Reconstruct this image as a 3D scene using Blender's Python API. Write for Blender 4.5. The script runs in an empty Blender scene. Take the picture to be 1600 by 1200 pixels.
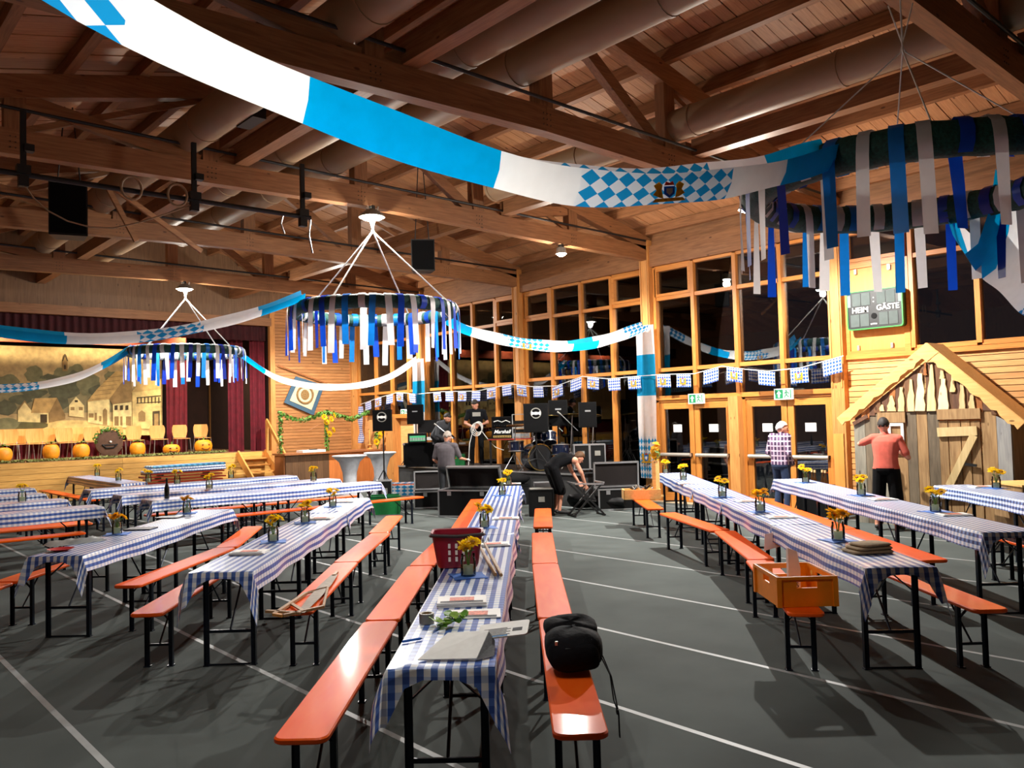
import bpy, math, random
import numpy as np
from mathutils import Vector, Matrix
random.seed(7)
S = bpy.context.scene
COL = bpy.data.collections.new('hall'); S.collection.children.link(COL)
R = math.radians
# ---------------------------------------------------------------- camera
FPX, PITCH, ROLL, YAW, CAMH = 1300.0, R(2.27), R(-1.53), R(41.37), 1.92
_fw = np.array([math.sin(YAW), math.cos(YAW), 0]); _rt = np.array([math.cos(YAW), -math.sin(YAW), 0]); _up = np.array([0, 0, 1.0])
_F = _fw*math.cos(PITCH) + _up*math.sin(PITCH); _u1 = -_fw*math.sin(PITCH) + _up*math.cos(PITCH)
_X = _rt*math.cos(ROLL) + _u1*math.sin(ROLL); _Z = -_rt*math.sin(ROLL) + _u1*math.cos(ROLL)
cam_d = bpy.data.cameras.new('camera'); cam = bpy.data.objects.new('camera', cam_d); COL.objects.link(cam)
cam_d.sensor_width = 36; cam_d.lens = 36*FPX/1600; cam_d.clip_start = .05; cam_d.clip_end = 200
m4 = Matrix.Identity(4)
for i in range(3):
    m4[i][0] = _X[i]; m4[i][1] = _Z[i]; m4[i][2] = -_F[i]
m4[2][3] = CAMH
cam.matrix_world = m4; S.camera = cam
# ---------------------------------------------------------------- world (night outside) and exposure
W = bpy.data.worlds.new('night'); S.world = W; W.use_nodes = True
W.node_tree.nodes['Background'].inputs[0].default_value = (.010, .012, .018, 1); W.node_tree.nodes['Background'].inputs[1].default_value = .35
S.view_settings.view_transform = 'Standard'; S.view_settings.look = 'None'; S.view_settings.gamma = 1
S.view_settings.exposure = 0.52; S.view_settings.use_curve_mapping = False
S.cycles.max_bounces = 7; S.cycles.diffuse_bounces = 4; S.cycles.glossy_bounces = 4; S.cycles.transparent_max_bounces = 10
FLOOD_W, SPILL_W = 900.0, 150.0; STAGE_W = 430.0      # hall floodlights: downward beam, sideways spill
# survey helpers: the room position of a point of the survey on a known plane
def _ray(px, py): return _F + _X*(px-800)/FPX - _Z*(py-600)/FPX
def onz(px, py, z):
    r = _ray(px, py); t = (z-CAMH)/r[2]; return Vector((r[0]*t, r[1]*t, z))
def onx(px, py, x):
    r = _ray(px, py); t = x/r[0]; return Vector((x, r[1]*t, CAMH+r[2]*t))
def ony(px, py, y):
    r = _ray(px, py); t = y/r[1]; return Vector((r[0]*t, y, CAMH+r[2]*t))
def atd(px, py, d):
    r = _ray(px, py)*d; return Vector((r[0], r[1], CAMH+r[2]))
ROW = YAW + R(.68)
TU = Vector((math.sin(ROW), math.cos(ROW), 0)); TV = Vector((math.cos(ROW), -math.sin(ROW), 0))
def RC(u, v, z=0.0): return TU*u + TV*v + Vector((0, 0, z))
RT = Vector(_rt); FW = Vector(_fw)
# ---------------------------------------------------------------- materials
def srgb(r, g, b):
    f = lambda c: (c/255/12.92) if c/255 <= .04045 else ((c/255+.055)/1.055)**2.4
    return (f(r), f(g), f(b), 1)
def newmat(name):
    m = bpy.data.materials.new(name); m.use_nodes = True
    nt = m.node_tree; return m, nt, nt.nodes['Principled BSDF']
def N(nt, t, **kw):
    n = nt.nodes.new(t)
    for k, v in kw.items():
        if k.startswith('i_'): n.inputs[k[2:].replace('_', ' ')].default_value = v
        else: setattr(n, k, v)
    return n
def mat(name, col, rough=.6, metal=0, var=.12, scale=12, bump=0, spec=.5, coat=0, emit=0, trans=0):
    m, nt, b = newmat(name)
    b.inputs['Roughness'].default_value = rough; b.inputs['Metallic'].default_value = metal
    b.inputs['Specular IOR Level'].default_value = spec; b.inputs['Coat Weight'].default_value = coat
    c = col if len(col) == 4 else srgb(*col)
    tc = N(nt, 'ShaderNodeTexCoord'); nz = N(nt, 'ShaderNodeTexNoise'); nz.inputs['Scale'].default_value = scale; nz.inputs['Detail'].default_value = 4
    nt.links.new(tc.outputs['Object'], nz.inputs['Vector'])
    rp = N(nt, 'ShaderNodeValToRGB')
    rp.color_ramp.elements[0].position = .3; rp.color_ramp.elements[1].position = .7
    rp.color_ramp.elements[0].color = tuple(x*(1-var) for x in c[:3])+(1,); rp.color_ramp.elements[1].color = tuple(min(1, x*(1+var)) for x in c[:3])+(1,)
    nt.links.new(nz.outputs['Fac'], rp.inputs['Fac']); nt.links.new(rp.outputs['Color'], b.inputs['Base Color'])
    if bump:
        bp = N(nt, 'ShaderNodeBump'); bp.inputs['Strength'].default_value = bump; bp.inputs['Distance'].default_value = .01
        nt.links.new(nz.outputs['Fac'], bp.inputs['Height']); nt.links.new(bp.outputs['Normal'], b.inputs['Normal'])
    if emit:
        b.inputs['Emission Color'].default_value = c; b.inputs['Emission Strength'].default_value = emit
    if trans:
        tr = N(nt, 'ShaderNodeBsdfTranslucent'); nt.links.new(rp.outputs['Color'], tr.inputs['Color'])
        mx = N(nt, 'ShaderNodeMixShader'); mx.inputs[0].default_value = trans
        nt.links.new(b.outputs[0], mx.inputs[1]); nt.links.new(tr.outputs[0], mx.inputs[2])
        nt.links.new(mx.outputs[0], nt.nodes['Material Output'].inputs['Surface'])
    return m
def wood(name, c1, c2, axis=1, scale=3.0, rough=.55, stretch=14, knots=True, coat=0, spec=.4):
    """grain runs along the given local axis"""
    m, nt, b = newmat(name); b.inputs['Roughness'].default_value = rough; b.inputs['Coat Weight'].default_value = coat
    b.inputs['Specular IOR Level'].default_value = spec
    tc = N(nt, 'ShaderNodeTexCoord'); oi = N(nt, 'ShaderNodeObjectInfo')
    mp = N(nt, 'ShaderNodeMapping'); sc = [stretch]*3; sc[axis] = 1.0; mp.inputs['Scale'].default_value = sc
    ad = N(nt, 'ShaderNodeVectorMath', operation='ADD'); ml = N(nt, 'ShaderNodeMath', operation='MULTIPLY'); ml.inputs[1].default_value = 37.0
    nt.links.new(oi.outputs['Random'], ml.inputs[0]); nt.links.new(tc.outputs['Object'], ad.inputs[0]); nt.links.new(ml.outputs[0], ad.inputs[1])
    nt.links.new(ad.outputs[0], mp.inputs['Vector'])
    nz = N(nt, 'ShaderNodeTexNoise'); nz.inputs['Scale'].default_value = scale; nz.inputs['Detail'].default_value = 6; nz.inputs['Distortion'].default_value = .6
    nt.links.new(mp.outputs[0], nz.inputs['Vector'])
    rp = N(nt, 'ShaderNodeValToRGB'); e = rp.color_ramp.elements
    e[0].position = .32; e[1].position = .68; e[0].color = srgb(*c1); e[1].color = srgb(*c2)
    nt.links.new(nz.outputs['Fac'], rp.inputs['Fac'])
    hv = N(nt, 'ShaderNodeHueSaturation'); mr = N(nt, 'ShaderNodeMapRange'); mr.inputs['To Min'].default_value = .86; mr.inputs['To Max'].default_value = 1.12
    nt.links.new(oi.outputs['Random'], mr.inputs['Value']); nt.links.new(mr.outputs[0], hv.inputs['Value']); nt.links.new(rp.outputs[0], hv.inputs['Color'])
    out = hv.outputs[0]
    if knots:
        vo = N(nt, 'ShaderNodeTexVoronoi'); vo.inputs['Scale'].default_value = 2.2; mp2 = N(nt, 'ShaderNodeMapping'); s2 = [2.2]*3; s2[axis] = .9; mp2.inputs['Scale'].default_value = s2
        nt.links.new(ad.outputs[0], mp2.inputs[0]); nt.links.new(mp2.outputs[0], vo.inputs['Vector'])
        r2 = N(nt, 'ShaderNodeValToRGB'); r2.color_ramp.elements[0].position = .05; r2.color_ramp.elements[1].position = .09
        r2.color_ramp.elements[0].color = (.35, .3, .28, 1); r2.color_ramp.elements[1].color = (1, 1, 1, 1)
        nt.links.new(vo.outputs['Distance'], r2.inputs[0])
        mx = N(nt, 'ShaderNodeMix', data_type='RGBA', blend_type='MULTIPLY'); mx.inputs[0].default_value = 1
        nt.links.new(out, mx.inputs[6]); nt.links.new(r2.outputs[0], mx.inputs[7]); out = mx.outputs[2]
    nt.links.new(out, b.inputs['Base Color'])
    bp = N(nt, 'ShaderNodeBump'); bp.inputs['Strength'].default_value = .15; bp.inputs['Distance'].default_value = .004
    nt.links.new(nz.outputs['Fac'], bp.inputs['Height']); nt.links.new(bp.outputs[0], b.inputs['Normal'])
    return m
def uvpat(nt):
    uv = N(nt, 'ShaderNodeUVMap'); sp = N(nt, 'ShaderNodeSeparateXYZ'); nt.links.new(uv.outputs[0], sp.inputs[0]); return sp
def stripe(nt, sock, period, duty=.5):
    a = N(nt, 'ShaderNodeMath', operation='DIVIDE'); a.inputs[1].default_value = period; nt.links.new(sock, a.inputs[0])
    f = N(nt, 'ShaderNodeMath', operation='FRACT'); nt.links.new(a.outputs[0], f.inputs[0])
    l = N(nt, 'ShaderNodeMath', operation='LESS_THAN'); l.inputs[1].default_value = duty; nt.links.new(f.outputs[0], l.inputs[0])
    return l.outputs[0]
def gingham(name, period=.066, blue=(84, 120, 196), mid=(200, 214, 240), dark=(54, 88, 166), white=(246, 248, 250), rough=.33):
    m, nt, b = newmat(name); b.inputs['Roughness'].default_value = rough; b.inputs['Coat Weight'].default_value = .15
    sp = uvpat(nt); s1 = stripe(nt, sp.outputs[0], period); s2 = stripe(nt, sp.outputs[1], period)
    m1 = N(nt, 'ShaderNodeMix', data_type='RGBA'); m1.inputs[6].default_value = srgb(*white); m1.inputs[7].default_value = srgb(*blue); nt.links.new(s1, m1.inputs[0])
    m2 = N(nt, 'ShaderNodeMix', data_type='RGBA'); m2.inputs[6].default_value = srgb(*mid); m2.inputs[7].default_value = srgb(*dark); nt.links.new(s1, m2.inputs[0])
    m3 = N(nt, 'ShaderNodeMix', data_type='RGBA'); nt.links.new(s2, m3.inputs[0]); nt.links.new(m1.outputs[2], m3.inputs[6]); nt.links.new(m2.outputs[2], m3.inputs[7])
    nt.links.new(m3.outputs[2], b.inputs['Base Color'])
    return m
def lozenge(name, pu=.10, pv=.16, trans=.35, blue=(20, 120, 205)):
    m, nt, b = newmat(name); b.inputs['Roughness'].default_value = .7
    sp = uvpat(nt)
    def ax(sgn):
        a = N(nt, 'ShaderNodeMath', operation='DIVIDE'); a.inputs[1].default_value = pu; nt.links.new(sp.outputs[0], a.inputs[0])
        c = N(nt, 'ShaderNodeMath', operation='DIVIDE'); c.inputs[1].default_value = pv*sgn; nt.links.new(sp.outputs[1], c.inputs[0])
        s = N(nt, 'ShaderNodeMath', operation='ADD'); nt.links.new(a.outputs[0], s.inputs[0]); nt.links.new(c.outputs[0], s.inputs[1])
        f = N(nt, 'ShaderNodeMath', operation='FRACT'); nt.links.new(s.outputs[0], f.inputs[0])
        l = N(nt, 'ShaderNodeMath', operation='LESS_THAN'); l.inputs[1].default_value = .5; nt.links.new(f.outputs[0], l.inputs[0]); return l.outputs[0]
    a, c = ax(1), ax(-1)
    x = N(nt, 'ShaderNodeMath', operation='COMPARE'); x.inputs[2].default_value = .1; nt.links.new(a, x.inputs[0]); nt.links.new(c, x.inputs[1])
    mx = N(nt, 'ShaderNodeMix', data_type='RGBA'); mx.inputs[6].default_value = srgb(238, 240, 244); mx.inputs[7].default_value = srgb(*blue); nt.links.new(x.outputs[0], mx.inputs[0])
    nt.links.new(mx.outputs[2], b.inputs['Base Color'])
    tr = N(nt, 'ShaderNodeBsdfTranslucent'); nt.links.new(mx.outputs[2], tr.inputs[0]); ms = N(nt, 'ShaderNodeMixShader'); ms.inputs[0].default_value = trans
    nt.links.new(b.outputs[0], ms.inputs[1]); nt.links.new(tr.outputs[0], ms.inputs[2]); nt.links.new(ms.outputs[0], nt.nodes['Material Output'].inputs[0])
    return m
def glassmat(name, ior=1.75, tint=(.97, .98, .97, 1)):
    m, nt, b = newmat(name); nt.nodes.remove(b)
    t = N(nt, 'ShaderNodeBsdfTransparent'); t.inputs[0].default_value = tint; g = N(nt, 'ShaderNodeBsdfGlossy'); g.inputs['Roughness'].default_value = .0
    fr = N(nt, 'ShaderNodeFresnel'); fr.inputs[0].default_value = ior; mx = N(nt, 'ShaderNodeMixShader')
    nt.links.new(fr.outputs[0], mx.inputs[0]); nt.links.new(t.outputs[0], mx.inputs[1]); nt.links.new(g.outputs[0], mx.inputs[2])
    nt.links.new(mx.outputs[0], nt.nodes['Material Output'].inputs[0]); return m
def emis(name, col, k):
    m, nt, b = newmat(name); b.inputs['Base Color'].default_value = col; b.inputs['Emission Color'].default_value = col; b.inputs['Emission Strength'].default_value = k; return m
M = {}
M['timber'] = wood('glulam timber', (132, 88, 54), (162, 112, 72), axis=0, scale=2.5)
M['timber_y'] = wood('purlin timber', (124, 82, 50), (154, 106, 68), axis=1, scale=2.5)
M['timber_z'] = wood('post timber', (184, 122, 62), (212, 150, 82), axis=2, scale=2.5)
M['board'] = wood('roof board', (172, 120, 80), (198, 146, 102), axis=0, scale=3)
M['frame_y'] = wood('window frame timber', (188, 116, 50), (210, 138, 64), axis=1, scale=3, knots=False, rough=.4)
M['frame_z'] = wood('mullion timber', (188, 116, 50), (210, 138, 64), axis=2, scale=3, knots=False, rough=.4)
M['siding_y'] = wood('siding board', (214, 150, 88), (236, 176, 112), axis=1, scale=3)
M['siding_x'] = wood('siding board x', (164, 108, 60), (194, 136, 82), axis=0, scale=3)
M['panel'] = wood('ochre panel', (214, 142, 66), (224, 152, 74), axis=2, scale=1.5, knots=False, rough=.5)
M['wallwood'] = wood('plain wall wood', (112, 82, 56), (134, 100, 70), axis=2, scale=2)
M['stagewood'] = wood('stage front wood', (206, 150, 72), (232, 178, 96), axis=0, scale=3)
M['stair'] = wood('stair wood', (206, 140, 66), (230, 166, 88), axis=0, scale=3)
M['chairwood'] = wood('chair ply', (214, 150, 84), (232, 172, 104), axis=2, scale=3, knots=False, rough=.4)
M['counter'] = wood('counter wood', (150, 92, 52), (178, 112, 66), axis=2, scale=3, knots=False)
M['glass'] = glassmat('window glass')
M['jar'] = glassmat('jar glass', 1.45, (.97, .98, .96, 1))
M['duct'] = mat('duct sheet', (150, 124, 94), .55, .0, .05, 3)
M['black'] = mat('black paint', (16, 16, 17), .5, 0, .2, 20)
M['steel'] = mat('bright steel', (190, 190, 190), .3, .9, .05, 20)
M['alu'] = mat('aluminium', (190, 192, 194), .35, .8, .05, 20)
M['grey'] = mat('grey metal', (150, 148, 140), .45, .3, .08, 20)
M['leg'] = mat('blue black steel leg', (24, 32, 46), .35, .5, .25, 30)
M['white'] = mat('white cloth', (244, 244, 244), .75, 0, .03, 10, trans=.6)
M['bblue'] = mat('blue cloth', (0, 162, 220), .7, 0, .06, 10, trans=.6)
M['lozenge'] = lozenge('lozenge cloth', .16, .30, .55, (26, 150, 210))
M['flagcloth'] = lozenge('flag cloth', .115, .13, .25, (14, 84, 196))
M['paper'] = mat('white paper', (242, 240, 236), .6, 0, .03, 20)
M['greyfab'] = mat('grey fabric', (88, 86, 90), .9, 0, .12, 40)
M['lampglow'] = emis('lamp glass glow', (1, .95, .85, 1), 60)
# ---------------------------------------------------------------- mesh builder
class MB:
    def __init__(s): s.v = []; s.f = []; s.m = []; s.uv = []
    def _add(s, vs, fs, mi=0, uvs=None):
        o = len(s.v); s.v += [tuple(v) for v in vs]
        for k, f in enumerate(fs):
            s.f.append([o+i for i in f]); s.m.append(mi); s.uv.append(uvs[k] if uvs else None)
        return s
    def box(s, c, d, rot=None, mi=0):
        hx, hy, hz = d[0]/2, d[1]/2, d[2]/2; c = Vector(c)
        vs = [Vector((x, y, z)) for x in (-hx, hx) for y in (-hy, hy) for z in (-hz, hz)]
        if rot is not None: vs = [rot @ v for v in vs]
        return s._add([c+v for v in vs], [(0, 1, 3, 2), (4, 6, 7, 5), (0, 4, 5, 1), (2, 3, 7, 6), (0, 2, 6, 4), (1, 5, 7, 3)], mi)
    def b2(s, a, b, mi=0):
        return s.box([(a[i]+b[i])/2 for i in range(3)], [abs(b[i]-a[i]) for i in range(3)], None, mi)
    def beam(s, p0, p1, w, h, up=(0, 0, 1), mi=0):
        p0, p1 = Vector(p0), Vector(p1); d = (p1-p0); L = d.length; d.normalize(); up = Vector(up)
        x = d.cross(up)
        if x.length < 1e-4: x = d.cross(Vector((1, 0, 0)))
        x.normalize(); z = x.cross(d)
        r = Matrix((x, d, z)).transposed()
        return s.box((p0+p1)/2, (w, L, h), r, mi)
    def tube(s, pts, r, n=8, closed=False, mi=0, flat=1.0):
        pts = [Vector(p) for p in pts]; k = len(pts); rs = r if isinstance(r, (list, tuple)) else [r]*k
        vs = []; prev = None
        for i in range(k):
            a = pts[(i-1) % k] if (closed or i > 0) else pts[i]; b = pts[(i+1) % k] if (closed or i < k-1) else pts[i]
            d = (b-a); d = d.normalized() if d.length > 1e-9 else Vector((0, 0, 1))
            if prev is None: x = d.orthogonal().normalized()
            else:
                x = prev - d*prev.dot(d); x = x.normalized() if x.length > 1e-6 else d.orthogonal().normalized()
            prev = x; y = d.cross(x)
            vs += [pts[i] + (x*math.cos(q) + y*math.sin(q)*flat)*rs[i] for q in [2*math.pi*j/n for j in range(n)]]
        fs = []
        for i in range(k if closed else k-1):
            for j in range(n):
                a, b = i*n+j, i*n+(j+1) % n; c, d2 = ((i+1) % k)*n+(j+1) % n, ((i+1) % k)*n+j
                fs.append((a, b, c, d2))
        if not closed: fs += [tuple(range(n-1, -1, -1)), tuple((k-1)*n+j for j in range(n))]
        return s._add(vs, fs, mi)
    def lathe(s, prof, n=16, c=(0, 0, 0), mi=0, rot=None, cap=True, sx=1, sy=1):
        c = Vector(c); vs = []
        for r, z in prof:
            for j in range(n):
                q = 2*math.pi*j/n; p = Vector((r*math.cos(q)*sx, r*math.sin(q)*sy, z)); vs.append(c + (rot @ p if rot else p))
        k = len(prof); fs = [(i*n+j, i*n+(j+1) % n, (i+1)*n+(j+1) % n, (i+1)*n+j) for i in range(k-1) for j in range(n)]
        if cap: fs += [tuple(range(n-1, -1, -1)), tuple((k-1)*n+j for j in range(n))]
        return s._add(vs, fs, mi)
    def ball(s, c, r, n=10, mi=0, rot=None):
        r = (r, r, r) if not isinstance(r, (list, tuple)) else r
        k = max(4, n//2+1); prof = [(max(.001, math.sin(math.pi*i/k)), -math.cos(math.pi*i/k)) for i in range(k+1)]
        c = Vector(c); vs = []
        for a, z in prof:
            for j in range(n):
                q = 2*math.pi*j/n; p = Vector((a*math.cos(q)*r[0], a*math.sin(q)*r[1], z*r[2])); vs.append(c + (rot @ p if rot else p))
        fs = [(i*n+j, i*n+(j+1) % n, (i+1)*n+(j+1) % n, (i+1)*n+j) for i in range(k) for j in range(n)]
        fs += [tuple(range(n-1, -1, -1)), tuple(k*n+j for j in range(n))]
        return s._add(vs, fs, mi)
    def prism(s, poly, a, b, plane='xy', mi=0):
        def P(p, w):
            return {'xy': (p[0], p[1], w), 'yz': (w, p[0], p[1]), 'xz': (p[0], w, p[1])}[plane]
        n = len(poly); vs = [P(p, a) for p in poly] + [P(p, b) for p in poly]
        fs = [tuple(range(n-1, -1, -1)), tuple(range(n, 2*n))] + [(i, (i+1) % n, n+(i+1) % n, n+i) for i in range(n)]
        return s._add(vs, fs, mi)
    def mesh(s, name, mats, smooth=None):
        me = bpy.data.meshes.new(name); me.from_pydata(s.v, [], s.f)
        for m in (mats if isinstance(mats, (list, tuple)) else [mats]): me.materials.append(M[m] if isinstance(m, str) else m)
        me.polygons.foreach_set('material_index', s.m)
        if any(u is not None for u in s.uv):
            ul = me.uv_layers.new(name='UVMap'); k = 0
            for u, f in zip(s.uv, s.f):
                for j in range(len(f)): ul.data[k].uv = u[j] if u else (0, 0); k += 1
        if smooth is not None:
            me.shade_smooth(); me.set_sharp_from_angle(angle=R(smooth))
        me.validate(); return me
    def build(s, name, mats, parent=None, smooth=None, loc=None, rz=0, label=None):
        o = bpy.data.objects.new(name, s.mesh(name, mats, smooth)); COL.objects.link(o)
        if parent: o.parent = parent
        if loc is not None: o.location = loc
        if rz: o.rotation_euler = (0, 0, rz)
        if label: o['label'] = label
        return o
def inst(name, me, parent=None, loc=(0, 0, 0), rz=0, scale=None):
    o = bpy.data.objects.new(name, me); COL.objects.link(o)
    if parent: o.parent = parent
    o.location = loc; o.rotation_euler = (0, 0, rz)
    if scale: o.scale = scale
    return o
def thing(name, label, cat, loc=(0, 0, 0), rz=0, group=None):
    o = bpy.data.objects.new(name, None); COL.objects.link(o); o.empty_display_size = .1
    o.location = loc; o.rotation_euler = (0, 0, rz); o['label'] = label; o['category'] = cat
    if group: o['group'] = group
    return o
def tag(o, label, cat, group=None):
    o['label'] = label; o['category'] = cat
    if group: o['group'] = group
    return o
def struct(name, loc=(0, 0, 0)):
    o = bpy.data.objects.new(name, None); COL.objects.link(o); o.location = loc; o['kind'] = 'structure'; o.empty_display_size = .1; return o
def dup(o, parent=None):
    c = o.copy(); COL.objects.link(c); c.parent = parent
    for ch in list(o.children): dup(ch, c)
    return c
def frect(w, l, r, n=4):
    """rounded rectangle outline"""
    p = []
    for cx, cy, a0 in ((w/2-r, l/2-r, 0), (-w/2+r, l/2-r, 90), (-w/2+r, -l/2+r, 180), (w/2-r, -l/2+r, 270)):
        for i in range(n+1):
            a = R(a0+90*i/n); p.append((cx+r*math.cos(a), cy+r*math.sin(a)))
    return p
def slab(mb, outline, z0, z1, bev, mi=0):
    """plate with bevelled top and bottom rims"""
    n = len(outline); cx = sum(p[0] for p in outline)/n; cy = sum(p[1] for p in outline)/n
    def ins(p, d):
        v = Vector((p[0]-cx, p[1]-cy)); f = []
        return p[0]-math.copysign(min(d, abs(v.x)), v.x), p[1]-math.copysign(min(d, abs(v.y)), v.y)
    vs = [(*ins(p, bev), z0) for p in outline] + [(*p, z0+bev) for p in outline] + [(*p, z1-bev) for p in outline] + [(*ins(p, bev), z1) for p in outline]
    fs = [tuple(range(n-1, -1, -1)), tuple(range(3*n, 4*n))]
    for k in range(3): fs += [(k*n+i, k*n+(i+1) % n, (k+1)*n+(i+1) % n, (k+1)*n+i) for i in range(n)]
    return mb._add(vs, fs, mi)
def text_mesh(txt, size, shear=0, bold=0):
    cu = bpy.data.curves.new('lettering', 'FONT'); cu.body = txt; cu.size = size; cu.align_x = 'CENTER'; cu.align_y = 'CENTER'; cu.shear = shear; cu.offset = bold; cu.extrude = .002; cu.resolution_u = 3
    o = bpy.data.objects.new('lettering_tmp', cu); COL.objects.link(o)
    bpy.context.view_layer.update()
    me = bpy.data.meshes.new_from_object(o.evaluated_get(bpy.context.evaluated_depsgraph_get()))
    bpy.data.objects.remove(o); return me
def lettering(txt, size, material, parent, loc, rot, name='lettering', shear=0, bold=0):
    me = text_mesh(txt, size, shear, bold); me.materials.clear(); me.materials.append(M[material] if isinstance(material, str) else material)
    o = bpy.data.objects.new(name, me); COL.objects.link(o); o.parent = parent; o.location = loc; o.rotation_euler = rot; return o
ORD = ['first', 'second', 'third', 'fourth', 'fifth', 'sixth', 'seventh', 'eighth', 'ninth', 'tenth', 'eleventh', 'twelfth']
# ================================================================ structure
XW = 14.535            # inner face of the window wall
YB = 24.4              # stage wall
COLS = [-1.25, 3.05, 7.40, 11.79, 16.1, 20.5]
XR = 7.13              # ridge
M['floor'] = mat('floor covering', (81, 87, 85), .85, 0, .14, 1.3, bump=.02, spec=.12)
M['tape'] = mat('floor seam tape', (150, 154, 154), .5, 0, .15, 5)
fl = struct('floor')
sub = MB().b2((-4, -7, -.08), (16.5, 30, -.006)); sub.build('subfloor', 'floor', fl)
seams = [-1.4, 0, 1.41, 2.82, 4.14, 5.55, 6.96, 8.36, 9.76, 11.03, 12.42, 13.82]
for i in range(len(seams)-1):
    MB().b2((seams[i]+.002, -7, -.006), (seams[i+1]-.002, YB, 0)).build('floor_covering_strip', 'floor', fl)
MB().b2((-4, -7, -.006), (seams[0], YB, 0)).build('floor_covering_strip', 'floor', fl)
MB().b2((seams[-1], -7, -.006), (14.5, YB, 0)).build('floor_covering_strip', 'floor', fl)
for x in seams[1:]:
    MB().b2((x-.022, -6.9, -.002), (x+.022, 23.0, .0015)).build('seam_tape', 'tape', fl)
M['threshold'] = mat('threshold', (190, 170, 140), .6)
MB().b2((14.25, 7.3, -.002), (14.62, 24.3, .012)).build('threshold', 'threshold', fl)
# ---- plain enclosing walls outside the view
w = struct('wall_left'); MB().b2((-3.2, -7, 0), (-3.0, 30, 6.5)).build('wall_panel', 'wallwood', w)
w = struct('wall_back'); MB().b2((-3.2, -6.7, 0), (16, -6.5, 8)).build('wall_panel', 'wallwood', w)
# ---- window wall
wr = struct('wall_right')
for y in COLS:
    MB().b2((14.36, y-.125, 0), (14.62, y+.125, 5.75)).build('column', 'timber_z', wr)
    for k in (-.09, .09): MB().tube([(14.345, y+k, 2.3), (14.345, y+k, 5.3)], .012, 6).build('cable_pipe', 'timber_z', wr)
MB().b2((14.42, -6.5, 5.15), (14.66, YB, 5.62)).build('eaves_beam', 'timber_y', wr)
MB().b2((14.5, -6.5, 5.62), (14.66, YB, 6.1)).build('eaves_board', 'timber_y', wr)
def pane(parent, y0, y1, z0, z1, x=14.60):
    MB().b2((x-.006, y0, z0), (x+.006, y1, z1)).build('pane', 'glass', parent)
def muly(parent, y0, y1, z, h=.08, x0=14.52, x1=14.66, name='transom'):
    return MB().b2((x0, y0, z-h/2), (x1, y1, z+h/2)).build(name, 'frame_y', parent)
def mulz(parent, y, z0, z1, w=.085, x0=14.50, x1=14.66, name='mullion'):
    return MB().b2((x0, y-w/2, z0), (x1, y+w/2, z1)).build(name, 'frame_z', parent)
def sash(parent, y0, y1, z0, z1):
    s = MB()
    s.b2((14.5, y0, z0), (14.6, y0+.06, z1)).b2((14.5, y1-.06, z0), (14.6, y1, z1)).b2((14.5, y0+.06, z0), (14.6, y1-.06, z0+.06)).b2((14.5, y0+.06, z1-.06), (14.6, y1-.06, z1))
    s.build('sash_frame', 'frame_y', parent)
def bay(n, ya, yb, muls, rows, sashes=()):
    wn = struct('window_%d' % n)
    ys = [ya]+muls+[yb]
    for y in muls: mulz(wn, y, rows[0], rows[-1])
    mulz(wn, ya+.035, rows[0], rows[-1], .07); mulz(wn, yb-.035, rows[0], rows[-1], .07)
    for z in rows:
        for i in range(len(ys)-1): muly(wn, ys[i]+.04, ys[i+1]-.04, z)
    for i in range(len(ys)-1):
        for j in range(len(rows)-1): pane(wn, ys[i]+.03, ys[i+1]-.03, rows[j]+.03, rows[j+1]-.03)
    for i in sashes: sash(wn, ys[i]+.045, ys[i+1]-.045, rows[-2]+.04, rows[-1]-.04)
    return wn
bay(1, 7.52, 11.66, [8.57, 9.58, 10.62], [2.24, 2.86, 4.43, 5.13], (3,))
bay(2, 11.92, 15.97, [12.92, 13.91, 14.94], [.06, 2.86, 4.42, 5.13], (0, 3))
bay(3, 16.23, 20.37, [17.12, 18.11, 19.11], [.06, 2.80, 4.42, 5.13], (0,))
bay(4, 20.63, 24.3, [21.31, 22.24, 23.18], [2.05, 2.80, 4.42, 5.13])
b0 = bay(5, 3.18, 6.12, [4.02, 5.05], [2.92, 4.50, 5.13])
b6 = bay(6, 6.2, 7.27, [], [4.50, 5.13], (0,))
bay(7, -1.1, 2.9, [-.1, .9, 1.9], [2.92, 4.50, 5.13])
# bay 0: ochre panel behind the scoreboard, siding below
MB().b2((14.53, 6.22, 2.92), (14.6, 7.26, 4.46)).build('panel', 'panel', wr)
for a, b_ in (((14.5, 6.13, 2.84), (14.62, 6.23, 4.5)), ((14.5, 7.2, 2.84), (14.62, 7.29, 4.5)), ((14.5, 6.23, 2.84), (14.62, 7.2, 2.94)), ((14.5, 6.23, 4.42), (14.62, 7.2, 4.5))):
    MB().b2(a, b_).build('panel_frame', 'frame_y', wr)
for y, z in ((6.45, 2.99), (7.05, 2.99), (6.45, 4.36), (7.05, 4.36)): MB().b2((14.49, y-.02, z-.045), (14.53, y+.02, z+.045)).build('clip', 'steel', wr)
MB().b2((14.56, -6.5, 0), (14.72, 7.28, 2.9)).build('wall_backing', 'wallwood', wr)
z = .02
while z < 2.8:
    MB().b2((14.515, -6.5, z), (14.56, 7.27, z+.088)).build('siding_board', 'siding_y', wr); z += .1
MB().b2((14.46, -6.5, 2.79), (14.62, 7.27, 2.87)).build('sill', 'frame_y', wr)
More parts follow.
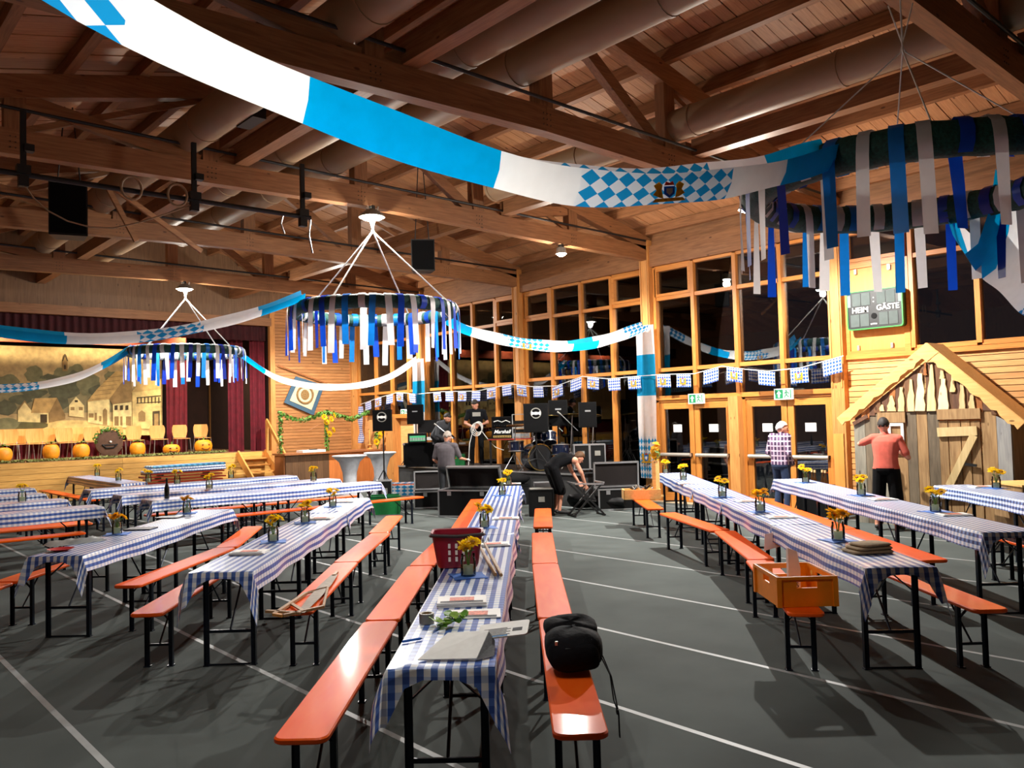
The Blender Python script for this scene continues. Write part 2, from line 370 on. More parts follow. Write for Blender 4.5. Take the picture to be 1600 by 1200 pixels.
# ---- doors
M['pushbar'] = mat('push bar', (196, 188, 176), .35, .5, .04, 10)
def door_leaf(parent, y0, y1):
    d = MB(); st = .12
    d.b2((14.5, y0, .02), (14.57, y0+st, 2.14)).b2((14.5, y1-st, .02), (14.57, y1, 2.14))
    lf = d.build('door_leaf', 'frame_z', parent)
    e = MB(); e.b2((14.5, y0+st, 2.0), (14.57, y1-st, 2.14)).b2((14.5, y0+st, .02), (14.57, y1-st, .2)); e.build('door_rail', 'frame_y', lf)
    MB().b2((14.53, y0+st-.01, .19), (14.545, y1-st+.01, 2.01)).build('pane', 'glass', lf)
    p = MB(); p.tube([(14.42, y0+.06, 1.02), (14.42, y1-.06, 1.02)], .038, 10); p.build('push_bar', 'pushbar', lf, 40)
    for yy in (y0+.09, y1-.09): MB().b2((14.42, yy-.03, .985), (14.5, yy+.03, 1.055)).build('bar_bracket', 'black', lf)
    yc = (y0+y1)/2
    MB().b2((14.522, yc-.11, 1.50), (14.528, yc+.11, 1.66)).build('notice_sheet', 'paper', lf)
    for k in range(4): MB().b2((14.5205, yc-.08, 1.53+k*.032), (14.5215, yc+.08-.05*(k % 2), 1.535+k*.032)).build('printed_line', 'greyfab', lf)
for n, (a, b_) in enumerate(((7.53, 9.47), (9.69, 11.65))):
    dr = struct('door_%d' % (n+1)); mid = (a+b_)/2
    door_leaf(dr, a+.07, mid-.01); door_leaf(dr, mid+.01, b_-.07)
    MB().b2((14.48, a, 0), (14.62, a+.06, 2.2)).build('door_frame', 'frame_z', dr); MB().b2((14.48, b_-.06, 0), (14.62, b_, 2.2)).build('door_frame', 'frame_z', dr)
    MB().b2((14.48, a, 2.15), (14.62, b_, 2.2)).build('door_head', 'frame_y', dr)
MB().b2((14.3, 9.47, 0), (14.66, 9.69, 2.22)).build('door_post', 'timber_z', wr)
MB().b2((14.44, 7.52, 2.2), (14.66, 11.66, 2.29)).build('door_header', 'frame_y', wr)
# far portal in the last bay
dr = struct('door_3')
MB().b2((14.2, 21.75, 0), (14.62, 22.15, 2.05)).build('door_post', 'timber_z', dr)
MB().b2((14.3, 20.63, 1.98), (14.62, 22.4, 2.1)).build('door_head', 'frame_y', dr)
MB().b2((14.5, 20.65, 0), (14.56, 21.75, 1.98)).build('door_leaf', 'siding_y', dr)
MB().b2((14.5, 22.15, 0), (14.56, 24.3, 2.05)).build('wall_panel', 'siding_y', wr)
# ---- exit signs
M['exitgreen'] = emis('exit sign green', srgb(16, 120, 72), .25); M['exitwhite'] = emis('exit sign white', srgb(225, 235, 225), .35)
def exit_sign(y, z, lab, s=1.0):
    t = thing('exit_sign', lab, 'exit sign', (14.38, y, z))
    MB().b2((0, -.19*s, -.105*s), (.06, .19*s, .105*s)).build('housing', 'exitwhite', t)
    MB().b2((-.004, .0, -.085*s), (0, .165*s, .085*s)).build('arrow_field', 'exitgreen', t)
    a = MB(); a.prism([(.083*s-.05*s, .005*s), (.083*s, .065*s), (.083*s+.05*s, .005*s), (.083*s+.018*s, .005*s), (.083*s+.018*s, -.065*s), (.083*s-.018*s, -.065*s), (.083*s-.018*s, .005*s)], -.007, -.004, 'yz'); a.build('arrow', 'exitwhite', t)
    MB().b2((-.004, -.172*s, -.08*s), (0, -.15*s, .08*s)).build('door_mark', 'exitgreen', t)
    r = MB(); r.ball((-.004, -.07*s, .062*s), (.003, .018*s, .018*s), 8)
    for p in (((-.06, .04), (-.075, -.01)), ((-.075, -.01), (-.045, -.035)), ((-.045, -.035), (-.03, -.075)), ((-.075, -.01), (-.10, -.045)), ((-.10, -.045), (-.13, -.06)), ((-.06, .035), (-.03, .01)), ((-.065, .035), (-.105, .03)), ((-.105, .03), (-.125, .0))):
        r.beam((-.004, p[0][0]*s, p[0][1]*s), (-.004, p[1][0]*s, p[1][1]*s), .018*s, .004, up=(1, 0, 0))
    r.build('running_figure', 'exitgreen', t)
exit_sign(10.53, 2.2, 'green and white exit sign above the double door beside the draped column')
exit_sign(8.51, 2.22, 'green and white exit sign above the double door nearest the wooden hut')
exit_sign(21.35, 2.13, 'small exit sign by the far portal behind the band speakers', 1.1)
# ---- stage wall
ws = struct('wall_stage')
MB().b2((11.5, YB+.05, 0), (14.7, YB+.2, 7.5)).build('wall_backing', 'wallwood', ws)
z = .02
while z < 5.6:
    MB().b2((11.62, YB, z), (14.5, YB+.05, z+.09)).build('siding_board', 'siding_x', ws); z += .1
MB().b2((11.46, YB-.03, 0), (11.62, YB+.12, 5.6)).build('corner_post', 'timber_z', ws)
MB().b2((14.3, YB-.1, 0), (14.5, YB+.1, 5.3)).build('corner_post', 'timber_z', ws)
MB().b2((-3, YB+.02, 5.0), (11.5, YB+.2, 7.8)).build('gable', 'wallwood', ws)
MB().b2((-3, YB-.06, 4.95), (11.5, YB+.1, 5.2)).build('lintel', 'timber', ws)
M['dark'] = mat('dark stage cloth', (44, 22, 18), .9, 0, .2, 4)
MB().b2((-3, 29.6, 0), (14.5, 29.8, 7.5)).build('stage_rear', 'dark', ws)
MB().b2((11.5, YB+.2, 0), (11.65, 29.6, 7.5)).build('stage_side', 'dark', ws)
MB().b2((-3, YB+.2, 5.6), (11.6, 29.6, 5.7)).build('stage_ceiling', 'dark', ws)
st = struct('floor_stage')
ZS = 1.08
MB().b2((-3, YB+.03, 0), (11.48, 29.6, ZS)).build('stage_floor', 'wallwood', st)
for k in range(7):
    z0 = .02+k*.151
    for xa, xb in ((-3, 3.9), (3.905, 7.1), (7.105, 11.48)): MB().b2((xa, YB-.02, z0), (xb, YB+.03, z0+.143)).build('stage_board', 'stagewood', st)
d3 = struct('door_4'); p0 = ony(328, 650, 29.3); p1 = ony(362, 650, 29.3)
M['doorbrown'] = wood('brown door', (120, 78, 38), (140, 94, 48), axis=2, scale=3, knots=False)
MB().b2((p0.x, 29.3, ZS), (p1.x, 29.4, 4.0)).build('door_leaf', 'doorbrown', d3)
for zz in (1.4, 2.6): MB().b2((p0.x+.12, 29.27, zz), (p1.x-.12, 29.3, zz+1.0)).build('door_panel', 'doorbrown', d3)
# ================================================================ roof
ce = struct('ceiling')
zb = lambda x: 5.5+.235*(7.37-abs(x-XR))        # underside of the top chords
brd = {}
for side in (1, -1):
    xe = XR+side*7.6 if side > 0 else -3.3
    L = abs(xe-XR)
    ang = math.atan(.235)
    me = MB().b2((0, -.094, -.012), (L/math.cos(ang), .094, .012)).mesh('roof_board', 'board')
    y = -6.4; k = 0
    while y < YB:
        o = inst('roof_board', me, ce, (XR, y, zb(XR)+.505+.004*((k*7) % 3)))
        o.rotation_euler = (0, ang if side > 0 else math.pi-ang, 0)
        y += .2; k += 1
MB().b2((XR-.1, -6.4, zb(XR)+.2), (XR+.1, YB, zb(XR)+.48)).build('ridge_beam', 'timber_y', ce)
roofskin = MB(); 
for a, b_ in (((XR, zb(XR)+.56), (15.0, zb(15.0)+.56)), ((-3.5, zb(-3.5)+.56), (XR, zb(XR)+.56))):
    roofskin._add([(a[0], -7, a[1]), (b_[0], -7, b_[1]), (b_[0], 30, b_[1]), (a[0], 30, a[1]), (a[0], -7, a[1]+.1), (b_[0], -7, b_[1]+.1), (b_[0], 30, b_[1]+.1), (a[0], 30, a[1]+.1)], [(3, 2, 1, 0), (4, 5, 6, 7), (0, 1, 5, 4), (1, 2, 6, 5), (2, 3, 7, 6), (3, 0, 4, 7)])
roofskin.build('roof_deck', 'timber_y', ce)
for side in (1, -1):
    for k in range(8):
        x = XR+side*(.55+k*.95)
        if x < -3: continue
        MB().b2((x-.06, -6.4, zb(x)+.30), (x+.06, YB, zb(x)+.49)).build('purlin', 'timber_y', ce)
POSTS = [XR-4.95, XR-2.48, XR, XR+2.48, XR+4.95]
cb = lambda x: 5.30+.15*(1-abs(x-XR)/7.4)*1.0     # underside of the bottom chords
M['trusspost'] = wood('truss post timber', (126, 84, 52), (156, 108, 70), axis=2, scale=2.5)
M['bolt'] = mat('truss bolt', (84, 70, 58), .5, .6)
for y in COLS:
    tr = bpy.data.objects.new('roof_truss', None); COL.objects.link(tr); tr.parent = ce
    for side in (1, -1):
        xe = XR+side*7.37
        MB().beam((XR, y, cb(XR)+.16), (xe, y, cb(xe)+.16), .18, .32).build('bottom_chord', 'timber', tr)
        MB().beam((XR, y, zb(XR)+.15), (xe+side*.1, y, zb(xe+side*.1)+.15), .18, .30).build('top_chord', 'timber', tr)
    for x in POSTS:
        MB().b2((x-.12, y-.085, cb(x)+.315), (x+.12, y+.085, zb(x)+.02)).build('truss_post', 'trusspost', tr)
        bl = MB()
        for i in range(3):
            for j in range(3): bl.lathe([(.009, 0), (.009, .006)], 6, (x-.06+i*.06, y-.095, cb(x)+.08+j*.07), rot=Matrix.Rotation(R(90), 3, 'X'))
        bl.build('bolt_plate', 'bolt', tr)
    for side in (1, -1):
        for a, b_ in ((0, 2.48), (4.95, 2.48)):
            xa, xb = XR+side*a, XR+side*b_
            MB().beam((xa+side*(.1 if a == 0 else -.1), y, zb(xa)), (xb+side*(-.15 if a == 0 else .15), y, cb(xb)+.3), .12, .18).build('truss_diagonal', 'timber', tr)
        xa, xb = XR+side*4.95, XR+side*2.48
        MB().beam((xa, y, cb(xa)+.3), (xb, y, zb(xb)), .05, .08).build('truss_strut', 'timber', tr)
    # cable conduit that follows the chord
    MB().tube([(-.2, y-.13, 5.95), (14.3, y-.13, 5.72)], .022, 8).build('cable_conduit', 'black', tr)
for x in (5.1, 10.25):
    for i in range(len(COLS)):
        ya, yb = COLS[i]+.05, (COLS[i+1] if i+1 < len(COLS) else YB)-.05
        MB().b2((x-.1, ya, cb(x)+.33), (x+.1, yb, cb(x)+.58)).build('longitudinal_beam', 'timber_y', ce)
def duct(x, z, r, y0, y1, lab):
    t = thing('ventilation_duct', lab, 'duct', (x, y0, z))
    n = max(1, round((y1-y0)/2.2)); L = (y1-y0)/n
    for k in range(n):
        MB().tube([(0, k*L+.01, 0), (0, (k+1)*L-.01, 0)], r, 20).build('duct_section', 'duct', t, 40)
        MB().tube([(0, (k+1)*L-.03, 0), (0, (k+1)*L+.03, 0)], r+.012, 20).build('duct_collar', 'duct', t, 40)
    return t
duct(9.75, 6.08, .22, -4, 11.4, 'long beige ventilation duct under the roof slope by the window side')
duct(6.85, 6.25, .24, -4, 19, 'beige ventilation duct running along just beneath the ridge')
duct(5.85, 6.15, .24, -4, 23, 'beige ventilation duct between the ridge duct and the left slope')
d = duct(4.35, 6.05, .25, -4, 22, 'beige ventilation duct with a dark grille high on the left')
MB().b2((.12, 13.9, -.24), (.3, 14.4, -.1)).build('grille', 'black', d)
# ---- floodlights
def flood(x, y, lab, k=1.0, r=.19, z=None, spill=1.0):
    z = (z if z else cb(x)-.155)
    t = thing('floodlight', lab, 'lamp', (x, y, z), 0, 'hall floodlights under the trusses')
    h = MB(); h.lathe([(.05, .10), (.09, .08), (r, .0), (r+.015, -.04), (r-.01, -.045)], 20, cap=False); h.build('housing', 'grey', t, 40)
    MB().box((0, 0, .12), (.05, .12, .06)).build('bracket', 'black', t)
    g = MB(); g.lathe([(r-.012, -.03), (r*.8, -.065), (r*.45, -.085), (.01, -.09)], 20); g.build('lens', 'lampglow', t, 60)
    l = bpy.data.lights.new('flood_beam', 'SPOT'); l.energy = FLOOD_W*k; l.color = (1, .97, .92); l.spot_size = R(165); l.spot_blend = .35; l.shadow_soft_size = .05
    o = bpy.data.objects.new('flood_beam', l); COL.objects.link(o); o.parent = t; o.location = (0, 0, -.12)
    l = bpy.data.lights.new('flood_spill', 'POINT'); l.energy = SPILL_W*k*spill; l.color = (1, .92, .8); l.shadow_soft_size = .08
    o = bpy.data.objects.new('flood_spill', l); COL.objects.link(o); o.parent = t; o.location = (0, 0, -.16)
    return t
flood(7.27, 11.62, 'glaring floodlight under the truss above the middle ribbon wreath', 1.35, .2)
flood(7.40, 20.4, 'glaring floodlight under the far truss above the wreath before the stage', 1.5)
flood(11.72, 7.40, 'floodlight at the left end of the big near ribbon wreath', 1.5, .17)
flood(11.75, 11.74, 'small round lamp under the truss left of the draped column', .75, .1, cb(11.75)-.155)
flood(11.75, 20.4, 'floodlight under the far truss hidden behind the middle ribbon wreath', 1.2)
for i_, x_ in enumerate((1.25, 2.45)):  # unseen pendants, added to brighten the near banner
    t_ = flood(x_, 3.25, 'added unseen pendant lamp close above the near banner, above the picture, %s one' % ('left', 'right')[i_], .045, .12, 4.35)
    MB().tube([(0, 0, .1), (0, -.12, 1.0)], .008, 6).build('cord', 'black', t_)
# ---- stage lights on a batten behind the pelmet
bt_ = thing('stage_light_batten', 'row of stage lights on a bar behind the pelmet', 'stage light', (0, 25.1, 5.25))
MB().tube([(-1, 0, 0), (10.5, 0, 0)], .025, 8).build('bar', 'black', bt_)
for x in (1.2, 4.2, 7.0, 9.6):
    h = MB(); h.lathe([(.06, .18), (.09, .1), (.10, 0)], 14, (x, .05, -.2), cap=False); h.build('lamp_housing', 'black', bt_, 40)
    l = bpy.data.lights.new('stage_spot', 'SPOT'); l.energy = STAGE_W; l.color = (1, .83, .55); l.spot_size = R(120); l.spot_blend = .6; l.shadow_soft_size = .08
    o = bpy.data.objects.new('stage_spot', l); COL.objects.link(o); o.parent = bt_; o.location = (x, .08, -.22); o.rotation_euler = (R(28), 0, 0)
# ================================================================ benches and tables
def glossy_paint(name, c, c2, rough=.22):
    m = wood(name, c, c2, axis=1, scale=2.0, rough=rough+.26, stretch=5, knots=False, coat=.32, spec=.1); m.node_tree.nodes['Principled BSDF'].inputs['Coat Roughness'].default_value = .1; return m
M['orange'] = glossy_paint('orange bench lacquer', (252, 90, 14), (255, 104, 24))
M['orange2'] = glossy_paint('worn orange lacquer', (240, 100, 40), (248, 118, 56), .3)
M['rust'] = glossy_paint('rust red and shadow lacquer', (190, 70, 40), (204, 82, 48), .25)
M['tan'] = glossy_paint('tan bench wood', (206, 128, 84), (218, 142, 98), .4)
M['redbrown'] = glossy_paint('red brown plank', (150, 48, 32), (166, 56, 38), .35)
BL, BH, TH = 2.2, .48, .77
def seat_mesh(m):
    mb = MB(); slab(mb, frect(.255, BL, .05), BH-.03, BH, .007); return mb.mesh('seat', m, 35)
SEAT = {k: seat_mesh(k) for k in ('orange', 'orange2', 'rust', 'tan')}
def angle_leg(mb, x, y, z0, z1, s=.035, sx=1):
    mb.b2((x-s/2, y-.004, z0), (x+s/2, y+.004, z1)); mb.b2((x+sx*s/2-.004*sx, y-s/2, z0), (x+sx*s/2, y+s/2, z1)); return mb
def leg_m(x, h, s=.036):
    mb = MB(); angle_leg(mb, x, 0, .006, h, s, 1 if x > 0 else -1); mb.b2((x-.025, -.025, 0), (x+.025, .025, .008)); return mb.mesh('leg', 'leg')
BLEG = [leg_m(sx*.092, BH-.03) for sx in (-1, 1)]
_m = MB().beam((-.09, 0, .17), (.09, 0, .17), .012, .02); BBAR = _m.mesh('cross_bar', 'leg')
_m = MB(); _m.beam((-.085, 0, .36), (-.005, 0, .445), .008, .022, up=(0, 1, 0)).beam((.085, 0, .36), (.005, 0, .445), .008, .022, up=(0, 1, 0)); BBRACE = _m.mesh('leg_brace', 'leg')
_m = MB(); _m.tube([(0, 0, .17), (0, .30, .43)], .008, 6); BSTRUT = _m.mesh('folding_strut', 'leg')
def bench(p0, p1, lab, kind='orange', grp='beer benches'):
    p0, p1 = Vector(p0), Vector(p1); d = p1-p0; rz = math.atan2(-d.x, d.y); c = (p0+p1)/2
    t = thing('beer_bench', lab, 'bench', (c.x, c.y, 0), rz, grp); ky = d.length/BL
    inst('seat', SEAT[kind], t, scale=(1, ky, 1))
    for sy in (-1, 1):
        y = sy*(d.length/2-.28)
        for me in BLEG: inst('leg', me, t, (0, y, 0))
        inst('cross_bar', BBAR, t, (0, y, 0)); inst('leg_brace', BBRACE, t, (0, y, 0))
        inst('folding_strut', BSTRUT, t, (0, y, 0), math.pi if sy > 0 else 0)
    return t
_m = MB(); slab(_m, frect(.50, BL, .03), TH-.028, TH, .006); TTOP = _m.mesh('tabletop', 'orange2', 35)
TLEG = [leg_m(sx*.185, TH-.03, .04) for sx in (-1, 1)]
_m = MB().beam((-.18, 0, .27), (.18, 0, .27), .014, .024); TBAR = _m.mesh('cross_bar', 'leg')
_m = MB().tube([(-.185, 0, .008), (.185, 0, .008)], .008, 6); TFOOT = _m.mesh('foot_bar', 'leg')
_m = MB(); _m.beam((-.175, 0, .56), (.02, 0, .735), .008, .026, up=(0, 1, 0)).beam((.175, 0, .56), (-.02, 0, .735), .008, .026, up=(0, 1, 0)); TBRACE = _m.mesh('leg_brace', 'leg')
_m = MB(); _m.tube([(0, 0, .27), (0, .42, .72)], .009, 6); TSTRUT = _m.mesh('folding_strut', 'leg')
def table(p0, p1, lab, grp='beer tables'):
    p0, p1 = Vector(p0), Vector(p1); d = p1-p0; rz = math.atan2(-d.x, d.y); c = (p0+p1)/2
    t = thing('beer_table', lab, 'table', (c.x, c.y, 0), rz, grp)
    inst('tabletop', TTOP, t, scale=(1, (d.length-.01)/BL, 1))
    for sy in (-1, 1):
        y = sy*(d.length/2-.22)
        for me in TLEG: inst('leg', me, t, (0, y, 0))
        inst('cross_bar', TBAR, t, (0, y, 0)); inst('foot_bar', TFOOT, t, (0, y, 0)); inst('leg_brace', TBRACE, t, (0, y, 0))
        inst('folding_strut', TSTRUT, t, (0, y, 0), math.pi if sy > 0 else 0)
    return t
M['gingham'] = gingham('blue white gingham'); M['gingham_l'] = gingham('glare paled gingham', .066, (110, 140, 196), (176, 196, 228), (48, 62, 112), (240, 242, 246))  # second copy has paler stripes: lamp glare put into the cloth colour
M['foldcloth'] = gingham('blue lozenge table cover', .14, (60, 150, 190), (150, 205, 222), (20, 100, 150), (225, 238, 240))
def cloth(p0, p1, lab, hang0=.22, hang1=.22, side=.17, w=.50, m='gingham', seed=0, top=TH):
    """table cloth; hang0/hang1: overhang at the near and far end (0 = runs on flat to the next cloth)"""
    p0, p1 = Vector(p0), Vector(p1); d = p1-p0; rz = math.atan2(-d.x, d.y); c = (p0+p1)/2; L = d.length
    rnd = random.Random(seed+11); ph = [rnd.uniform(0, 6.28) for _ in range(4)]
    xs = [-w/2-side*k for k in (1, .66, .33, .06)] + [-w/2+w*k/6 for k in range(7)] + [w/2+side*k for k in (.06, .33, .66, 1)]
    ny = max(8, int(L/.12)); ys = [-L/2+L*k/ny for k in range(ny+1)]
    if hang0 > 0: ys = [-L/2-hang0*k for k in (1, .75, .5, .25, .05)] + ys
    if hang1 > 0: ys = ys + [L/2+hang1*k for k in (.05, .25, .5, .75, 1)]
    vs = []; uv = []
    for y in ys:
        for x in xs:
            dx = max(0, abs(x)-w/2); dy = max(0, -L/2-y) if y < 0 else max(0, y-L/2)
            sx = 1 if x > 0 else -1; sy = 1 if y > 0 else -1
            wob = .012*math.sin(y*7+ph[0]+sx)*min(1, dx/.1)+.010*math.sin(x*17+ph[1])*min(1, dy/.1)
            if dy > 0 and dx == 0: dy *= .2+.8*(abs(x)/(w/2))**4
            if dx > 0 and dy > 0:
                h = math.hypot(dx, dy)+.55*min(dx, dy); px = w/2+.30*dx+.004; py = L/2+.42*dy+.004
            else:
                h = dx+dy; px = abs(x) if dx == 0 else w/2+.004+.10*dx; py = abs(y) if dy == 0 else L/2+.004+.16*dy
            px += wob if dx else 0; py += wob if dy else 0
            h *= 1-.12*(math.sin(y*2.1+ph[2])+1)/2 if dx else 1
            z = top+.004-h+.003*math.sin(x*9+y*3+ph[3])*(0 if (dx or dy) else .4)+.002
            vs.append((sx*px, sy*py, z)); uv.append((x+w/2+side+.02, (sy*(L/2+dy) if dy else y)+L/2+.4))
    n = len(xs); fs = []; fu = []
    for j in range(len(ys)-1):
        for i in range(n-1):
            q = (j*n+i, j*n+i+1, (j+1)*n+i+1, (j+1)*n+i); fs.append(q); fu.append([uv[k] for k in q])
    mb = MB(); mb._add(vs, fs, 0, fu)
    o = mb.build('tablecloth', m, None, 50, (c.x, c.y, 0), rz); return tag(o, lab, 'tablecloth', 'checked tablecloths')
def row(name, tabs, v0, v1, cl, m='gingham', U0=None, U1=None):
    """a straight row of tables; tabs = u breakpoints, cl = cloth breakpoints"""
    U0 = U0 if U0 is not None else tabs[0]; U1 = U1 if U1 is not None else tabs[-1]
    P = lambda u: RC(u, v0+(v1-v0)*(u-U0)/(U1-U0))
    n = len(tabs)-1
    for i in range(n):
        o = 'nearest' if i == 0 else ('farthest' if i == n-1 else ORD[i])
        table(P(tabs[i]), P(tabs[i+1]), 'folding beer table with dark steel legs, %s in the %s' % (o, name))
    n = len(cl)-1
    for i in range(n):
        o = 'nearest' if i == 0 else ('farthest' if i == n-1 else ORD[i])
        cloth(P(cl[i]), P(cl[i+1]), 'blue and white checked tablecloth, %s on the %s' % (o, name), .25 if i == 0 else .06, .22 if i == n-1 else 0, m=m, seed=i*3+len(name), top=TH+(.0 if i % 2 == 0 else .004))
    return P
PC = row('central row', [3.87, 6.05, 8.2, 10.4, 12.15, 13.9], -.41, -.31, [3.87, 8.17, 10.6, 13.9])
P1 = row('left row', [6.48, 8.45, 10.4, 12.35], -2.38, -2.56, [6.48, 10.46, 12.35])
P2 = row('far left row', [7.5, 9.4, 11.3], -4.25, -4.22, [7.5, 11.3])
Q1 = row('right row', [6.0, 8.15, 10.35, 12.4, 14.15, 15.9], 2.66, 2.80, [6.0, 8.35, 10.55, 12.45, 15.9])
Q2 = row('row before the hut', [7.53, 9.65, 11.75, 13.9], 4.33, 4.38, [7.53, 13.9], 'gingham_l')
Q3 = row('right edge row', [7.8, 10.0, 12.1], 6.12, 6.14, [7.8, 12.1], 'gingham_l')
def benches(desc, lst):
    n = len(lst)
    for i, (u0, v0, u1, v1, k) in enumerate(lst):
        o = 'nearest' if i == 0 else ('farthest' if i == n-1 else ORD[i]+' from the front')
        kd = {'orange': 'glossy orange', 'orange2': 'worn orange', 'rust': 'rust red', 'tan': 'tan wooden'}[k]
        bench(RC(u0, v0), RC(u1, v1), '%s beer bench, %s %s' % (kd, o, desc))
benches('left of the central row', [(3.84, -1.06, 6.04, -1.06, 'orange'), (6.07, -1.06, 8.25, -1.05, 'orange'), (8.28, -1.04, 10.5, -.93, 'orange2'), (10.9, -.86, 13.0, -.85, 'orange2'), (13.02, -.85, 14.85, -.84, 'orange')])
benches('right of the central row', [(3.82, .225, 6.0, .20, 'rust'), (6.02, .195, 8.21, .18, 'orange'), (8.23, .18, 10.38, .2, 'orange2'), (10.92, .225, 13.1, .275, 'orange')])  # nearest bench: the wreath's shadow is put into its darker red
benches('right of the left row', [(6.38, -1.77, 8.57, -1.85, 'orange'), (8.59, -1.86, 10.72, -1.86, 'orange2'), (10.75, -1.9, 12.62, -1.98, 'orange')])
benches('left of the left row', [(6.44, -2.95, 8.6, -3.08, 'tan')])
benches('between the two left table rows', [(7.6, -3.66, 9.8, -3.53, 'orange'), (9.82, -3.53, 11.75, -3.84, 'rust')])
benches('left of the far left row', [(5.75, -4.86, 7.9, -4.99, 'orange'), (7.95, -4.98, 10.1, -5.05, 'tan')])
benches('left of the right row', [(5.96, 1.97, 8.12, 2.24, 'orange2'), (8.15, 2.28, 10.15, 2.40, 'orange'), (10.2, 2.37, 12.12, 2.05, 'orange2'), (12.66, 1.97, 14.7, 1.95, 'orange')])
benches('right of the right row', [(5.94, 3.26, 8.1, 3.20, 'orange2'), (7.88, 3.82, 10.0, 3.82, 'orange'), (10.02, 3.82, 12.05, 3.82, 'orange'), (12.07, 3.82, 14.0, 3.82, 'orange')])
benches('at the right edge before the wooden hut', [(7.4, 5.15, 9.5, 5.2, 'orange2')])
benches('under the right edge table', [(8.2, 5.55, 10.3, 5.55, 'orange2')])
# rows parallel to the stage
def xrow(name, y, xs, m='gingham', clx=None, seed=0):
    n = len(xs)-1
    for i in range(n): table((xs[i], y, 0), (xs[i+1], y, 0), 'folding beer table, %s end of the %s' % (('left', 'right')[i] if n > 1 else 'visible', name))
    cloth((xs[0], y, 0), (xs[-1], y, 0), 'blue and white checked tablecloth on the %s' % name, .2, .2, m=m, seed=seed)
xrow('front stage-side row', 13.55, [4.3, 6.35, 8.4], seed=1)
xrow('middle stage-side row', 15.05, [4.3, 6.35, 8.4], seed=2)
xrow('rear stage-side row', 16.9, [4.3, 6.35, 8.4], seed=3)
xrow('front row at the left edge', 13.35, [1.45, 3.55], seed=4)
xrow('second row at the left edge', 15.15, [1.4, 3.5], seed=5)
xrow('third row at the left edge', 16.85, [1.45, 3.55], 'gingham_l', seed=6)
xrow('rearmost row at the left edge', 18.7, [1.6, 3.75], seed=7)
table((5.45, 17.95, 0), (5.45, 20.05, 0), 'folding beer table under a cloth, standing crosswise before the stage, nearer part'); table((5.45, 20.05, 0), (5.45, 22.1, 0), 'folding beer table under a cloth, standing crosswise before the stage, farther part')
cloth((5.45, 17.95, 0), (5.45, 22.1, 0), 'blue and white checked tablecloth on the crosswise table before the stage', seed=9)
k = 0
for y, xa, kind, nm in ((14.28, 4.5, 'orange', 'between the front and middle stage-side rows'), (12.95, 5.1, 'orange', 'before the front stage-side row'), (15.85, 4.9, 'orange2', 'between the middle and rear stage-side rows'), (17.6, 4.9, 'rust', 'behind the rear stage-side row')):
    bench((xa, y, 0), (xa+1.95, y, 0), '%s beer bench %s, left one' % ({'orange': 'orange', 'orange2': 'worn orange', 'rust': 'rust red'}[kind], nm), kind)
    bench((xa+1.98, y, 0), (xa+3.95, y, 0), '%s beer bench %s, right one' % ({'orange': 'orange', 'orange2': 'worn orange', 'rust': 'rust red'}[kind], nm), kind)
for y, x1, kind, nm in ((12.75, 3.2, 'orange', 'in front of the front row at the left edge'), (14.2, 3.62, 'orange', 'between the front and second rows at the left edge'), (15.75, 3.6, 'orange2', 'behind the second row at the left edge'), (17.6, 3.6, 'rust', 'behind the third row at the left edge'), (13.95, 3.6, 'orange2', 'close behind the front row at the left edge')):
    bench((x1-2.1, y, 0), (x1, y, 0), '%s beer bench %s' % ({'orange': 'orange', 'orange2': 'worn orange', 'rust': 'rust red'}[kind], nm), kind)
bench((4.75, 18.2, 0), (4.75, 20.3, 0), 'orange beer bench along the crosswise table before the stage, nearer one'); bench((4.75, 20.35, 0), (4.75, 22.4, 0), 'orange beer bench along the crosswise table before the stage, farther one')
# ================================================================ table decoration
M['petal'] = mat('sunflower petal', (255, 214, 24), .6, 0, .08, 30, trans=.5); M['petal_shade'] = mat('shade tinted petal', (252, 186, 18), .6, 0, .1, 30, trans=.5)  # orange tint of the second petal stands for shade
M['heart'] = mat('flower centre', (150, 100, 20), .8, 0, .2, 60); M['stem'] = mat('green stem', (90, 130, 40), .6); M['leafg'] = mat('green leaf', (84, 128, 44), .55, 0, .25, 25)
M['napkin'] = mat('blue napkin', (70, 120, 205), .7, 0, .08, 30)
_m = MB(); _m.lathe([(.034, 0), (.038, .005), (.039, .075), (.034, .09), (.035, .105), (.033, .105), (.032, .09), (.037, .073), (.036, .008), (.002, .006)], 14, cap=False); JAR = _m.mesh('glass_jar', 'jar', 40)
_m = MB(); _m.lathe([(.034, .008), (.035, .05), (.001, .051)], 12); M['water'] = mat('flower water', (228, 234, 212), .1, 0, .05, 10, trans=.65); WATER = _m.mesh('water', 'water', 40)
def flower_mesh(pm, seed):
    rnd = random.Random(seed); mb = MB()
    for ring, (n, L, tilt) in enumerate(((12, .044, .25), (10, .036, .6))):
        for k in range(n):
            a = 2*math.pi*k/n+ring*.3+rnd.uniform(-.1, .1); t = tilt+rnd.uniform(-.15, .15); ca, sa = math.cos(a), math.sin(a)
            f = lambda r, w, h: (ca*r*math.cos(t)-sa*w, sa*r*math.cos(t)+ca*w, r*math.sin(t)+h)
            mb._add([f(.008, -.005, 0), f(.008, .005, 0), f(L*.6, .010, .002), f(L, 0, -.003), f(L*.6, -.010, .002)], [(0, 1, 2, 3, 4)])
    return mb.mesh('flower_petals', pm)
PET = {m: [flower_mesh(m, s) for s in range(3)] for m in ('petal', 'petal_shade')}
_m = MB(); _m.ball((0, 0, .006), (.014, .014, .009), 8); HEART = _m.mesh('flower_centre', 'heart', 60)
vase_n = [0]
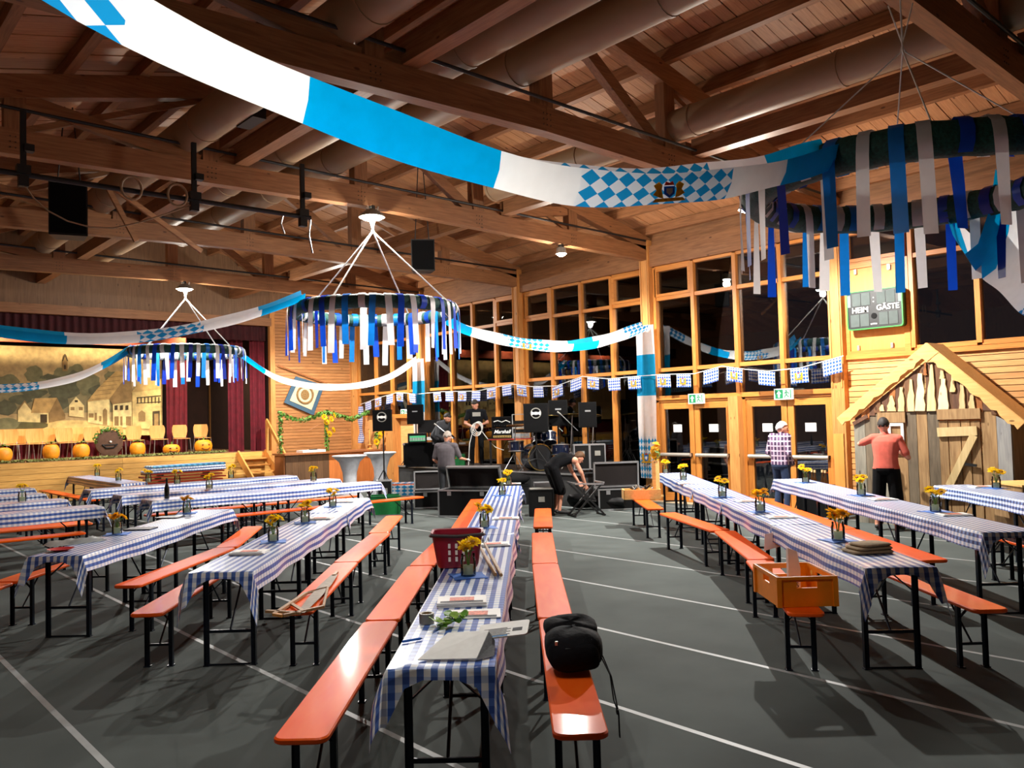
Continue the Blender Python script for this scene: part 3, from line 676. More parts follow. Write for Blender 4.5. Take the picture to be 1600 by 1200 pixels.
def vase(p, lab, heads=4, pm='petal', napkin=None, s=1.0, rz=0):
    vase_n[0] += 1; rnd = random.Random(vase_n[0]*5)
    if napkin:
        mb = MB(); q = [(.15, 0), (.06, .07), (0, .16), (-.07, .07), (-.15, 0), (-.06, -.06), (0, -.15), (.08, -.06)]
        mb.prism([(x*1.15, y*1.15) for x, y in q], .0, .0035); o = mb.build('napkin', 'napkin', None, None, (p[0], p[1], TH+.0085), rz+.3)
        tag(o, napkin, 'napkin', 'blue napkins under the flower jars')
    t = thing('flower_jar', lab, 'flower vase', (p[0], p[1], TH+(.013 if napkin else .009)), rz, 'jars of yellow flowers'); t.scale = (s*1.35,)*3
    inst('glass_jar', JAR, t); inst('water', WATER, t)
    for k in range(heads):
        a = 2*math.pi*k/heads+rnd.uniform(-.4, .4); r = rnd.uniform(.02, .05); h = rnd.uniform(.125, .165)
        e = Vector((math.cos(a)*r, math.sin(a)*r, h))
        MB().tube([(0, 0, .015), (e.x*.3, e.y*.3, .09), e], .0028, 5).build('stem', 'stem', t)
        f = inst('flower', PET[pm][k % 3], t, e); f.rotation_euler = (rnd.uniform(.3, .8)*math.sin(a)*-1, rnd.uniform(.3, .8)*math.cos(a), a)
        h2 = inst('flower_centre', HEART, f)
    for k in range(2):
        a = rnd.uniform(0, 6.28); mb = MB(); mb._add([(0, 0, 0), (.02, .012, .012), (.05, 0, .008), (.02, -.012, .012)], [(0, 1, 2, 3)])
        mb.build('leaf', 'leafg', t, None, (0, 0, .11), a)
def V(px, py): return onz(px, py, TH)
near = 'jar of yellow sunflowers on the %s'
vase(V(732, 902), near % 'central row beside the maroon basket', 5, napkin='blue napkin under the sunflower jar beside the maroon basket', s=1.1)
vase(V(757, 826), near % 'central row just behind the garden tools', 5, napkin='blue napkin under the sunflower jar behind the garden tools')
vase(V(785, 775), near % 'central row near its far end', 4, napkin='dark blue napkin under the last but one jar of the central row')
vase(V(795, 758), near % 'central row at its very far end', 4)
for i, (x, y) in enumerate(((427, 848), (477, 818), (520, 793))): vase(V(x, y), near % 'left row, %s of three' % ORD[i], 4, napkin='blue napkin under the %s jar of the left row' % ORD[i])
for i, (x, y) in enumerate(((183, 836), (292, 803))): vase(V(x, y), 'jar of yellow flowers tinted for shade on the far left row, %s one' % ('nearer', 'farther')[i], 4, 'petal_shade', napkin='blue napkin under the %s jar of the far left row' % ('nearer', 'farther')[i])
for i, (x, y) in enumerate(((1310, 846), (1188, 801), (1129, 778), (1068, 751), (1040, 740))): vase(V(x, y), near % 'right row, %s from the brown cloth bundle' % ORD[i], 4, 'petal_shade' if i < 2 else 'petal', napkin=('blue napkin under the %s jar of the right row' % ORD[i]) if i < 3 else None, s=1.1)
for i, (x, y) in enumerate(((1462, 801), (1346, 775), (1259, 755))): vase(V(x, y), near % 'row before the wooden hut, %s from its near end' % ORD[i], 4, napkin='blue napkin under the %s jar of the row before the hut' % ORD[i], s=1.1)
vase(V(1557, 764), near % 'table at the right edge', 4, napkin='blue napkin on the table at the right edge', s=1.1)
for i, (x, y, d_) in enumerate(((361, 748, 'rear stage-side row, right one'), (277, 757, 'rear stage-side row, middle one'), (327, 765, 'middle stage-side row'), (490, 752, 'middle stage-side row near its right end'), (232, 754, 'rear stage-side row at its left end'), (20, 790, 'second row at the left edge'), (152, 744, 'crosswise table, farther one'), (185, 752, 'crosswise table, nearer one'))):
    p = V(x, y) if x != 20 else Vector((2.9, 15.15, TH)); vase(p, near % d_, 3, s=1.15)
def booklet(p, rz, lab, m='paper', w=.21, l=.30, n=3, dark=False):
    t = thing('menu_stack' if n > 1 else 'menu_sheet', lab, 'menu', (p[0], p[1], TH+.008), rz, 'menus on the tables')
    rnd = random.Random(int(p[0]*97))
    for k in range(n):
        mb = MB(); mb.b2((-l/2, -w/2, k*.007), (l/2, w/2, k*.007+.006)); o = mb.build('menu_sheet', m, t); o.rotation_euler = (0, 0, rnd.uniform(-.06, .06))
    if not dark:
        mb = MB(); mb.b2((-l*.25, -w*.2, n*.007), (l*.25, w*.25, n*.007+.0006)); mb.build('cover_picture', 'coverred', t)
        mb = MB()
        for k in range(4): mb.b2((-l/2+.02, -w/2+.012+k*.012, n*.007), (l/2-.02, -w/2+.017+k*.012, n*.007+.0006))
        mb.build('cover_stripe', 'leg', t)
M['coverred'] = mat('red print', (226, 120, 96), .6, 0, .4, 60); M['darkmenu'] = mat('dark menu', (70, 72, 84), .5)
RZ = -ROW
for i, (x, y, a, n, dk, lab) in enumerate((
    (722, 945, .05, 4, 0, 'stack of striped menus with red print on the central row'), (742, 962, .0, 1, 0, 'white sheet lying behind the salad on the central row'),
    (790, 812, 0, 2, 0, 'white menus beside the second jar of the central row'), (770, 853, .1, 2, 0, 'white menus under the garden tools on the central row'), (800, 757, 0, 2, 0, 'white menus at the far end of the central row'),
    (390, 866, .0, 3, 0, 'striped menus at the near end of the left row'), (500, 812, 0, 2, 0, 'white menus mid way along the left row'), (538, 786, 0, 3, 0, 'menus at the far end of the left row'),
    (220, 828, 0, 2, 1, 'dark menus beside the nearer jar of the far left row'), (265, 810, 0, 2, 1, 'dark menus beside the farther jar of the far left row'),
    (1220, 810, 0, 2, 0, 'white menus beside the second jar of the right row'), (1168, 785, 0, 2, 0, 'white menus beside the third jar of the right row'), (1075, 757, 0, 2, 0, 'white menus beside the fourth jar of the right row'),
    (1380, 782, 0, 2, 0, 'white menus mid way along the row before the hut'), (1490, 806, 0, 2, 0, 'white menus at the near end of the row before the hut'), (1535, 762, 0, 2, 0, 'pale menus on the table at the right edge'))):
    booklet(V(x, y), RZ+a, lab, 'darkmenu' if dk else 'paper', n=n, dark=bool(dk))
# ================================================================ ribbon wreaths
M['stretch'] = mat('white stretch fabric', (200, 204, 210), .7); M['stretchtop'] = mat('white table top', (236, 238, 240), .4)
M['fir'] = mat('green fir twine', (16, 66, 58), .7, 0, .5, 45, bump=.6)
M['rwhite'] = mat('white satin ribbon', (236, 234, 234), .38, 0, .05, 8, trans=.42, spec=.6); M['rblue'] = mat('royal blue satin ribbon', (16, 74, 205), .35, 0, .1, 8, trans=.35, spec=.6)
M['rdark'] = mat('deep blue satin ribbon', (14, 46, 160), .35, 0, .1, 8, trans=.3, spec=.6); M['rcyan'] = mat('bright blue satin ribbon', (20, 126, 220), .35, 0, .1, 8, trans=.4, spec=.6)
M['rope'] = mat('white rope', (236, 234, 228), .7)
WR, WT, WZ, WX = 1.27, .105, 3.70, 7.28
def wreath(y, lab, seed, x=WX, n=44, dz=0, rr=.013, WT=WT):
    rnd = random.Random(seed)
    t = thing('ribbon_wreath', lab, 'ribbon wreath', (x, y, WZ+dz), 0, 'hanging ribbon wreaths')
    pts = []; rs = []
    for k in range(72):
        a = 2*math.pi*k/72; r = WR+.006*math.sin(k*5.1); pts.append((r*math.cos(a), r*math.sin(a), .006*math.sin(k*3.3))); rs.append(WT*(1+.025*math.sin(k*7.7)))
    MB().tube(pts, rs, 12, closed=True).build('fir_ring', 'fir', t, 60)
    for k in range(n):
        a = 2*math.pi*(k+rnd.uniform(-.15, .15))/n; w = rnd.uniform(.042, .052); L = rnd.uniform(.62, .80); out = 1 if k % 5 != 3 else -1
        m = 'rwhite' if k % 2 == 0 else rnd.choice(['rblue', 'rdark', 'rblue', 'rcyan'])
        prof = [(-out*(WT+.013)*math.cos(R(q)), (WT+.013)*math.sin(R(q))) for q in (-60, -25, 10, 45, 80, 115, 150, 180)]
        x0 = prof[-1][0]
        sw = rnd.uniform(-.05, .05)
        prof += [(x0+sw*.1*s*s+out*.006, -L*s) for s in (.12, .3, .5, .75, 1.0)]
        tw = rnd.uniform(-.5, .5); vs = []
        for i, (pr_, pz) in enumerate(prof):
            q = tw*max(0, i-8)/4; d_ = (sw*.8*max(0, i-7)/5)
            for s in (-1, 1): vs.append((pr_+s*w*math.sin(q), s*w*math.cos(q)+d_, pz))
        mb = MB(); mb._add(vs, [(2*i, 2*i+1, 2*i+3, 2*i+2) for i in range(len(prof)-1)])
        o = mb.build('ribbon', m, t, 60); o.location = (WR*math.cos(a), WR*math.sin(a), 0); o.rotation_euler = (0, 0, a)
    kz = 5.0-WZ-dz
    for k in range(4):
        a = R(30+90*k); MB().tube([(WR*math.cos(a), WR*math.sin(a), WT), (.02*math.cos(a), .02*math.sin(a), kz)], rr, 6).build('rope', 'rope', t)
        b_ = a+math.pi; MB().tube([(.02*math.cos(a), .02*math.sin(a), kz), (.13*math.cos(b_), .09*math.sin(b_), cb(x)-WZ-dz-.02)], rr, 6).build('rope', 'rope', t)
    return t
wreath(11.62, 'ribbon wreath of blue and white ribbons hanging in the middle of the hall', 1)
wreath(20.4, 'smaller looking ribbon wreath hanging farthest away before the stage', 2, 7.42)
wreath(3.05, 'big near ribbon wreath cut off by the right picture edge', 3, 7.32, 38, .13, .006, .135)
# ================================================================ long cloth banners
M['crestgold'] = mat('crest gold', (240, 180, 36), .6, 0, .3, 40, trans=.45); M['crestred'] = mat('crest red', (206, 70, 40), .6, trans=.45); M['crestblue'] = mat('crest blue', (60, 130, 210), .6, trans=.45)
CMAT = ['white', 'bblue', 'lozenge']
def banner(pts, segs, lab, y, near=.30, k=.65, prof=None):
    """cloth trough strung along pts (x, z) in the truss plane y; segs = [(x_end, material)] by increasing x"""
    prof = prof or [(-.13, .10), (-.10, -.04), (-.02, -near*.5), (.05, -.10), (.12, .10), (.16, .22)]; prof = [(a*k, b_*k) for a, b_ in prof]
    P = []                                             # resample with a Catmull-Rom curve
    for i in range(len(pts)-1):
        p = [pts[max(0, i-1)], pts[i], pts[i+1], pts[min(len(pts)-1, i+2)]]
        for k in range(8):
            s = k/8; f = lambda c: .5*(2*p[1][c]+(p[2][c]-p[0][c])*s+(2*p[0][c]-5*p[1][c]+4*p[2][c]-p[3][c])*s*s+(-p[0][c]+3*p[1][c]-3*p[2][c]+p[3][c])*s**3)
            P.append((f(0), f(1)))
    P.append(pts[-1]); n = len(prof); vs = []; u = 0; us = []; arc = [0]
    for j in range(1, n): arc.append(arc[-1]+math.hypot(prof[j][0]-prof[j-1][0], prof[j][1]-prof[j-1][1]))
    for i, q in enumerate(P):
        if i: u += math.hypot(q[0]-P[i-1][0], q[1]-P[i-1][1])
        us.append(u); fl_ = 1+.06*math.sin(u*5)
        for j, (dy, dz) in enumerate(prof): vs.append((q[0], y+dy*fl_, q[1]+dz*fl_))
    mb = MB()
    for i in range(len(P)-1):
        xm = (P[i][0]+P[i+1][0])/2; mi = 0
        for xe, m in segs:
            if xm <= xe: mi = m; break
        fs = [(i*n+j, i*n+j+1, (i+1)*n+j+1, (i+1)*n+j) for j in range(n-1)]
        mb._add([], [], 0)
        for j, f in enumerate(fs):
            mb.f.append(list(f)); mb.m.append(mi); mb.uv.append([(arc[j], us[i]), (arc[j+1], us[i]), (arc[j+1], us[i+1]), (arc[j], us[i+1])])
    mb.v = vs
    o = mb.build('cloth_banner', CMAT, None, 60)
    return tag(o, lab, 'banner', 'blue and white cloth banners')
def crest(parent, c, ux, uz, s):
    """coat of arms: two supporters, shield and scroll as flat appliqué; c centre, ux/uz unit directions"""
    c, ux, uz = Vector(c), Vector(ux), Vector(uz); nn = ux.cross(uz)*.006
    t = bpy.data.objects.new('crest', None); COL.objects.link(t); t.parent = parent
    def poly(pts, m, k):
        vs = [c+ux*(x*s)+uz*(z*s)+nn*k for x, z in pts]; mb = MB(); mb._add(vs+[v-nn*.4 for v in vs], [tuple(range(len(vs))), tuple(range(2*len(vs)-1, len(vs)-1, -1))]); mb.build('crest_piece', m, t)
    poly([(-1, -.75), (1, -.75), (.8, -.5), (-.8, -.5)], 'crestgold', 1)
    for q in (-1, 1): poly([(q*.35, -.5), (q*.55, -.45), (q*.95, -.2), (q*.75, .1), (q*.9, .45), (q*.6, .7), (q*.4, .45), (q*.45, .1)], 'crestgold', 1.2)
    poly([(-.32, .35), (.32, .35), (.32, -.2), (0, -.5), (-.32, -.2)], 'crestblue', 1.5)
    poly([(-.18, .2), (.18, .2), (.18, -.1), (0, -.3), (-.18, -.1)], 'paper', 2); poly([(-.3, .42), (.3, .42), (.2, .7), (0, .6), (-.2, .7)], 'crestred', 1.5)
    return t
b1 = banner([(-.7, 4.0), (.75, 3.42), (1.7, 3.22), (2.7, 3.13), (3.4, 3.17), (4.3, 3.34), (5.2, 3.58), (6.02, 3.86)], [(.92, 2), (1.62, 0), (2.6, 1), (3.15, 0), (4.5, 2), (5.2, 0), (9, 1)], 'overexposed white and blue banner sweeping across the top to the near wreath', 3.05, .34)
crest(b1, (3.85, 2.955, 3.20), (.98, 0, .2), (0, -.02, .5), .16)
banner([(-.3, 3.9), (1.0, 3.3), (2.4, 3.06), (3.6, 3.1), (4.7, 3.35), (5.4, 3.58), (6.02, 3.84)], [(2.7, 1), (3.6, 0), (4.5, 2), (5.3, 0), (9, 1)], 'banner rising from the left edge to the middle wreath', 11.62, .2, .5)
b5 = banner([(8.55, 3.80), (9.2, 3.5), (10.3, 3.32), (11.4, 3.26), (12.4, 3.34), (13.4, 3.55), (14.25, 3.80)], [(9.35, 1), (10.1, 0), (11.2, 2), (11.9, 0), (12.7, 1), (13.6, 0), (16, 2)], 'banner sagging from the middle wreath to the nearer draped column', 11.70, .24, .68)
crest(b5, (10.62, 11.60, 3.25), (.99, 0, -.06), (0, 0, .6), .14)
banner([(-.3, 3.6), (1.5, 2.9), (3.5, 2.78), (4.8, 2.98), (5.6, 3.35), (6.18, 3.74)], [(4.2, 2), (5.5, 0), (9, 1)], 'banner rising from the left edge to the farthest wreath', 20.4, .2, .55)
banner([(8.68, 3.76), (9.7, 3.12), (10.6, 2.9), (11.5, 2.84), (12.6, 2.95), (13.5, 3.25), (14.25, 3.70)], [(9.4, 1), (16, 0)], 'white banner sagging from the farthest wreath to the farther draped column', 20.4, .2, .55)
b6 = banner([(8.5, 3.86), (9.1, 3.62), (9.9, 3.42), (11.0, 3.3), (12.3, 3.4), (13.4, 3.6), (14.25, 3.9)], [(8.95, 1), (9.95, 0), (11.4, 2), (16, 0)], 'broad white and blue banner beyond the near wreath at the right edge', 3.05, .3, 1.0, prof=[(-.3, .25), (-.24, -.1), (-.12, -.42), (0, -.5), (.1, -.3), (.2, .1)])
def drape(y, z0, z1, segs, lab, w=.52, x=14.30):
    """length of cloth hanging down the face of a column, folded double at the top"""
    n = 26; mb = MB(); vs = []; nx = 9
    for i in range(n+1):
        z = z0+(z1-z0)*i/n
        for j in range(nx):
            s = j/(nx-1)-.5; vs.append((x+.018*math.sin(s*14+i*.25)-.02*math.cos(s*6), y+s*w*(1-.05*i/n), z))
    for i in range(n):
        zm = z0+(z1-z0)*(i+.5)/n; mi = 0
        for ze, m in segs:
            if zm >= ze: mi = m; break
        for j in range(nx-1):
            mb.f.append([i*nx+j, i*nx+j+1, (i+1)*nx+j+1, (i+1)*nx+j]); mb.m.append(mi); u = lambda a, b_: (b_/(nx-1)*w, (z0-z1)*a/n)
            mb.uv.append([u(i, j), u(i, j+1), u(i+1, j+1), u(i+1, j)])
    mb.v = vs; o = mb.build('column_drape', CMAT, None, 60); return tag(o, lab, 'banner')
dr1 = drape(11.79, 3.86, .5, [(3.2, 0), (2.28, 1), (1.35, 0), (-1, 2)], 'white, blue and lozenge cloth hanging down the nearer window column')
crest(dr1, (14.25, 11.79, .95), (0, -1, 0), (0, 0, 1), .15)
drape(20.5, 3.72, 1.3, [(3.1, 0), (2.15, 1), (-1, 0)], 'white and blue cloth hanging down the farther window column behind the band', .62)
# ================================================================ bunting
XB = 14.22
bt = thing('flag_bunting', 'string of blue and white lozenge flags strung along the window wall', 'bunting', (0, 0, 0))
strp = [onx(*q, XB) for q in ((563, 632), (590, 622), (622, 613), (650, 616), (690, 612), (745, 611), (800, 600), (830, 604), (870, 603), (910, 588), (950, 592), (995, 588), (1035, 585), (1085, 584), (1128, 572), (1165, 577), (1200, 580), (1250, 575), (1318, 556))]
MB().tube(strp, .008, 6).build('string', 'rope', bt)
flags = [(575, 629), (591, 630), (609, 626), (625, 623), (645, 624), (683, 622), (702, 619), (722, 618), (744, 621), (768, 619), (792, 613), (815, 612), (841, 615), (871, 612), (900, 602), (927, 602), (960, 604), (991, 598), (1037, 599), (1068, 595), (1111, 589), (1148, 588), (1198, 592), (1249, 588), (1300, 571)]
ysl = [p.y for p in strp]
for i, (px, py) in enumerate(flags):
    p = onx(px, py, XB); j = max(k for k in range(len(strp)) if ysl[k] >= p.y-1e-6) if p.y <= ysl[0] else 0
    j = min(j, len(strp)-2); a, b_ = strp[j], strp[j+1]; f = (p.y-a.y)/(b_.y-a.y); zt = a.z+(b_.z-a.z)*f; ang = math.atan2(b_.z-a.z, b_.y-a.y)
    if abs(ang) > 1.57: ang += math.pi
    ang = (b_.z-a.z)/(b_.y-a.y); w, h = .36, .27; rnd = random.Random(i); mb = MB(); vs = []
    for r_ in range(4):
        for c in range(5):
            s = c/4-.5; vs.append((.012*math.sin(c*1.7+i+r_)*r_/3*1.5, s*w, s*w*ang-h*r_/3))
    for r_ in range(3):
        for c in range(4):
            q = (r_*5+c, r_*5+c+1, (r_+1)*5+c+1, (r_+1)*5+c); mb.f.append(list(q)); mb.m.append(0); mb.uv.append([((k % 5)/4*w, (k//5)/3*h) for k in q])
    mb.v = vs; o = mb.build('flag', 'flagcloth', bt, 60, (XB, p.y, zt-.005))
    if i % 2 == 1 or i in (18,): crest(o, (-.02, 0, -h*.52), (0, -1, -ang), (0, 0, 1), .095)
# ================================================================ things hung from the roof
def hung_box(px, py, y, lab, w=.42, h=.72, rz=.6, dep=.36):
    p = ony(px, py, y); t = thing('hanging_loudspeaker', lab, 'loudspeaker', p, rz)
    mb = MB(); mb.prism([(-w/2, -dep/2), (w/2, -dep/2), (w*.36, dep/2), (-w*.36, dep/2)], -h/2, h/2); mb.build('cabinet', 'black', t)
    MB().b2((-w*.46, -dep/2-.012, -h*.46), (w*.46, -dep/2, h*.46)).build('grille', 'grille', t)
    top = zb(p.x)+.32
    for s in (-1, 1): MB().tube([(s*w*.3, 0, h/2), (s*w*.1, 0, max(h/2+.1, top-p.z))], .01, 6).build('hanging_cable', 'black', t)
M['grille'] = mat('black speaker grille', (7, 7, 8), .85, 0, .3, 90, spec=.15)
hung_box(108, 330, 13.2, 'black loudspeaker hanging from the roof at far left', .5, .78, -.3)
hung_box(660, 401, 13.4, 'black loudspeaker hanging from the roof right of the middle wreath', .46, .62, -.55)
lb = thing('lighting_bar', 'black lighting bar with clamps hanging below the truss at far left', 'lighting bar', (0, 10.6, 4.81))
MB().tube([(1.0, 0, 0), (5.62, 0, 0)], .032, 10).build('bar', 'black', lb, 40)
for x in (2.05, 3.98, 5.5):
    MB().b2((x-.03, -.02, 0), (x+.03, .02, .75)).build('hanger', 'black', lb)
    mb = MB(); mb.box((x, 0, .05), (.14, .12, .1)).box((x+.05, -.03, .3), (.1, .1, .08)).box((x, 0, -.08), (.1, .08, .12)); mb.build('clamp', 'black', lb)
for x in (3.2, 3.75):
    mb = MB(); mb.tube([(x+.12*math.cos(2*math.pi*k/16), -.05, .14*math.sin(2*math.pi*k/16)+.02) for k in range(16)], .016, 6, closed=True); mb.build('cable_coil', 'duct', lb)
for x, l in ((5.2, .28), (5.62, .5)):
    mb = MB(); mb.tube([(x, 0, -.03), (x-.03, 0, -l*.5), (x+.02, 0, -l)], .012, 6); mb.build('chain', 'steel', lb)
mb = MB(); mb.tube([(2.05, 0, -.1), (2.15, 0, -.25), (2.3, 0, -.38), (2.5, 0, -.47), (2.75, 0, -.51), (3.0, 0, -.49), (3.3, 0, -.38), (3.6, 0, -.24), (3.98, 0, -.05)], .009, 6); mb.build('slack_cable', 'duct', lb)
# climbing gear struts below the far trusses
for k, (a, b_) in enumerate((((4.05, 14.6, 5.9), (4.5, 14.6, 5.05)), ((4.15, 14.6, 5.9), (5.6, 14.6, 5.0)))):
    MB().beam(a, b_, .06, .08).build('hanging_strut', 'timber', ce)
# ================================================================ stage
M['maroon'] = mat('maroon velvet', (96, 10, 26), .9, 0, .25, 6); M['maroon_d'] = mat('dark maroon velvet', (60, 12, 18), .9, 0, .25, 6); M['redcloth'] = mat('brick red border cloth', (150, 62, 34), .85, 0, .15, 4)
def curtain(x0, x1, y, z0, z1, lab, m='maroon', amp=.06, per=.16):
    n = int((x1-x0)/per*6); mb = MB(); vs = []
    for i in range(n+1):
        x = x0+(x1-x0)*i/n; o = amp*math.sin(i*2*math.pi/6)+.02*math.sin(i*.37)
        for z in (z0, z0+(z1-z0)*.5, z1): vs.append((x, y+o*(1.15 if z == z0 else .8), z))
    mb._add(vs, [(i*3+k, (i+1)*3+k, (i+1)*3+k+1, i*3+k+1) for i in range(n) for k in range(2)])
    return tag(mb.build('stage_curtain', m, None, 80), lab, 'curtain')
curtain(10.35, 10.85, 25.0, ZS, 5.3, 'maroon stage curtain beside the brown stage door')
curtain(10.95, 11.45, 24.75, ZS, 5.3, 'maroon stage curtain at the right end of the stage by the stairs')
curtain(9.08, 9.75, 26.7, ZS, 5.3, 'maroon stage curtain right of the painted backdrop')
curtain(-2, 9.2, 27.3, ZS, 1.95, 'low maroon curtain behind the stage chairs', amp=.04)
curtain(-3, 11.45, 24.62, 4.5, 4.97, 'dark maroon pelmet across the top of the stage opening', 'maroon_d', .05, .2)
o = MB().b2((-3, 25.6, 4.3), (9.3, 25.65, 4.75)).build('stage_border', 'redcloth'); tag(o, 'brick red border cloth hanging above the backdrop', 'curtain')
# painted village backdrop (flat paint on canvas)
def paint(name, c, v=.25, s=6):
    M[name] = mat(name, c, .85, 0, v, s); return name
for nm, c in (('p_sky', (188, 160, 108)), ('p_hill', (140, 128, 88)), ('p_tree', (92, 92, 66)), ('p_tree2', (122, 118, 82)), ('p_wall', (236, 210, 142)), ('p_wall2', (214, 184, 116)), ('p_roof', (196, 160, 96)), ('p_roof2', (150, 120, 72)), ('p_line', (70, 56, 32)), ('p_ground', (222, 190, 118)), ('p_bush', (96, 90, 52))): paint(nm, c)
YD = 27.0
bd = thing('painted_backdrop', 'painted village backdrop with houses and church tower at the rear of the stage', 'backdrop', (0, 0, 0))
a0 = ony(252, 545, YD); a1 = ony(252, 676, YD)
MB().b2((-2.0, YD, a1.z-.02), (9.05, YD+.03, 4.32)).build('canvas', 'p_sky', bd)
lay = [0]
def Zp(x, y): p = ony(x/6.154, 520+y/6.154, YD); return (p.x, p.z)
def ppoly(pts, m, name='painted_shape', extra=None):
    lay[0] += 1; q = [Zp(*p) for p in pts]
    if extra: q = extra(q)
    mb = MB(); mb.prism(q, YD-.0012*lay[0]-.002, YD-.0012*lay[0]-.001, 'xz'); mb.build(name, m, bd)
def blob(cx, cy, rx, ry, m, seed, n=18):
    rnd = random.Random(seed); ppoly([(cx+rx*math.cos(2*math.pi*k/n)*rnd.uniform(.8, 1.1), cy+ry*math.sin(2*math.pi*k/n)*rnd.uniform(.8, 1.1)) for k in range(n)], m, 'painted_tree')
ppoly([(-900, 520), (-300, 480), (0, 510), (200, 560), (500, 540), (900, 520), (1150, 500), (1150, 760), (-900, 800)], 'p_hill')
for i, (x, y, rx, ry, m) in enumerate(((80, 470, 110, 70, 'p_tree2'), (330, 400, 95, 95, 'p_tree2'), (600, 420, 110, 90, 'p_tree2'), (730, 370, 80, 70, 'p_tree2'), (480, 470, 120, 80, 'p_tree'), (720, 470, 120, 110, 'p_tree'), (330, 570, 130, 60, 'p_tree'), (620, 560, 160, 80, 'p_tree'), (850, 500, 130, 110, 'p_tree2'), (60, 720, 110, 80, 'p_tree'), (1080, 420, 80, 55, 'p_tree2'), (-150, 560, 150, 90, 'p_tree'), (-350, 650, 140, 120, 'p_tree2'), (560, 670, 110, 90, 'p_tree'), (200, 640, 120, 50, 'p_tree'), (930, 560, 80, 60, 'p_tree'), (400, 500, 80, 60, 'p_tree2'))): blob(x, y, rx, ry, m, i)
ppoly([(598, 370), (598, 262), (610, 215), (622, 205), (634, 215), (648, 262), (648, 370)], 'p_roof2'); ppoly([(594, 275), (610, 218), (622, 200), (636, 218), (654, 275), (640, 270), (622, 230), (606, 270)], 'p_line'); ppoly([(612, 320), (622, 305), (632, 320), (632, 350), (612, 350)], 'p_line')
ppoly([(-900, 960), (-900, 870), (0, 860), (380, 850), (700, 840), (1050, 850), (1250, 880), (1560, 940), (1560, 985), (-900, 985)], 'p_ground')
blob(250, 890, 220, 45, 'p_bush', 50); blob(60, 880, 140, 60, 'p_tree2', 51)
ppoly([(170, 855), (170, 735), (235, 655), (300, 735), (300, 860)], 'p_wall'); ppoly([(165, 742), (235, 648), (305, 742), (295, 742), (235, 668), (178, 742)], 'p_roof2')
ppoly([(300, 860), (300, 770), (465, 770), (465, 865)], 'p_wall'); ppoly([(295, 772), (330, 630), (545, 625), (470, 770)], 'p_roof'); ppoly([(470, 770), (545, 625), (625, 790), (625, 830), (465, 865)], 'p_roof2'); ppoly([(385, 862), (385, 785), (450, 785), (450, 864)], 'p_line')
ppoly([(660, 800), (660, 700), (690, 660), (728, 615), (770, 660), (805, 700), (805, 815)], 'p_wall')
for x in (675, 755): ppoly([(x, 745), (x, 715), (x+38, 715), (x+38, 745)], 'p_roof2')
ppoly([(715, 668), (715, 648), (745, 648), (745, 668)], 'p_line')
ppoly([(840, 860), (840, 660), (1050, 640), (1050, 895)], 'p_wall'); ppoly([(830, 665), (930, 540), (1110, 370), (1240, 380), (1045, 640)], 'p_roof'); ppoly([(1045, 640), (1240, 380), (1275, 560), (1255, 660), (1080, 690)], 'p_roof2')
for k in range(6): ppoly([(880+k*28, 640-k*42), (1030+k*30, 622-k*42), (1030+k*30, 627-k*42), (880+k*28, 646-k*42)], 'p_roof2')
ppoly([(985, 880), (985, 745), (1005, 725), (1025, 745), (1025, 885)], 'p_roof2')
for x, y, w, h in ((850, 775, 45, 40), (905, 770, 22, 70), (950, 800, 20, 50)): ppoly([(x, y+h), (x, y), (x+w, y), (x+w, y+h)], 'p_roof2')
ppoly([(1080, 900), (1080, 690), (1260, 665), (1260, 920)], 'p_wall')
for k in range(3): ppoly([(1095+k*52, 745), (1095+k*52, 700), (1125+k*52, 696), (1125+k*52, 742)], 'p_line')
for x, w in ((1095, 40), (1150, 22), (1205, 50)): ppoly([(x, 890), (x, 805), (x+w, 803), (x+w, 895)], 'p_roof2')
ppoly([(1265, 920), (1265, 570), (1555, 540), (1555, 930)], 'p_wall2'); ppoly([(1255, 575), (1330, 480), (1556, 440), (1556, 540)], 'p_roof')
for k in range(7): ppoly([(1310+k*34, 680), (1310+k*34, 620), (1322+k*34, 618), (1322+k*34, 678)], 'p_line')
ppoly([(1305, 632), (1305, 622), (1540, 600), (1540, 610)], 'p_line'); ppoly([(1305, 682), (1305, 674), (1540, 660), (1540, 668)], 'p_line')
ppoly([(1325, 850), (1325, 770), (1355, 745), (1390, 770), (1390, 850)], 'p_roof2'); ppoly([(1460, 920), (1460, 755), (1528, 750), (1528, 925)], 'p_line'); ppoly([(1475, 900), (1475, 780), (1515, 776), (1515, 905)], 'p_roof2')
# stage chairs
def shell(w, h, bend):
    mb = MB(); vs = []; n = 7
    for i in range(n):
        s = i/(n-1)-.5
        for k, (z, ww) in enumerate(((0, .72), (h*.2, .9), (h*.5, 1.0), (h*.8, .98), (h, .84))):
            vs += [(s*w*ww, bend*4*s*s*-1, z), (s*w*ww, bend*4*s*s*-1+.012, z)]
    q = lambda i, k, t: (i*5+k)*2+t
    for i in range(n-1):
        for k in range(4): mb.f += [[q(i, k, 0), q(i+1, k, 0), q(i+1, k+1, 0), q(i, k+1, 0)], [q(i, k, 1), q(i, k+1, 1), q(i+1, k+1, 1), q(i+1, k, 1)]]
    for i in range(n-1): mb.f += [[q(i, 0, 0), q(i, 0, 1), q(i+1, 0, 1), q(i+1, 0, 0)], [q(i, 4, 0), q(i+1, 4, 0), q(i+1, 4, 1), q(i, 4, 1)]]
    for k in range(4): mb.f += [[q(0, k, 0), q(0, k+1, 0), q(0, k+1, 1), q(0, k, 1)], [q(n-1, k, 0), q(n-1, k, 1), q(n-1, k+1, 1), q(n-1, k+1, 0)]]
    mb.v = vs; mb.m = [0]*len(mb.f); mb.uv = [None]*len(mb.f); return mb
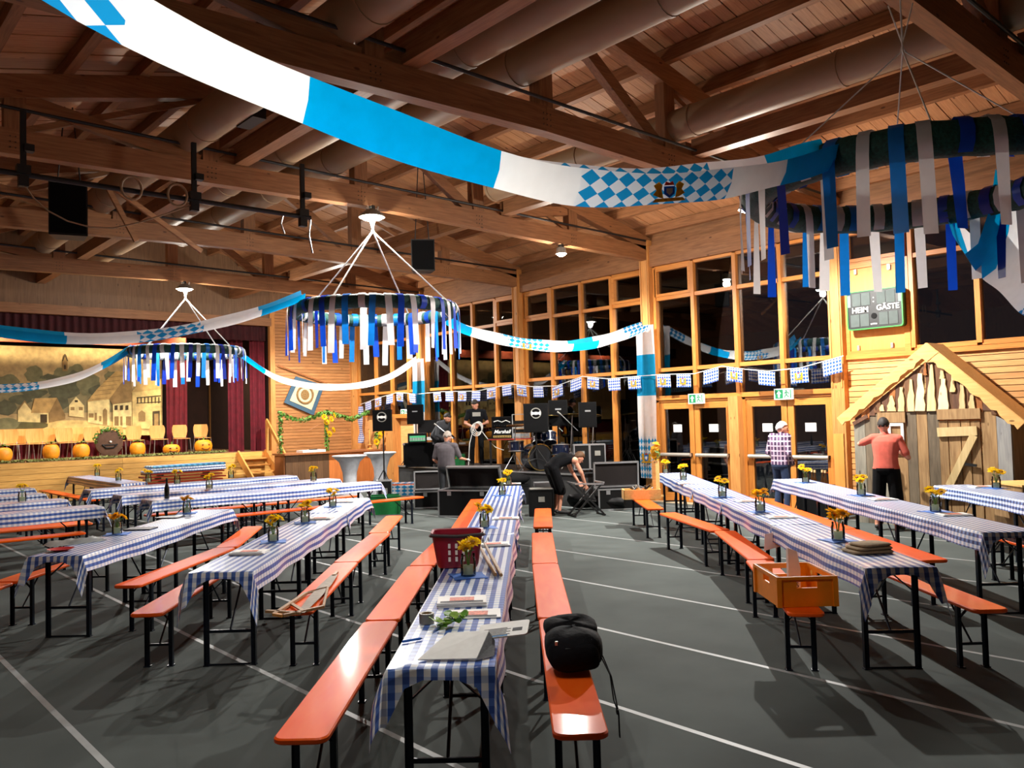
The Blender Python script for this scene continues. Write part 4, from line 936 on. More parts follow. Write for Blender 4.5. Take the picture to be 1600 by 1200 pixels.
CH_B = shell(.46, .40, .03).mesh('backrest', 'chairwood', 40)
_m = MB(); slab(_m, frect(.44, .42, .09), .44, .455, .005); CH_S = _m.mesh('seat', 'chairwood', 40)
CH_L = []
for sx in (-1, 1):
    CH_L.append(MB().tube([(sx*.19, -.17, .44), (sx*.22, -.2, 0)], .011, 8).mesh('leg', 'steel', 40))
    CH_L.append(MB().tube([(sx*.19, .22, .62), (sx*.19, .17, .44), (sx*.22, .24, 0)], .011, 8).mesh('leg', 'steel', 40))
chx = (-5, 15, 37, 56, 75, 103, 121, 146, 182, 212, 249, 284, 317)
for i, px in enumerate(chx):
    yy = 26.0+(.35 if i in (2, 4, 6) else 0); p = ony(px, 690, yy)
    t = thing('stage_chair', 'light plywood stage chair with chrome legs, %s from the stairs end of the row' % (ORD[len(chx)-1-i] if len(chx)-1-i < 12 else 'last'), 'chair', (p.x, yy, ZS), random.Random(i).uniform(-.08, .08), 'plywood chairs on the stage')
    inst('seat', CH_S, t); inst('backrest', CH_B, t, (0, .2, .47))
    for me in CH_L: inst('leg', me, t)
# pumpkins along the stage edge
M['pumpkin'] = mat('orange pumpkin', (240, 150, 24), .5, 0, .1, 8); M['carve'] = mat('dark carving', (110, 50, 8), .8)
def pumpkin(px, py, lab, w=.26, h=.2, face=0, leaf=True):
    p = ony(px, py, 24.75); t = thing('pumpkin', lab, 'pumpkin', (p.x, 24.75, ZS+.02), 0, 'pumpkins on the stage edge')
    mb = MB(); n = 24; vs = []; kk = 8
    for i in range(kk+1):
        a = math.pi*i/kk; r = max(.02, math.sin(a)**.55); z = h*(1-math.cos(a)**1 if False else .5-.5*math.cos(a))
        for j in range(n):
            q = 2*math.pi*j/n; rr = r*(1-.06*abs(math.sin(q*5))); vs.append((w*rr*math.cos(q), w*.8*rr*math.sin(q), z*2*.98))
    fs = [(i*n+j, i*n+(j+1) % n, (i+1)*n+(j+1) % n, (i+1)*n+j) for i in range(kk) for j in range(n)]+[tuple(range(n-1, -1, -1)), tuple(kk*n+j for j in range(n))]
    mb._add(vs, fs); mb.build('pumpkin_body', 'pumpkin', t, 60)
    MB().tube([(0, 0, 2*h-.02), (.01, 0, 2*h+.06)], [.025, .018], 8).build('stalk', 'stem', t)
    if leaf:
        mb = MB(); mb._add([(-.16, -.05, 2*h), (-.05, -.1, 2*h+.05), (.1, -.08, 2*h+.03), (.2, 0, 2*h+.0), (.06, .06, 2*h+.06), (-.08, .05, 2*h+.05)], [(0, 1, 2, 3, 4, 5)]); mb.build('leaf', 'leafg', t)
    if face:
        for x in (-.09, .09): MB().ball((x, -w*.72, h*1.2), (.03, .03, .022), 8).build('carved_eye', 'carve', t)
        MB().tube([(-.12, -w*.72, h*.75), (-.05, -w*.79, h*.55), (.05, -w*.79, h*.55), (.12, -w*.72, h*.75)], .014, 6).build('carved_mouth', 'carve', t)
for i, (x, y, w, h, f, l) in enumerate(((4, 718, .23, .2, 0, 1), (80, 718, .21, .22, 0, 1), (127, 715, .22, .21, 0, 1), (215, 710, .22, .2, 0, 1), (268, 708, .25, .15, 1, 0), (318, 706, .27, .2, 1, 0))):
    pumpkin(x, y, ['orange pumpkin at the left picture edge', 'tall square pumpkin with green leaf, second from left', 'tall pumpkin with green leaf left of the brown face figure', 'pumpkin with dark leaf right of the brown face figure', 'flat orange pumpkin with slit mouth on the stage edge', 'round pumpkin with carved face nearest the stairs'][i], w, h, f, l)
# brown face figure
p = ony(170, 690, 24.9); t = thing('face_figure', 'brown round wooden face figure with ivy hair on the stage edge', 'figure', (p.x, 24.9, ZS))
M['facebrown'] = mat('brown felt', (92, 64, 46), .9, 0, .2, 10)
mb = MB(); mb.lathe([(.30, -.04), (.36, -.02), (.36, .06), (.30, .08)], 28, (0, 0, .42), rot=Matrix.Rotation(R(90), 3, 'X')); mb.build('face_disc', 'facebrown', t, 40); MB().b2((-.22, -.05, 0), (.22, .08, .14)).build('base', 'facebrown', t)
mb = MB(); mb.tube([(-.2, -.1, .38), (-.1, -.1, .28), (.1, -.1, .28), (.2, -.1, .38)], .022, 6); mb.build('mouth', 'black', t); mb = MB(); mb.b2((-.2, -.11, .36), (.2, -.09, .38)); mb.build('mouth_line', 'black', t); MB().ball((.02, -.1, .45), (.035, .03, .03), 8).build('nose', 'paper', t)
def leaves(mb, c, r, n, rnd, s=.05):
    for _ in range(n):
        d = Vector((rnd.gauss(0, 1), rnd.gauss(0, 1), rnd.gauss(0, 1))).normalized(); p = Vector(c)+Vector((d.x*r[0], d.y*r[1], d.z*r[2]))*rnd.uniform(.5, 1); a = d.orthogonal().normalized(); b_ = d.cross(a); k = s*rnd.uniform(.6, 1.2); q = rnd.uniform(0, 6.28)
        u = a*math.cos(q)+b_*math.sin(q); w = d.cross(u); mb._add([p-u*k, p+w*k*.55, p+u*k, p-w*k*.55], [(0, 1, 2, 3)])
    return mb
rnd = random.Random(3); mb = MB()
for k in range(12):
    a = math.pi*(.12+.85*k/11); leaves(mb, (.36*math.cos(a), -.05, .44+.36*math.sin(a)), (.1, .08, .09), 14, rnd, .05)
mb.build('ivy_hair', 'leafg', t)
M['garland'] = mat('dry green garland', (112, 118, 62), .8, 0, .4, 20)
mb = MB(); rnd = random.Random(5)
for k in range(150): leaves(mb, (3.4+k*.0445, 24.55, ZS+.03), (.05, .07, .05), 9, rnd, .05)
o = mb.build('stage_edge_garland', 'garland'); tag(o, 'dry grass and leaf garland lying along the stage edge', 'garland'); o['kind'] = 'stuff'
# stairs
t = thing('stage_stairs', 'wooden stairs with handrail leading up to the stage', 'stairs', (0, 0, 0))
for k in range(5):
    z = ZS-.19*(k+1)+.0; yy = YB-.03-.24*k
    MB().b2((10.4, yy-.26, z-.035), (11.2, yy, z)).build('tread', 'stair', t)
for x in (10.34, 11.2):
    MB().beam((x+.03, YB-.02, ZS-.05), (x+.03, YB-1.32, .08), .05, .24, up=(0, 0, 1)).build('stringer', 'stair', t)
for a, b_ in (((11.27, YB-.1, ZS+.95), (11.27, YB-1.35, .95)),): MB().beam(a, b_, .05, .11).build('handrail', 'stair', t)
for yy, z0, z1 in ((YB-.12, ZS-.2, ZS+.95), (YB-1.3, .0, .98)): MB().b2((11.24, yy-.035, z0), (11.31, yy+.035, z1)).build('rail_post', 'stair', t)
# stacked folded benches with folded cloths on top
for k in range(12):
    t = thing('folded_bench', 'red brown folded bench in the stack before the stage, %s from the top' % ORD[11-k], 'bench', (7.35+.05*math.sin(k*2.3), 20.5+.03*math.cos(k*3), k*.068), R(-90+1.5*math.sin(k*1.7)), 'folded benches stacked before the stage')
    mb = MB(); slab(mb, frect(.5, 1.85, .03), .028, .064, .006); mb.build('plank', 'redbrown', t, 35); mb = MB()
    for y in (-.55, .55): mb.b2((-.2, y-.02, 0), (.2, y+.02, .028))
    mb.build('folded_legs', 'leg', t)
for k in range(3):
    mb = MB(); slab(mb, frect(.55, 1.9-.04*k, .05), 0, .055, .02); me = mb
    o = mb.build('folded_tablecloth', 'foldcloth' if k == 2 else 'gingham', None, 50, (7.38+.02*k, 20.5, .822+k*.058), R(-90+2*k))
    ul = o.data.uv_layers.new(name='UVMap')
    for l in o.data.loops: v = o.data.vertices[l.vertex_index].co; ul.data[l.index].uv = (v.x+v.z, v.y)
    tag(o, 'folded blue and white cloth on the bench stack, %s' % ['lowest', 'middle one', 'turquoise one on top'][k], 'tablecloth')
# emblem pennant on the side wall
t = thing('wall_pennant', 'tilted cloth pennant with blue border and round emblem on the side wall', 'banner', (0, 0, 0))
q = [ony(x, y, 24.3) for x, y in ((462, 588), (507, 602), (490, 649), (444, 629))]
M['pen_blue'] = mat('pennant blue grey', (62, 92, 112), .8); M['pen_cream'] = mat('pennant cream', (206, 192, 160), .8, 0, .1, 12); M['pen_brown'] = mat('pennant embroidery', (140, 108, 62), .8, 0, .4, 30)
def quadb(q, y, m, name, k=1.0):
    c = sum((Vector(v) for v in q), Vector())/4; mb = MB(); mb.prism([((c+(v-c)*k).x, (c+(v-c)*k).z) for v in q], y, y+.015, 'xz'); mb.build(name, m, t)
quadb(q, 24.30, 'pen_blue', 'border'); quadb(q, 24.28, 'pen_cream', 'field', .74)
c = sum(q, Vector())/4; mb = MB(); mb.tube([(c.x+.27*math.cos(2*math.pi*k/20), 24.27, c.z+.27*math.sin(2*math.pi*k/20)) for k in range(20)], .035, 6, closed=True); mb.build('emblem_ring', 'pen_brown', t)
mb = MB(); mb.ball((c.x, 24.275, c.z), (.15, .01, .17), 12); mb.build('emblem_figure', 'pen_brown', t)
a = ony(435, 571, 24.3); mb = MB(); mb.tube([a, (q[1].x+.1, 24.3, q[1].z+.06)], .02, 6); mb.build('pole', 'counter', t)
# bar counter
t = thing('bar_counter', 'wooden bar counter under the ivy arch by the side wall', 'counter', (0, 0, 0))
M['bardark'] = wood('dark bar front', (92, 66, 44), (112, 80, 52), axis=2, scale=3, knots=False); M['baror'] = wood('orange bar front', (186, 104, 48), (206, 122, 60), axis=2, scale=3, knots=False)
k = 0; x = 10.98
while x < 14.15:
    MB().b2((x, 22.45, .05), (x+.195, 22.5, .98)).build('front_plank', 'bardark' if x < 12.35 else 'baror', t); x += .2
MB().b2((10.95, 22.5, 0), (14.2, 23.1, .97)).build('body', 'counter', t); MB().b2((10.9, 22.35, .98), (14.25, 23.15, 1.03)).build('worktop', 'counter', t)
o = MB().b2((11.55, 22.5, 1.033), (12.3, 22.9, 1.10)).build('white_tray', 'paper'); tag(o, 'flat white tray on the bar counter', 'tray')
o = MB().b2((11.85, 22.55, 1.102), (12.05, 22.7, 1.13)).build('black_remote', 'black'); tag(o, 'small black device lying on the white tray', 'device')
def ypx(x, y): return ony(x, y, 22.75)
t = thing('ivy_arch', 'ivy garland with sunflowers draped on posts over the bar counter', 'garland', (0, 0, 0)); rnd = random.Random(9)
for x, y0, y1 in ((437, 647, 706), (509, 644, 706)):
    a, b_ = ypx(x, y0), ypx(x, y1); MB().tube([(a.x, 22.75, 1.03), (a.x, 22.75, a.z)], .02, 6).build('post', 'counter', t)
    mb = MB()
    for k in range(14):
        z = 1.05+(a.z-1.05)*k/13; leaves(mb, (a.x, 22.72, z), (.09, .08, .08), 12, rnd, .06)
    mb.build('ivy', 'leafg', t)
path = [ypx(*q) for q in ((437, 646), (452, 653), (470, 657), (490, 652), (505, 645), (520, 646), (535, 652), (550, 655), (562, 650), (578, 642))]
MB().tube(path, .012, 5).build('vine', 'stem', t); mb = MB()
for i in range(len(path)-1):
    for k in range(4): leaves(mb, path[i].lerp(path[i+1], k/4), (.1, .09, .09), 12, rnd, .06)
mb.build('ivy', 'leafg', t)
for i, (x, y) in enumerate(((502, 652), (513, 655), (517, 650), (505, 672), (516, 672), (510, 678), (506, 660))):
    p = ypx(x, y); f = inst('sunflower', PET['petal'][i % 3], t, (p.x, 22.58, p.z), 0, (2.6,)*3); f.rotation_euler = (R(80), 0, .4*i); inst('flower_centre', HEART, f)
mb = MB()
mb.tube([ypx(*q) for q in ((448, 660), (462, 672), (480, 674), (497, 664), (520, 658), (545, 664), (560, 660))], .006, 5); mb.build('light_cord', 'counter', t)
# cocktail tables in stretch covers
for i, (x, y, lab) in enumerate(((10.25, 17.6, 'white covered cocktail table before the bar counter'), (11.55, 18.3, 'white covered cocktail table beside the speaker stand'))):
    t = thing('cocktail_table', lab, 'cocktail table', (x, y, 0), 0, 'white covered cocktail tables')
    MB().lathe([(.34, 0), (.36, .02), (.22, .25), (.16, .5), (.17, .7), (.25, .95), (.40, 1.08)], 28, cap=False).build('stretch_cover', 'stretch', t, 60)
    MB().lathe([(.40, 1.075), (.415, 1.085), (.415, 1.10), (.40, 1.11)], 28).build('table_top', 'stretchtop', t, 40)
# ================================================================ people
M['skin'] = mat('skin', (214, 150, 122), .55, 0, .06, 20); M['hair_white'] = mat('white hair', (226, 222, 216), .8, 0, .15, 60); M['hair_dark'] = mat('dark hair', (34, 26, 22), .7, 0, .3, 60); M['hair_grey'] = mat('short grey hair', (150, 140, 130), .8, 0, .2, 60); M['hair_brown'] = mat('brown hair', (92, 62, 36), .7, 0, .3, 60)
M['eye'] = mat('eye', (30, 26, 24), .3); M['shoe'] = mat('dark shoe', (28, 26, 26), .6); M['sole'] = mat('white sole', (210, 210, 205), .6); M['shoe_tan'] = mat('tan shoe', (120, 84, 50), .6)
M['jeans'] = mat('dark blue jeans', (40, 56, 88), .85, 0, .2, 30); M['shortsblack'] = mat('black cloth', (15, 15, 17), .9, 0, .2, 20, spec=.15); M['redshirt'] = mat('faded red shirt', (216, 100, 82), .9, 0, .12, 10, bump=.2)
M['greyshirt'] = mat('charcoal shirt', (84, 78, 82), .9, 0, .12, 12); M['jacket'] = mat('dark grey jacket', (62, 64, 68), .9, 0, .15, 12); M['blackshirt'] = mat('black shirt', (18, 19, 22), .9, 0, .15, 12, spec=.15); M['glove'] = mat('white glove', (232, 230, 226), .8)
def plaid():
    m, nt, b = newmat('purple plaid shirt'); b.inputs['Roughness'].default_value = .9
    tc = N(nt, 'ShaderNodeTexCoord'); sp = N(nt, 'ShaderNodeSeparateXYZ'); nt.links.new(tc.outputs['Object'], sp.inputs[0])
    ad = N(nt, 'ShaderNodeMath', operation='ADD'); nt.links.new(sp.outputs[0], ad.inputs[0]); nt.links.new(sp.outputs[1], ad.inputs[1])
    s1 = stripe(nt, ad.outputs[0], .085, .28); s2 = stripe(nt, sp.outputs[2], .085, .28); s3 = stripe(nt, ad.outputs[0], .17, .5)
    a = N(nt, 'ShaderNodeMath', operation='MAXIMUM'); nt.links.new(s1, a.inputs[0]); nt.links.new(s2, a.inputs[1])
    m0 = N(nt, 'ShaderNodeMix', data_type='RGBA'); m0.inputs[6].default_value = srgb(96, 66, 100); m0.inputs[7].default_value = srgb(64, 44, 74); nt.links.new(s3, m0.inputs[0])
    mx = N(nt, 'ShaderNodeMix', data_type='RGBA'); mx.inputs[7].default_value = srgb(206, 184, 200); nt.links.new(m0.outputs[2], mx.inputs[6]); nt.links.new(a.outputs[0], mx.inputs[0])
    nt.links.new(mx.outputs[2], b.inputs['Base Color']); return m
M['plaid'] = plaid()
STAND = dict(pel=(0, 0, .98), wai=(0, .0, 1.12), che=(0, .0, 1.33), nek=(0, -.01, 1.50), hed=(0, .02, 1.63),
             shl=(-.185, -.01, 1.44), shr=(.185, -.01, 1.44), ell=(-.24, -.03, 1.15), elr=(.24, -.03, 1.15), wrl=(-.25, .06, .90), wrr=(.25, .06, .90),
             hil=(-.095, 0, .93), hir=(.095, 0, .93), knl=(-.11, .02, .50), knr=(.11, .02, .50), anl=(-.12, -.03, .09), anr=(.12, -.03, .09), tol=(-.14, .15, .035), tor=(.14, .15, .035))
def person(lab, loc, rz, J, top, legs, shoe, hair, sleeve=.6, shorts=None, bulk=1.0, hands=None, hairlen=0, look=(0, 1, 0), belly=0, glove=None, vest=False, beard=None):
    P = {k: Vector(v) for k, v in {**STAND, **J}.items()}
    mats = ['skin', top, legs, shoe] + ([glove] if glove else []); SK, TOP, LEG, SHO = 0, 1, 2, 3
    mb = MB(); segs = []
    def cap(a, b_, r0, r1, tg, n=12):
        a, b_ = Vector(a), Vector(b_); d = (b_-a); L = d.length; d = d.normalized() if L > 1e-6 else Vector((0, 0, 1)); pts = []; rs = []
        for k in range(4): q = math.pi/2*(1-k/3.999); pts.append(a-d*r0*math.sin(q)); rs.append(max(.002, r0*math.cos(q)))
        for k in range(4): q = math.pi/2*k/3.001; pts.append(b_+d*r1*math.sin(q)); rs.append(max(.002, r1*math.cos(q)))
        mb.tube(pts, rs, n); segs.append((a, b_, r0, r1, tg))
    def ell(c, r, tg, rot=None): mb.ball(c, r, 16, rot=rot); segs.append((Vector(c), Vector(c)+Vector((0, 0, .001)), min(r)*1.05, min(r)*1.05, tg))
    B = bulk; up = (P['nek']-P['pel']).normalized(); sh = (P['shr']-P['shl']).normalized(); fwd = up.cross(sh)*-1
    rot = Matrix((sh, (up.cross(sh)), up)).transposed()
    yv = up.cross(sh)
    def loft(rings, tg_of):
        n = 20; vs = []
        for c, rx, ry in rings:
            for j in range(n):
                q = 2*math.pi*j/n; cx_, sy_ = math.cos(q), math.sin(q); vs.append(c+sh*math.copysign(abs(cx_)**.85, cx_)*rx+yv*math.copysign(abs(sy_)**.85, sy_)*ry)
        k = len(rings); mb._add(vs, [(i*n+j, i*n+(j+1) % n, (i+1)*n+(j+1) % n, (i+1)*n+j) for i in range(k-1) for j in range(n)]+[tuple(range(n-1, -1, -1)), tuple((k-1)*n+j for j in range(n))])
        for i in range(k): segs.append((rings[i][0]-sh*rings[i][1]*.45, rings[i][0]+sh*rings[i][1]*.45, rings[i][2]*.95, rings[i][2]*.95, tg_of(i)))
    pe, wa, ch, ne = P['pel'], P['wai'], P['che'], P['nek']
    loft([(pe-up*.11, .12*B, .09*B), (pe-up*.06, .165*B, .115*B), (pe, .17*B, .12*B), (pe.lerp(wa, .5), .163*B, .115*B), (wa+yv*belly*.5, .158*B, (.11+belly)*B), (wa.lerp(ch, .5), .168*B, .118*B), (ch, .182*B, .122*B), (ch.lerp(ne, .35), .186*B, .112*B), (ch.lerp(ne, .62), .165*B, .09*B), (ch.lerp(ne, .85), .10*B, .07*B)], lambda i: LEG if i < 3 else TOP)
    cap(P['nek']-up*.03, P['nek'].lerp(P['hed'], .5), .056, .052, SK)
    for s in 'lr':
        shp, el, wr = P['sh'+s], P['el'+s], P['wr'+s]
        cap(P['nek'].lerp(shp, .3)-up*.02, shp, .062, .066*B, SK if vest else TOP)
        if sleeve >= 1.9:
            cap(shp, el, .062*B, .052, TOP); cap(el, el.lerp(wr, .93), .05, .038, TOP); cap(el.lerp(wr, .9), wr, .03, .027, SK)
        elif vest: cap(shp, el, .054, .042, SK); cap(el, wr, .042, .027, SK)
        else:
            m_ = shp.lerp(el, sleeve); cap(shp, m_, .064*B, .058, TOP); cap(m_, el, .045, .040, SK); cap(el, wr, .041, .027, SK)
        hi, kn, an, to = P['hi'+s], P['kn'+s], P['an'+s], P['to'+s]
        if shorts is None:
            cap(hi, kn, .092*B, .064, LEG); cap(kn, an+Vector((0, 0, .02)), .062, .052, LEG)
        else:
            cap(hi, kn.lerp(an, shorts), .105*B, .10, LEG); cap(kn, an, .056, .038, SK); cap(kn.lerp(an, .3), kn.lerp(an, .45), .056, .05, SK)
        cap(an+Vector((0, 0, -.03)), to, .045, .036, SHO); cap(an.lerp(to, -.25)+Vector((0, 0, -.045)), to, .036, .036, SHO)
        # hand
        hd = (hands or {}).get(s, {}); d = Vector(hd.get('dir', tuple((wr-el).normalized()))).normalized(); pn = Vector(hd.get('palm', (1 if s == 'l' else -1, 0, 0))); pn = (pn-d*pn.dot(d)).normalized(); sd = d.cross(pn).normalized(); cu = hd.get('curl', .5)
        tg = 4 if (glove and s == 'r') else SK
        for q in (-.028, 0, .028): cap(wr, wr+d*.085+sd*q, .017, .014, tg, 8)
        thumb = 1 if hd.get('thumb', 1) > 0 else -1
        for i, q in enumerate((-.033, -.011, .011, .032)):
            L = (.062, .075, .07, .055)[i]; b0 = wr+d*.085+sd*q*thumb; d1 = (d*math.cos(cu)+pn*math.sin(cu)); b1 = b0+d1*L*.55; d2 = (d*math.cos(cu*2.3)+pn*math.sin(cu*2.3)); cap(b0, b1, .0105, .0095, tg, 6); cap(b1, b1+d2*L*.5, .0095, .008, tg, 6)
        b0 = wr+d*.03-sd*.03*thumb; b1 = b0+(d*.6-sd*.6*thumb+pn*.4).normalized()*.045; cap(b0, b1, .013, .011, tg, 6); cap(b1, b1+(d*.8+pn*.5).normalized()*.032, .011, .009, tg, 6)
    # head
    h = P['hed']; lk = Vector(look).normalized(); hx = lk.cross(Vector((0, 0, 1))).normalized(); hz = hx.cross(lk); hr = Matrix((hx, lk, hz)).transposed()
    def hp(x, y, z): return h+hr@Vector((x, y, z))
    ell(h, (.074, .094, .112), SK, hr); ell(hp(0, .03, -.06), (.055, .06, .055), SK, hr); cap(hp(0, .088, .005), hp(0, .108, -.022), .010, .014, SK, 8)
    for s in (-1, 1): ell(hp(s*.076, -.005, -.012), (.011, .024, .033), SK, hr)
    cap(hp(-.035, .083, .022), hp(.035, .083, .022), .012, .012, SK, 8)
    o = bpy.data.objects.new('tmp_body', mb.mesh('tmp_body', 'skin')); COL.objects.link(o)
    r_ = o.modifiers.new('r', 'REMESH'); r_.mode = 'VOXEL'; r_.voxel_size = .0105
    sm = o.modifiers.new('s', 'SMOOTH'); sm.factor = .5; sm.iterations = 3
    me = bpy.data.meshes.new_from_object(o.evaluated_get(bpy.context.evaluated_depsgraph_get())); bpy.data.objects.remove(o); me.name = 'person'
    me.materials.clear()
    for m in mats: me.materials.append(M[m])
    nf = len(me.polygons); cen = np.zeros(nf*3); me.polygons.foreach_get('center', cen); cen = cen.reshape(-1, 3); best = np.full(nf, 1e9); mi = np.zeros(nf, int)
    for a, b_, r0, r1, tg in segs:
        a, b_ = np.array(a), np.array(b_); d = b_-a; t_ = np.clip(((cen-a)@d)/max(1e-9, d@d), 0, 1); dist = np.linalg.norm(cen-a-t_[:, None]*d, axis=1)-(r0+(r1-r0)*t_)
        if tg == TOP: dist -= .004
        k = dist < best; best[k] = dist[k]; mi[k] = tg
    # torso ellipsoids are wider than their inner radius: decide waist line by height along the spine
    sp_ = (cen-np.array(P['pel']))@np.array(up); lat = np.abs((cen-np.array(P['pel']))@np.array(sh)); L = (P['nek']-P['pel']).length; fr = np.abs((cen-np.array(P['pel']))@np.array(up.cross(sh)))
    tor = (lat < .19*B) & (fr < .16*B) & ((mi == TOP) | (mi == LEG))
    mi[tor & (sp_ > -.02) & (sp_ < L)] = TOP; mi[tor & (sp_ <= -.02)] = LEG
    me.polygons.foreach_set('material_index', mi.astype(np.int32)); me.shade_smooth()
    o = bpy.data.objects.new('person', me); COL.objects.link(o); o.location = loc; o.rotation_euler = (0, 0, rz); tag(o, lab, 'person')
    # hair cap
    hb = MB(); n = 24; kk = 14; vs = []; keep = []
    for i in range(kk+1):
        for j in range(n):
            a = math.pi*i/kk; q = 2*math.pi*j/n; v = Vector((math.sin(a)*math.cos(q), math.sin(a)*math.sin(q), math.cos(a))); w = 1+.025*math.sin(j*5+i*3)+.02*math.sin(j*11+i*7)
            vs.append(hp(v.x*.079*w, v.y*.098*w-.006, v.z*.118*w+.004)); keep.append(v)
    fs = []
    for i in range(kk):
        for j in range(n):
            q = (i*n+j, i*n+(j+1) % n, (i+1)*n+(j+1) % n, (i+1)*n+j); c = sum((keep[k] for k in q), Vector())/4
            lim = -.18-hairlen+.12*math.sin(c.x*9) if c.y < -.15 else (.08+.5*max(0, c.y) if c.y < .35 else .5)
            if c.z > lim: fs.append(q)
    hb._add(vs, fs); ho = hb.build('hair', hair, o, 80)
    sol = ho.modifiers.new('t', 'SOLIDIFY'); sol.thickness = .012
    for s in (-1, 1): MB().ball(hp(s*.031, .083, .008), (.011, .008, .008), 8).build('eye', 'eye', o, 60)
    MB().tube([hp(-.022, .084, -.055), hp(0, .089, -.057), hp(.022, .084, -.055)], .005, 6).build('mouth', 'coverred', o)
    if beard:
        MB().ball(hp(0, .045, -.075), (.058, .055, .045), 12, rot=hr).build('beard', beard, o, 60)
    return o
def face(v): v = Vector(v); return math.atan2(-v.x, v.y)       # rz so that local +y looks along v
# man in plaid shirt, standing sideways with a cup
pm = person('white haired man in purple plaid shirt and jeans standing by the glass doors', (13.25, 7.93, 0), face(RT*.9+FW*.42), dict(
    ell=(-.25, -.06, 1.16), wrl=(-.16, .16, 1.02), elr=(.25, -.05, 1.15), wrr=(.17, .17, .98), nek=(0, .0, 1.48), hed=(0, .05, 1.60), look=(0, 1, 0)) if False else dict(
    ell=(-.25, -.06, 1.16), wrl=(-.10, .20, 1.00), elr=(.25, -.05, 1.15), wrr=(.08, .20, .96), nek=(0, .01, 1.47), hed=(0, .06, 1.585)), 'plaid', 'jeans', 'shoe', 'hair_white', sleeve=2, bulk=1.14, belly=.02, look=(.6, .8, 0),
    hands={'l': {'dir': (.5, .6, -.1), 'palm': (.4, -.3, .2), 'curl': .6}, 'r': {'dir': (-.5, .6, -.1), 'palm': (-.4, -.3, .3), 'curl': .6}})
cp = pm.matrix_basis @ Vector((.0, .29, .97))
t = thing('drinking_glass', 'glass held by the man in the plaid shirt', 'glass', pm.location + Matrix.Rotation(pm.rotation_euler.z, 3, 'Z') @ Vector((-.0, .285, .93)))
MB().lathe([(.028, 0), (.034, .11), (.032, .11), (.027, .008), (.001, .006)], 14, cap=False).build('glass_wall', 'jar', t, 40); MB().lathe([(.026, .008), (.03, .06), (.001, .061)], 12).build('drink', 'crestgold', t, 40)
# man in red shirt working on the hut window, seen from behind
person('man in faded red shirt and black cargo shorts working at the hut window', (12.98, 5.95, 0), face((.97, .22, 0)), dict(
    che=(0, .03, 1.32), nek=(0, .03, 1.49), hed=(-.03, .07, 1.63), shl=(-.19, .03, 1.43), shr=(.19, .02, 1.42), ell=(-.40, .10, 1.34), wrl=(-.25, .34, 1.42), elr=(.32, .02, 1.13), wrr=(.16, .24, 1.20),
    knl=(-.13, .03, .50), knr=(.13, .03, .50), anl=(-.16, -.03, .09), anr=(.15, -.03, .09), tol=(-.19, .15, .035), tor=(.18, .15, .035)), 'redshirt', 'shortsblack', 'shoe', 'hair_dark', sleeve=.75, shorts=.15, bulk=1.12, look=(-.35, .93, -.05),
    hands={'l': {'dir': (.6, .6, .2), 'palm': (.3, .3, -.4), 'curl': .5}, 'r': {'dir': (-.5, .7, .2), 'palm': (-.3, .2, -.4), 'curl': .5}})
# stagehand in grey T-shirt, seen from behind
pg = atd(697, 700, 17.6)
person('grey haired man in charcoal T-shirt seen from behind at the riser', (pg.x, pg.y, 0), face(FW+RT*.25), dict(
    nek=(0, .02, 1.40), hed=(.02, .06, 1.53), che=(0, .02, 1.24), wai=(0, 0, 1.06), pel=(0, 0, .92), shl=(-.19, .01, 1.34), shr=(.19, .01, 1.34), ell=(-.27, .0, 1.06), wrl=(-.2, .2, .92), elr=(.29, .06, 1.08), wrr=(.33, .30, 1.04), hil=(-.1, 0, .88), hir=(.1, 0, .88)), 'greyshirt', 'jacket', 'shoe', 'hair_grey', sleeve=.8, bulk=1.15, look=(.3, .9, -.2), glove='glove', hands={'r': {'dir': (.3, .9, 0), 'palm': (0, 0, -1), 'curl': .5}, 'l': {'dir': (.2, .9, -.2), 'palm': (.5, 0, -.6), 'curl': .5}})
ZR = .70
# musician in dark jacket bending over the amplifier
pj_ = atd(690, 690, 21.2)
person('bearded man in dark grey jacket bending forward beside the amplifier', (pj_.x, pj_.y, ZR), face(-FW*.5+RT*.8), dict(
    pel=(0, -.15, .80), wai=(0, -.08, .90), che=(0, .04, 1.04), nek=(0, .12, 1.16), hed=(0, .20, 1.24), shl=(-.19, .07, 1.10), shr=(.19, .07, 1.10), ell=(-.27, .06, .82), wrl=(-.18, .26, .72), elr=(.27, .06, .82), wrr=(.18, .26, .70),
    hil=(-.1, -.15, .76), hir=(.1, -.15, .76), knl=(-.13, .08, .42), knr=(.13, .08, .42), anl=(-.13, -.1, .09), anr=(.13, -.1, .09), tol=(-.15, .08, .035), tor=(.15, .08, .035)), 'jacket', 'shortsblack', 'shoe', 'hair_dark', sleeve=2, bulk=1.08, look=(0, .85, -.5), beard='hair_brown')
# musician coiling a cable
pc = atd(745, 690, 20.6)
pcm = person('dark haired man in printed black T-shirt coiling a white cable on the riser', (pc.x, pc.y, ZR), face(-FW*.9+RT*.1), dict(
    nek=(0, .02, 1.44), hed=(.03, .08, 1.555), shl=(-.19, .01, 1.37), shr=(.19, .01, 1.38), ell=(-.27, .03, 1.10), wrl=(-.09, .24, 1.05), elr=(.27, .0, 1.10), wrr=(.10, .24, 1.00), che=(0, 0, 1.27), wai=(0, 0, 1.08)), 'blackshirt', 'shortsblack', 'shoe', 'hair_dark', sleeve=.65, bulk=.98, look=(.2, .8, -.55),
    hands={'l': {'dir': (.6, .6, 0), 'palm': (.3, -.6, 0), 'curl': .7}, 'r': {'dir': (-.6, .6, 0), 'palm': (-.3, -.6, 0), 'curl': .7}})
mb = MB(); mb.b2((-.10, .118, 1.26), (.10, .124, 1.36)); mb.build('chest_print', 'grey', pcm)
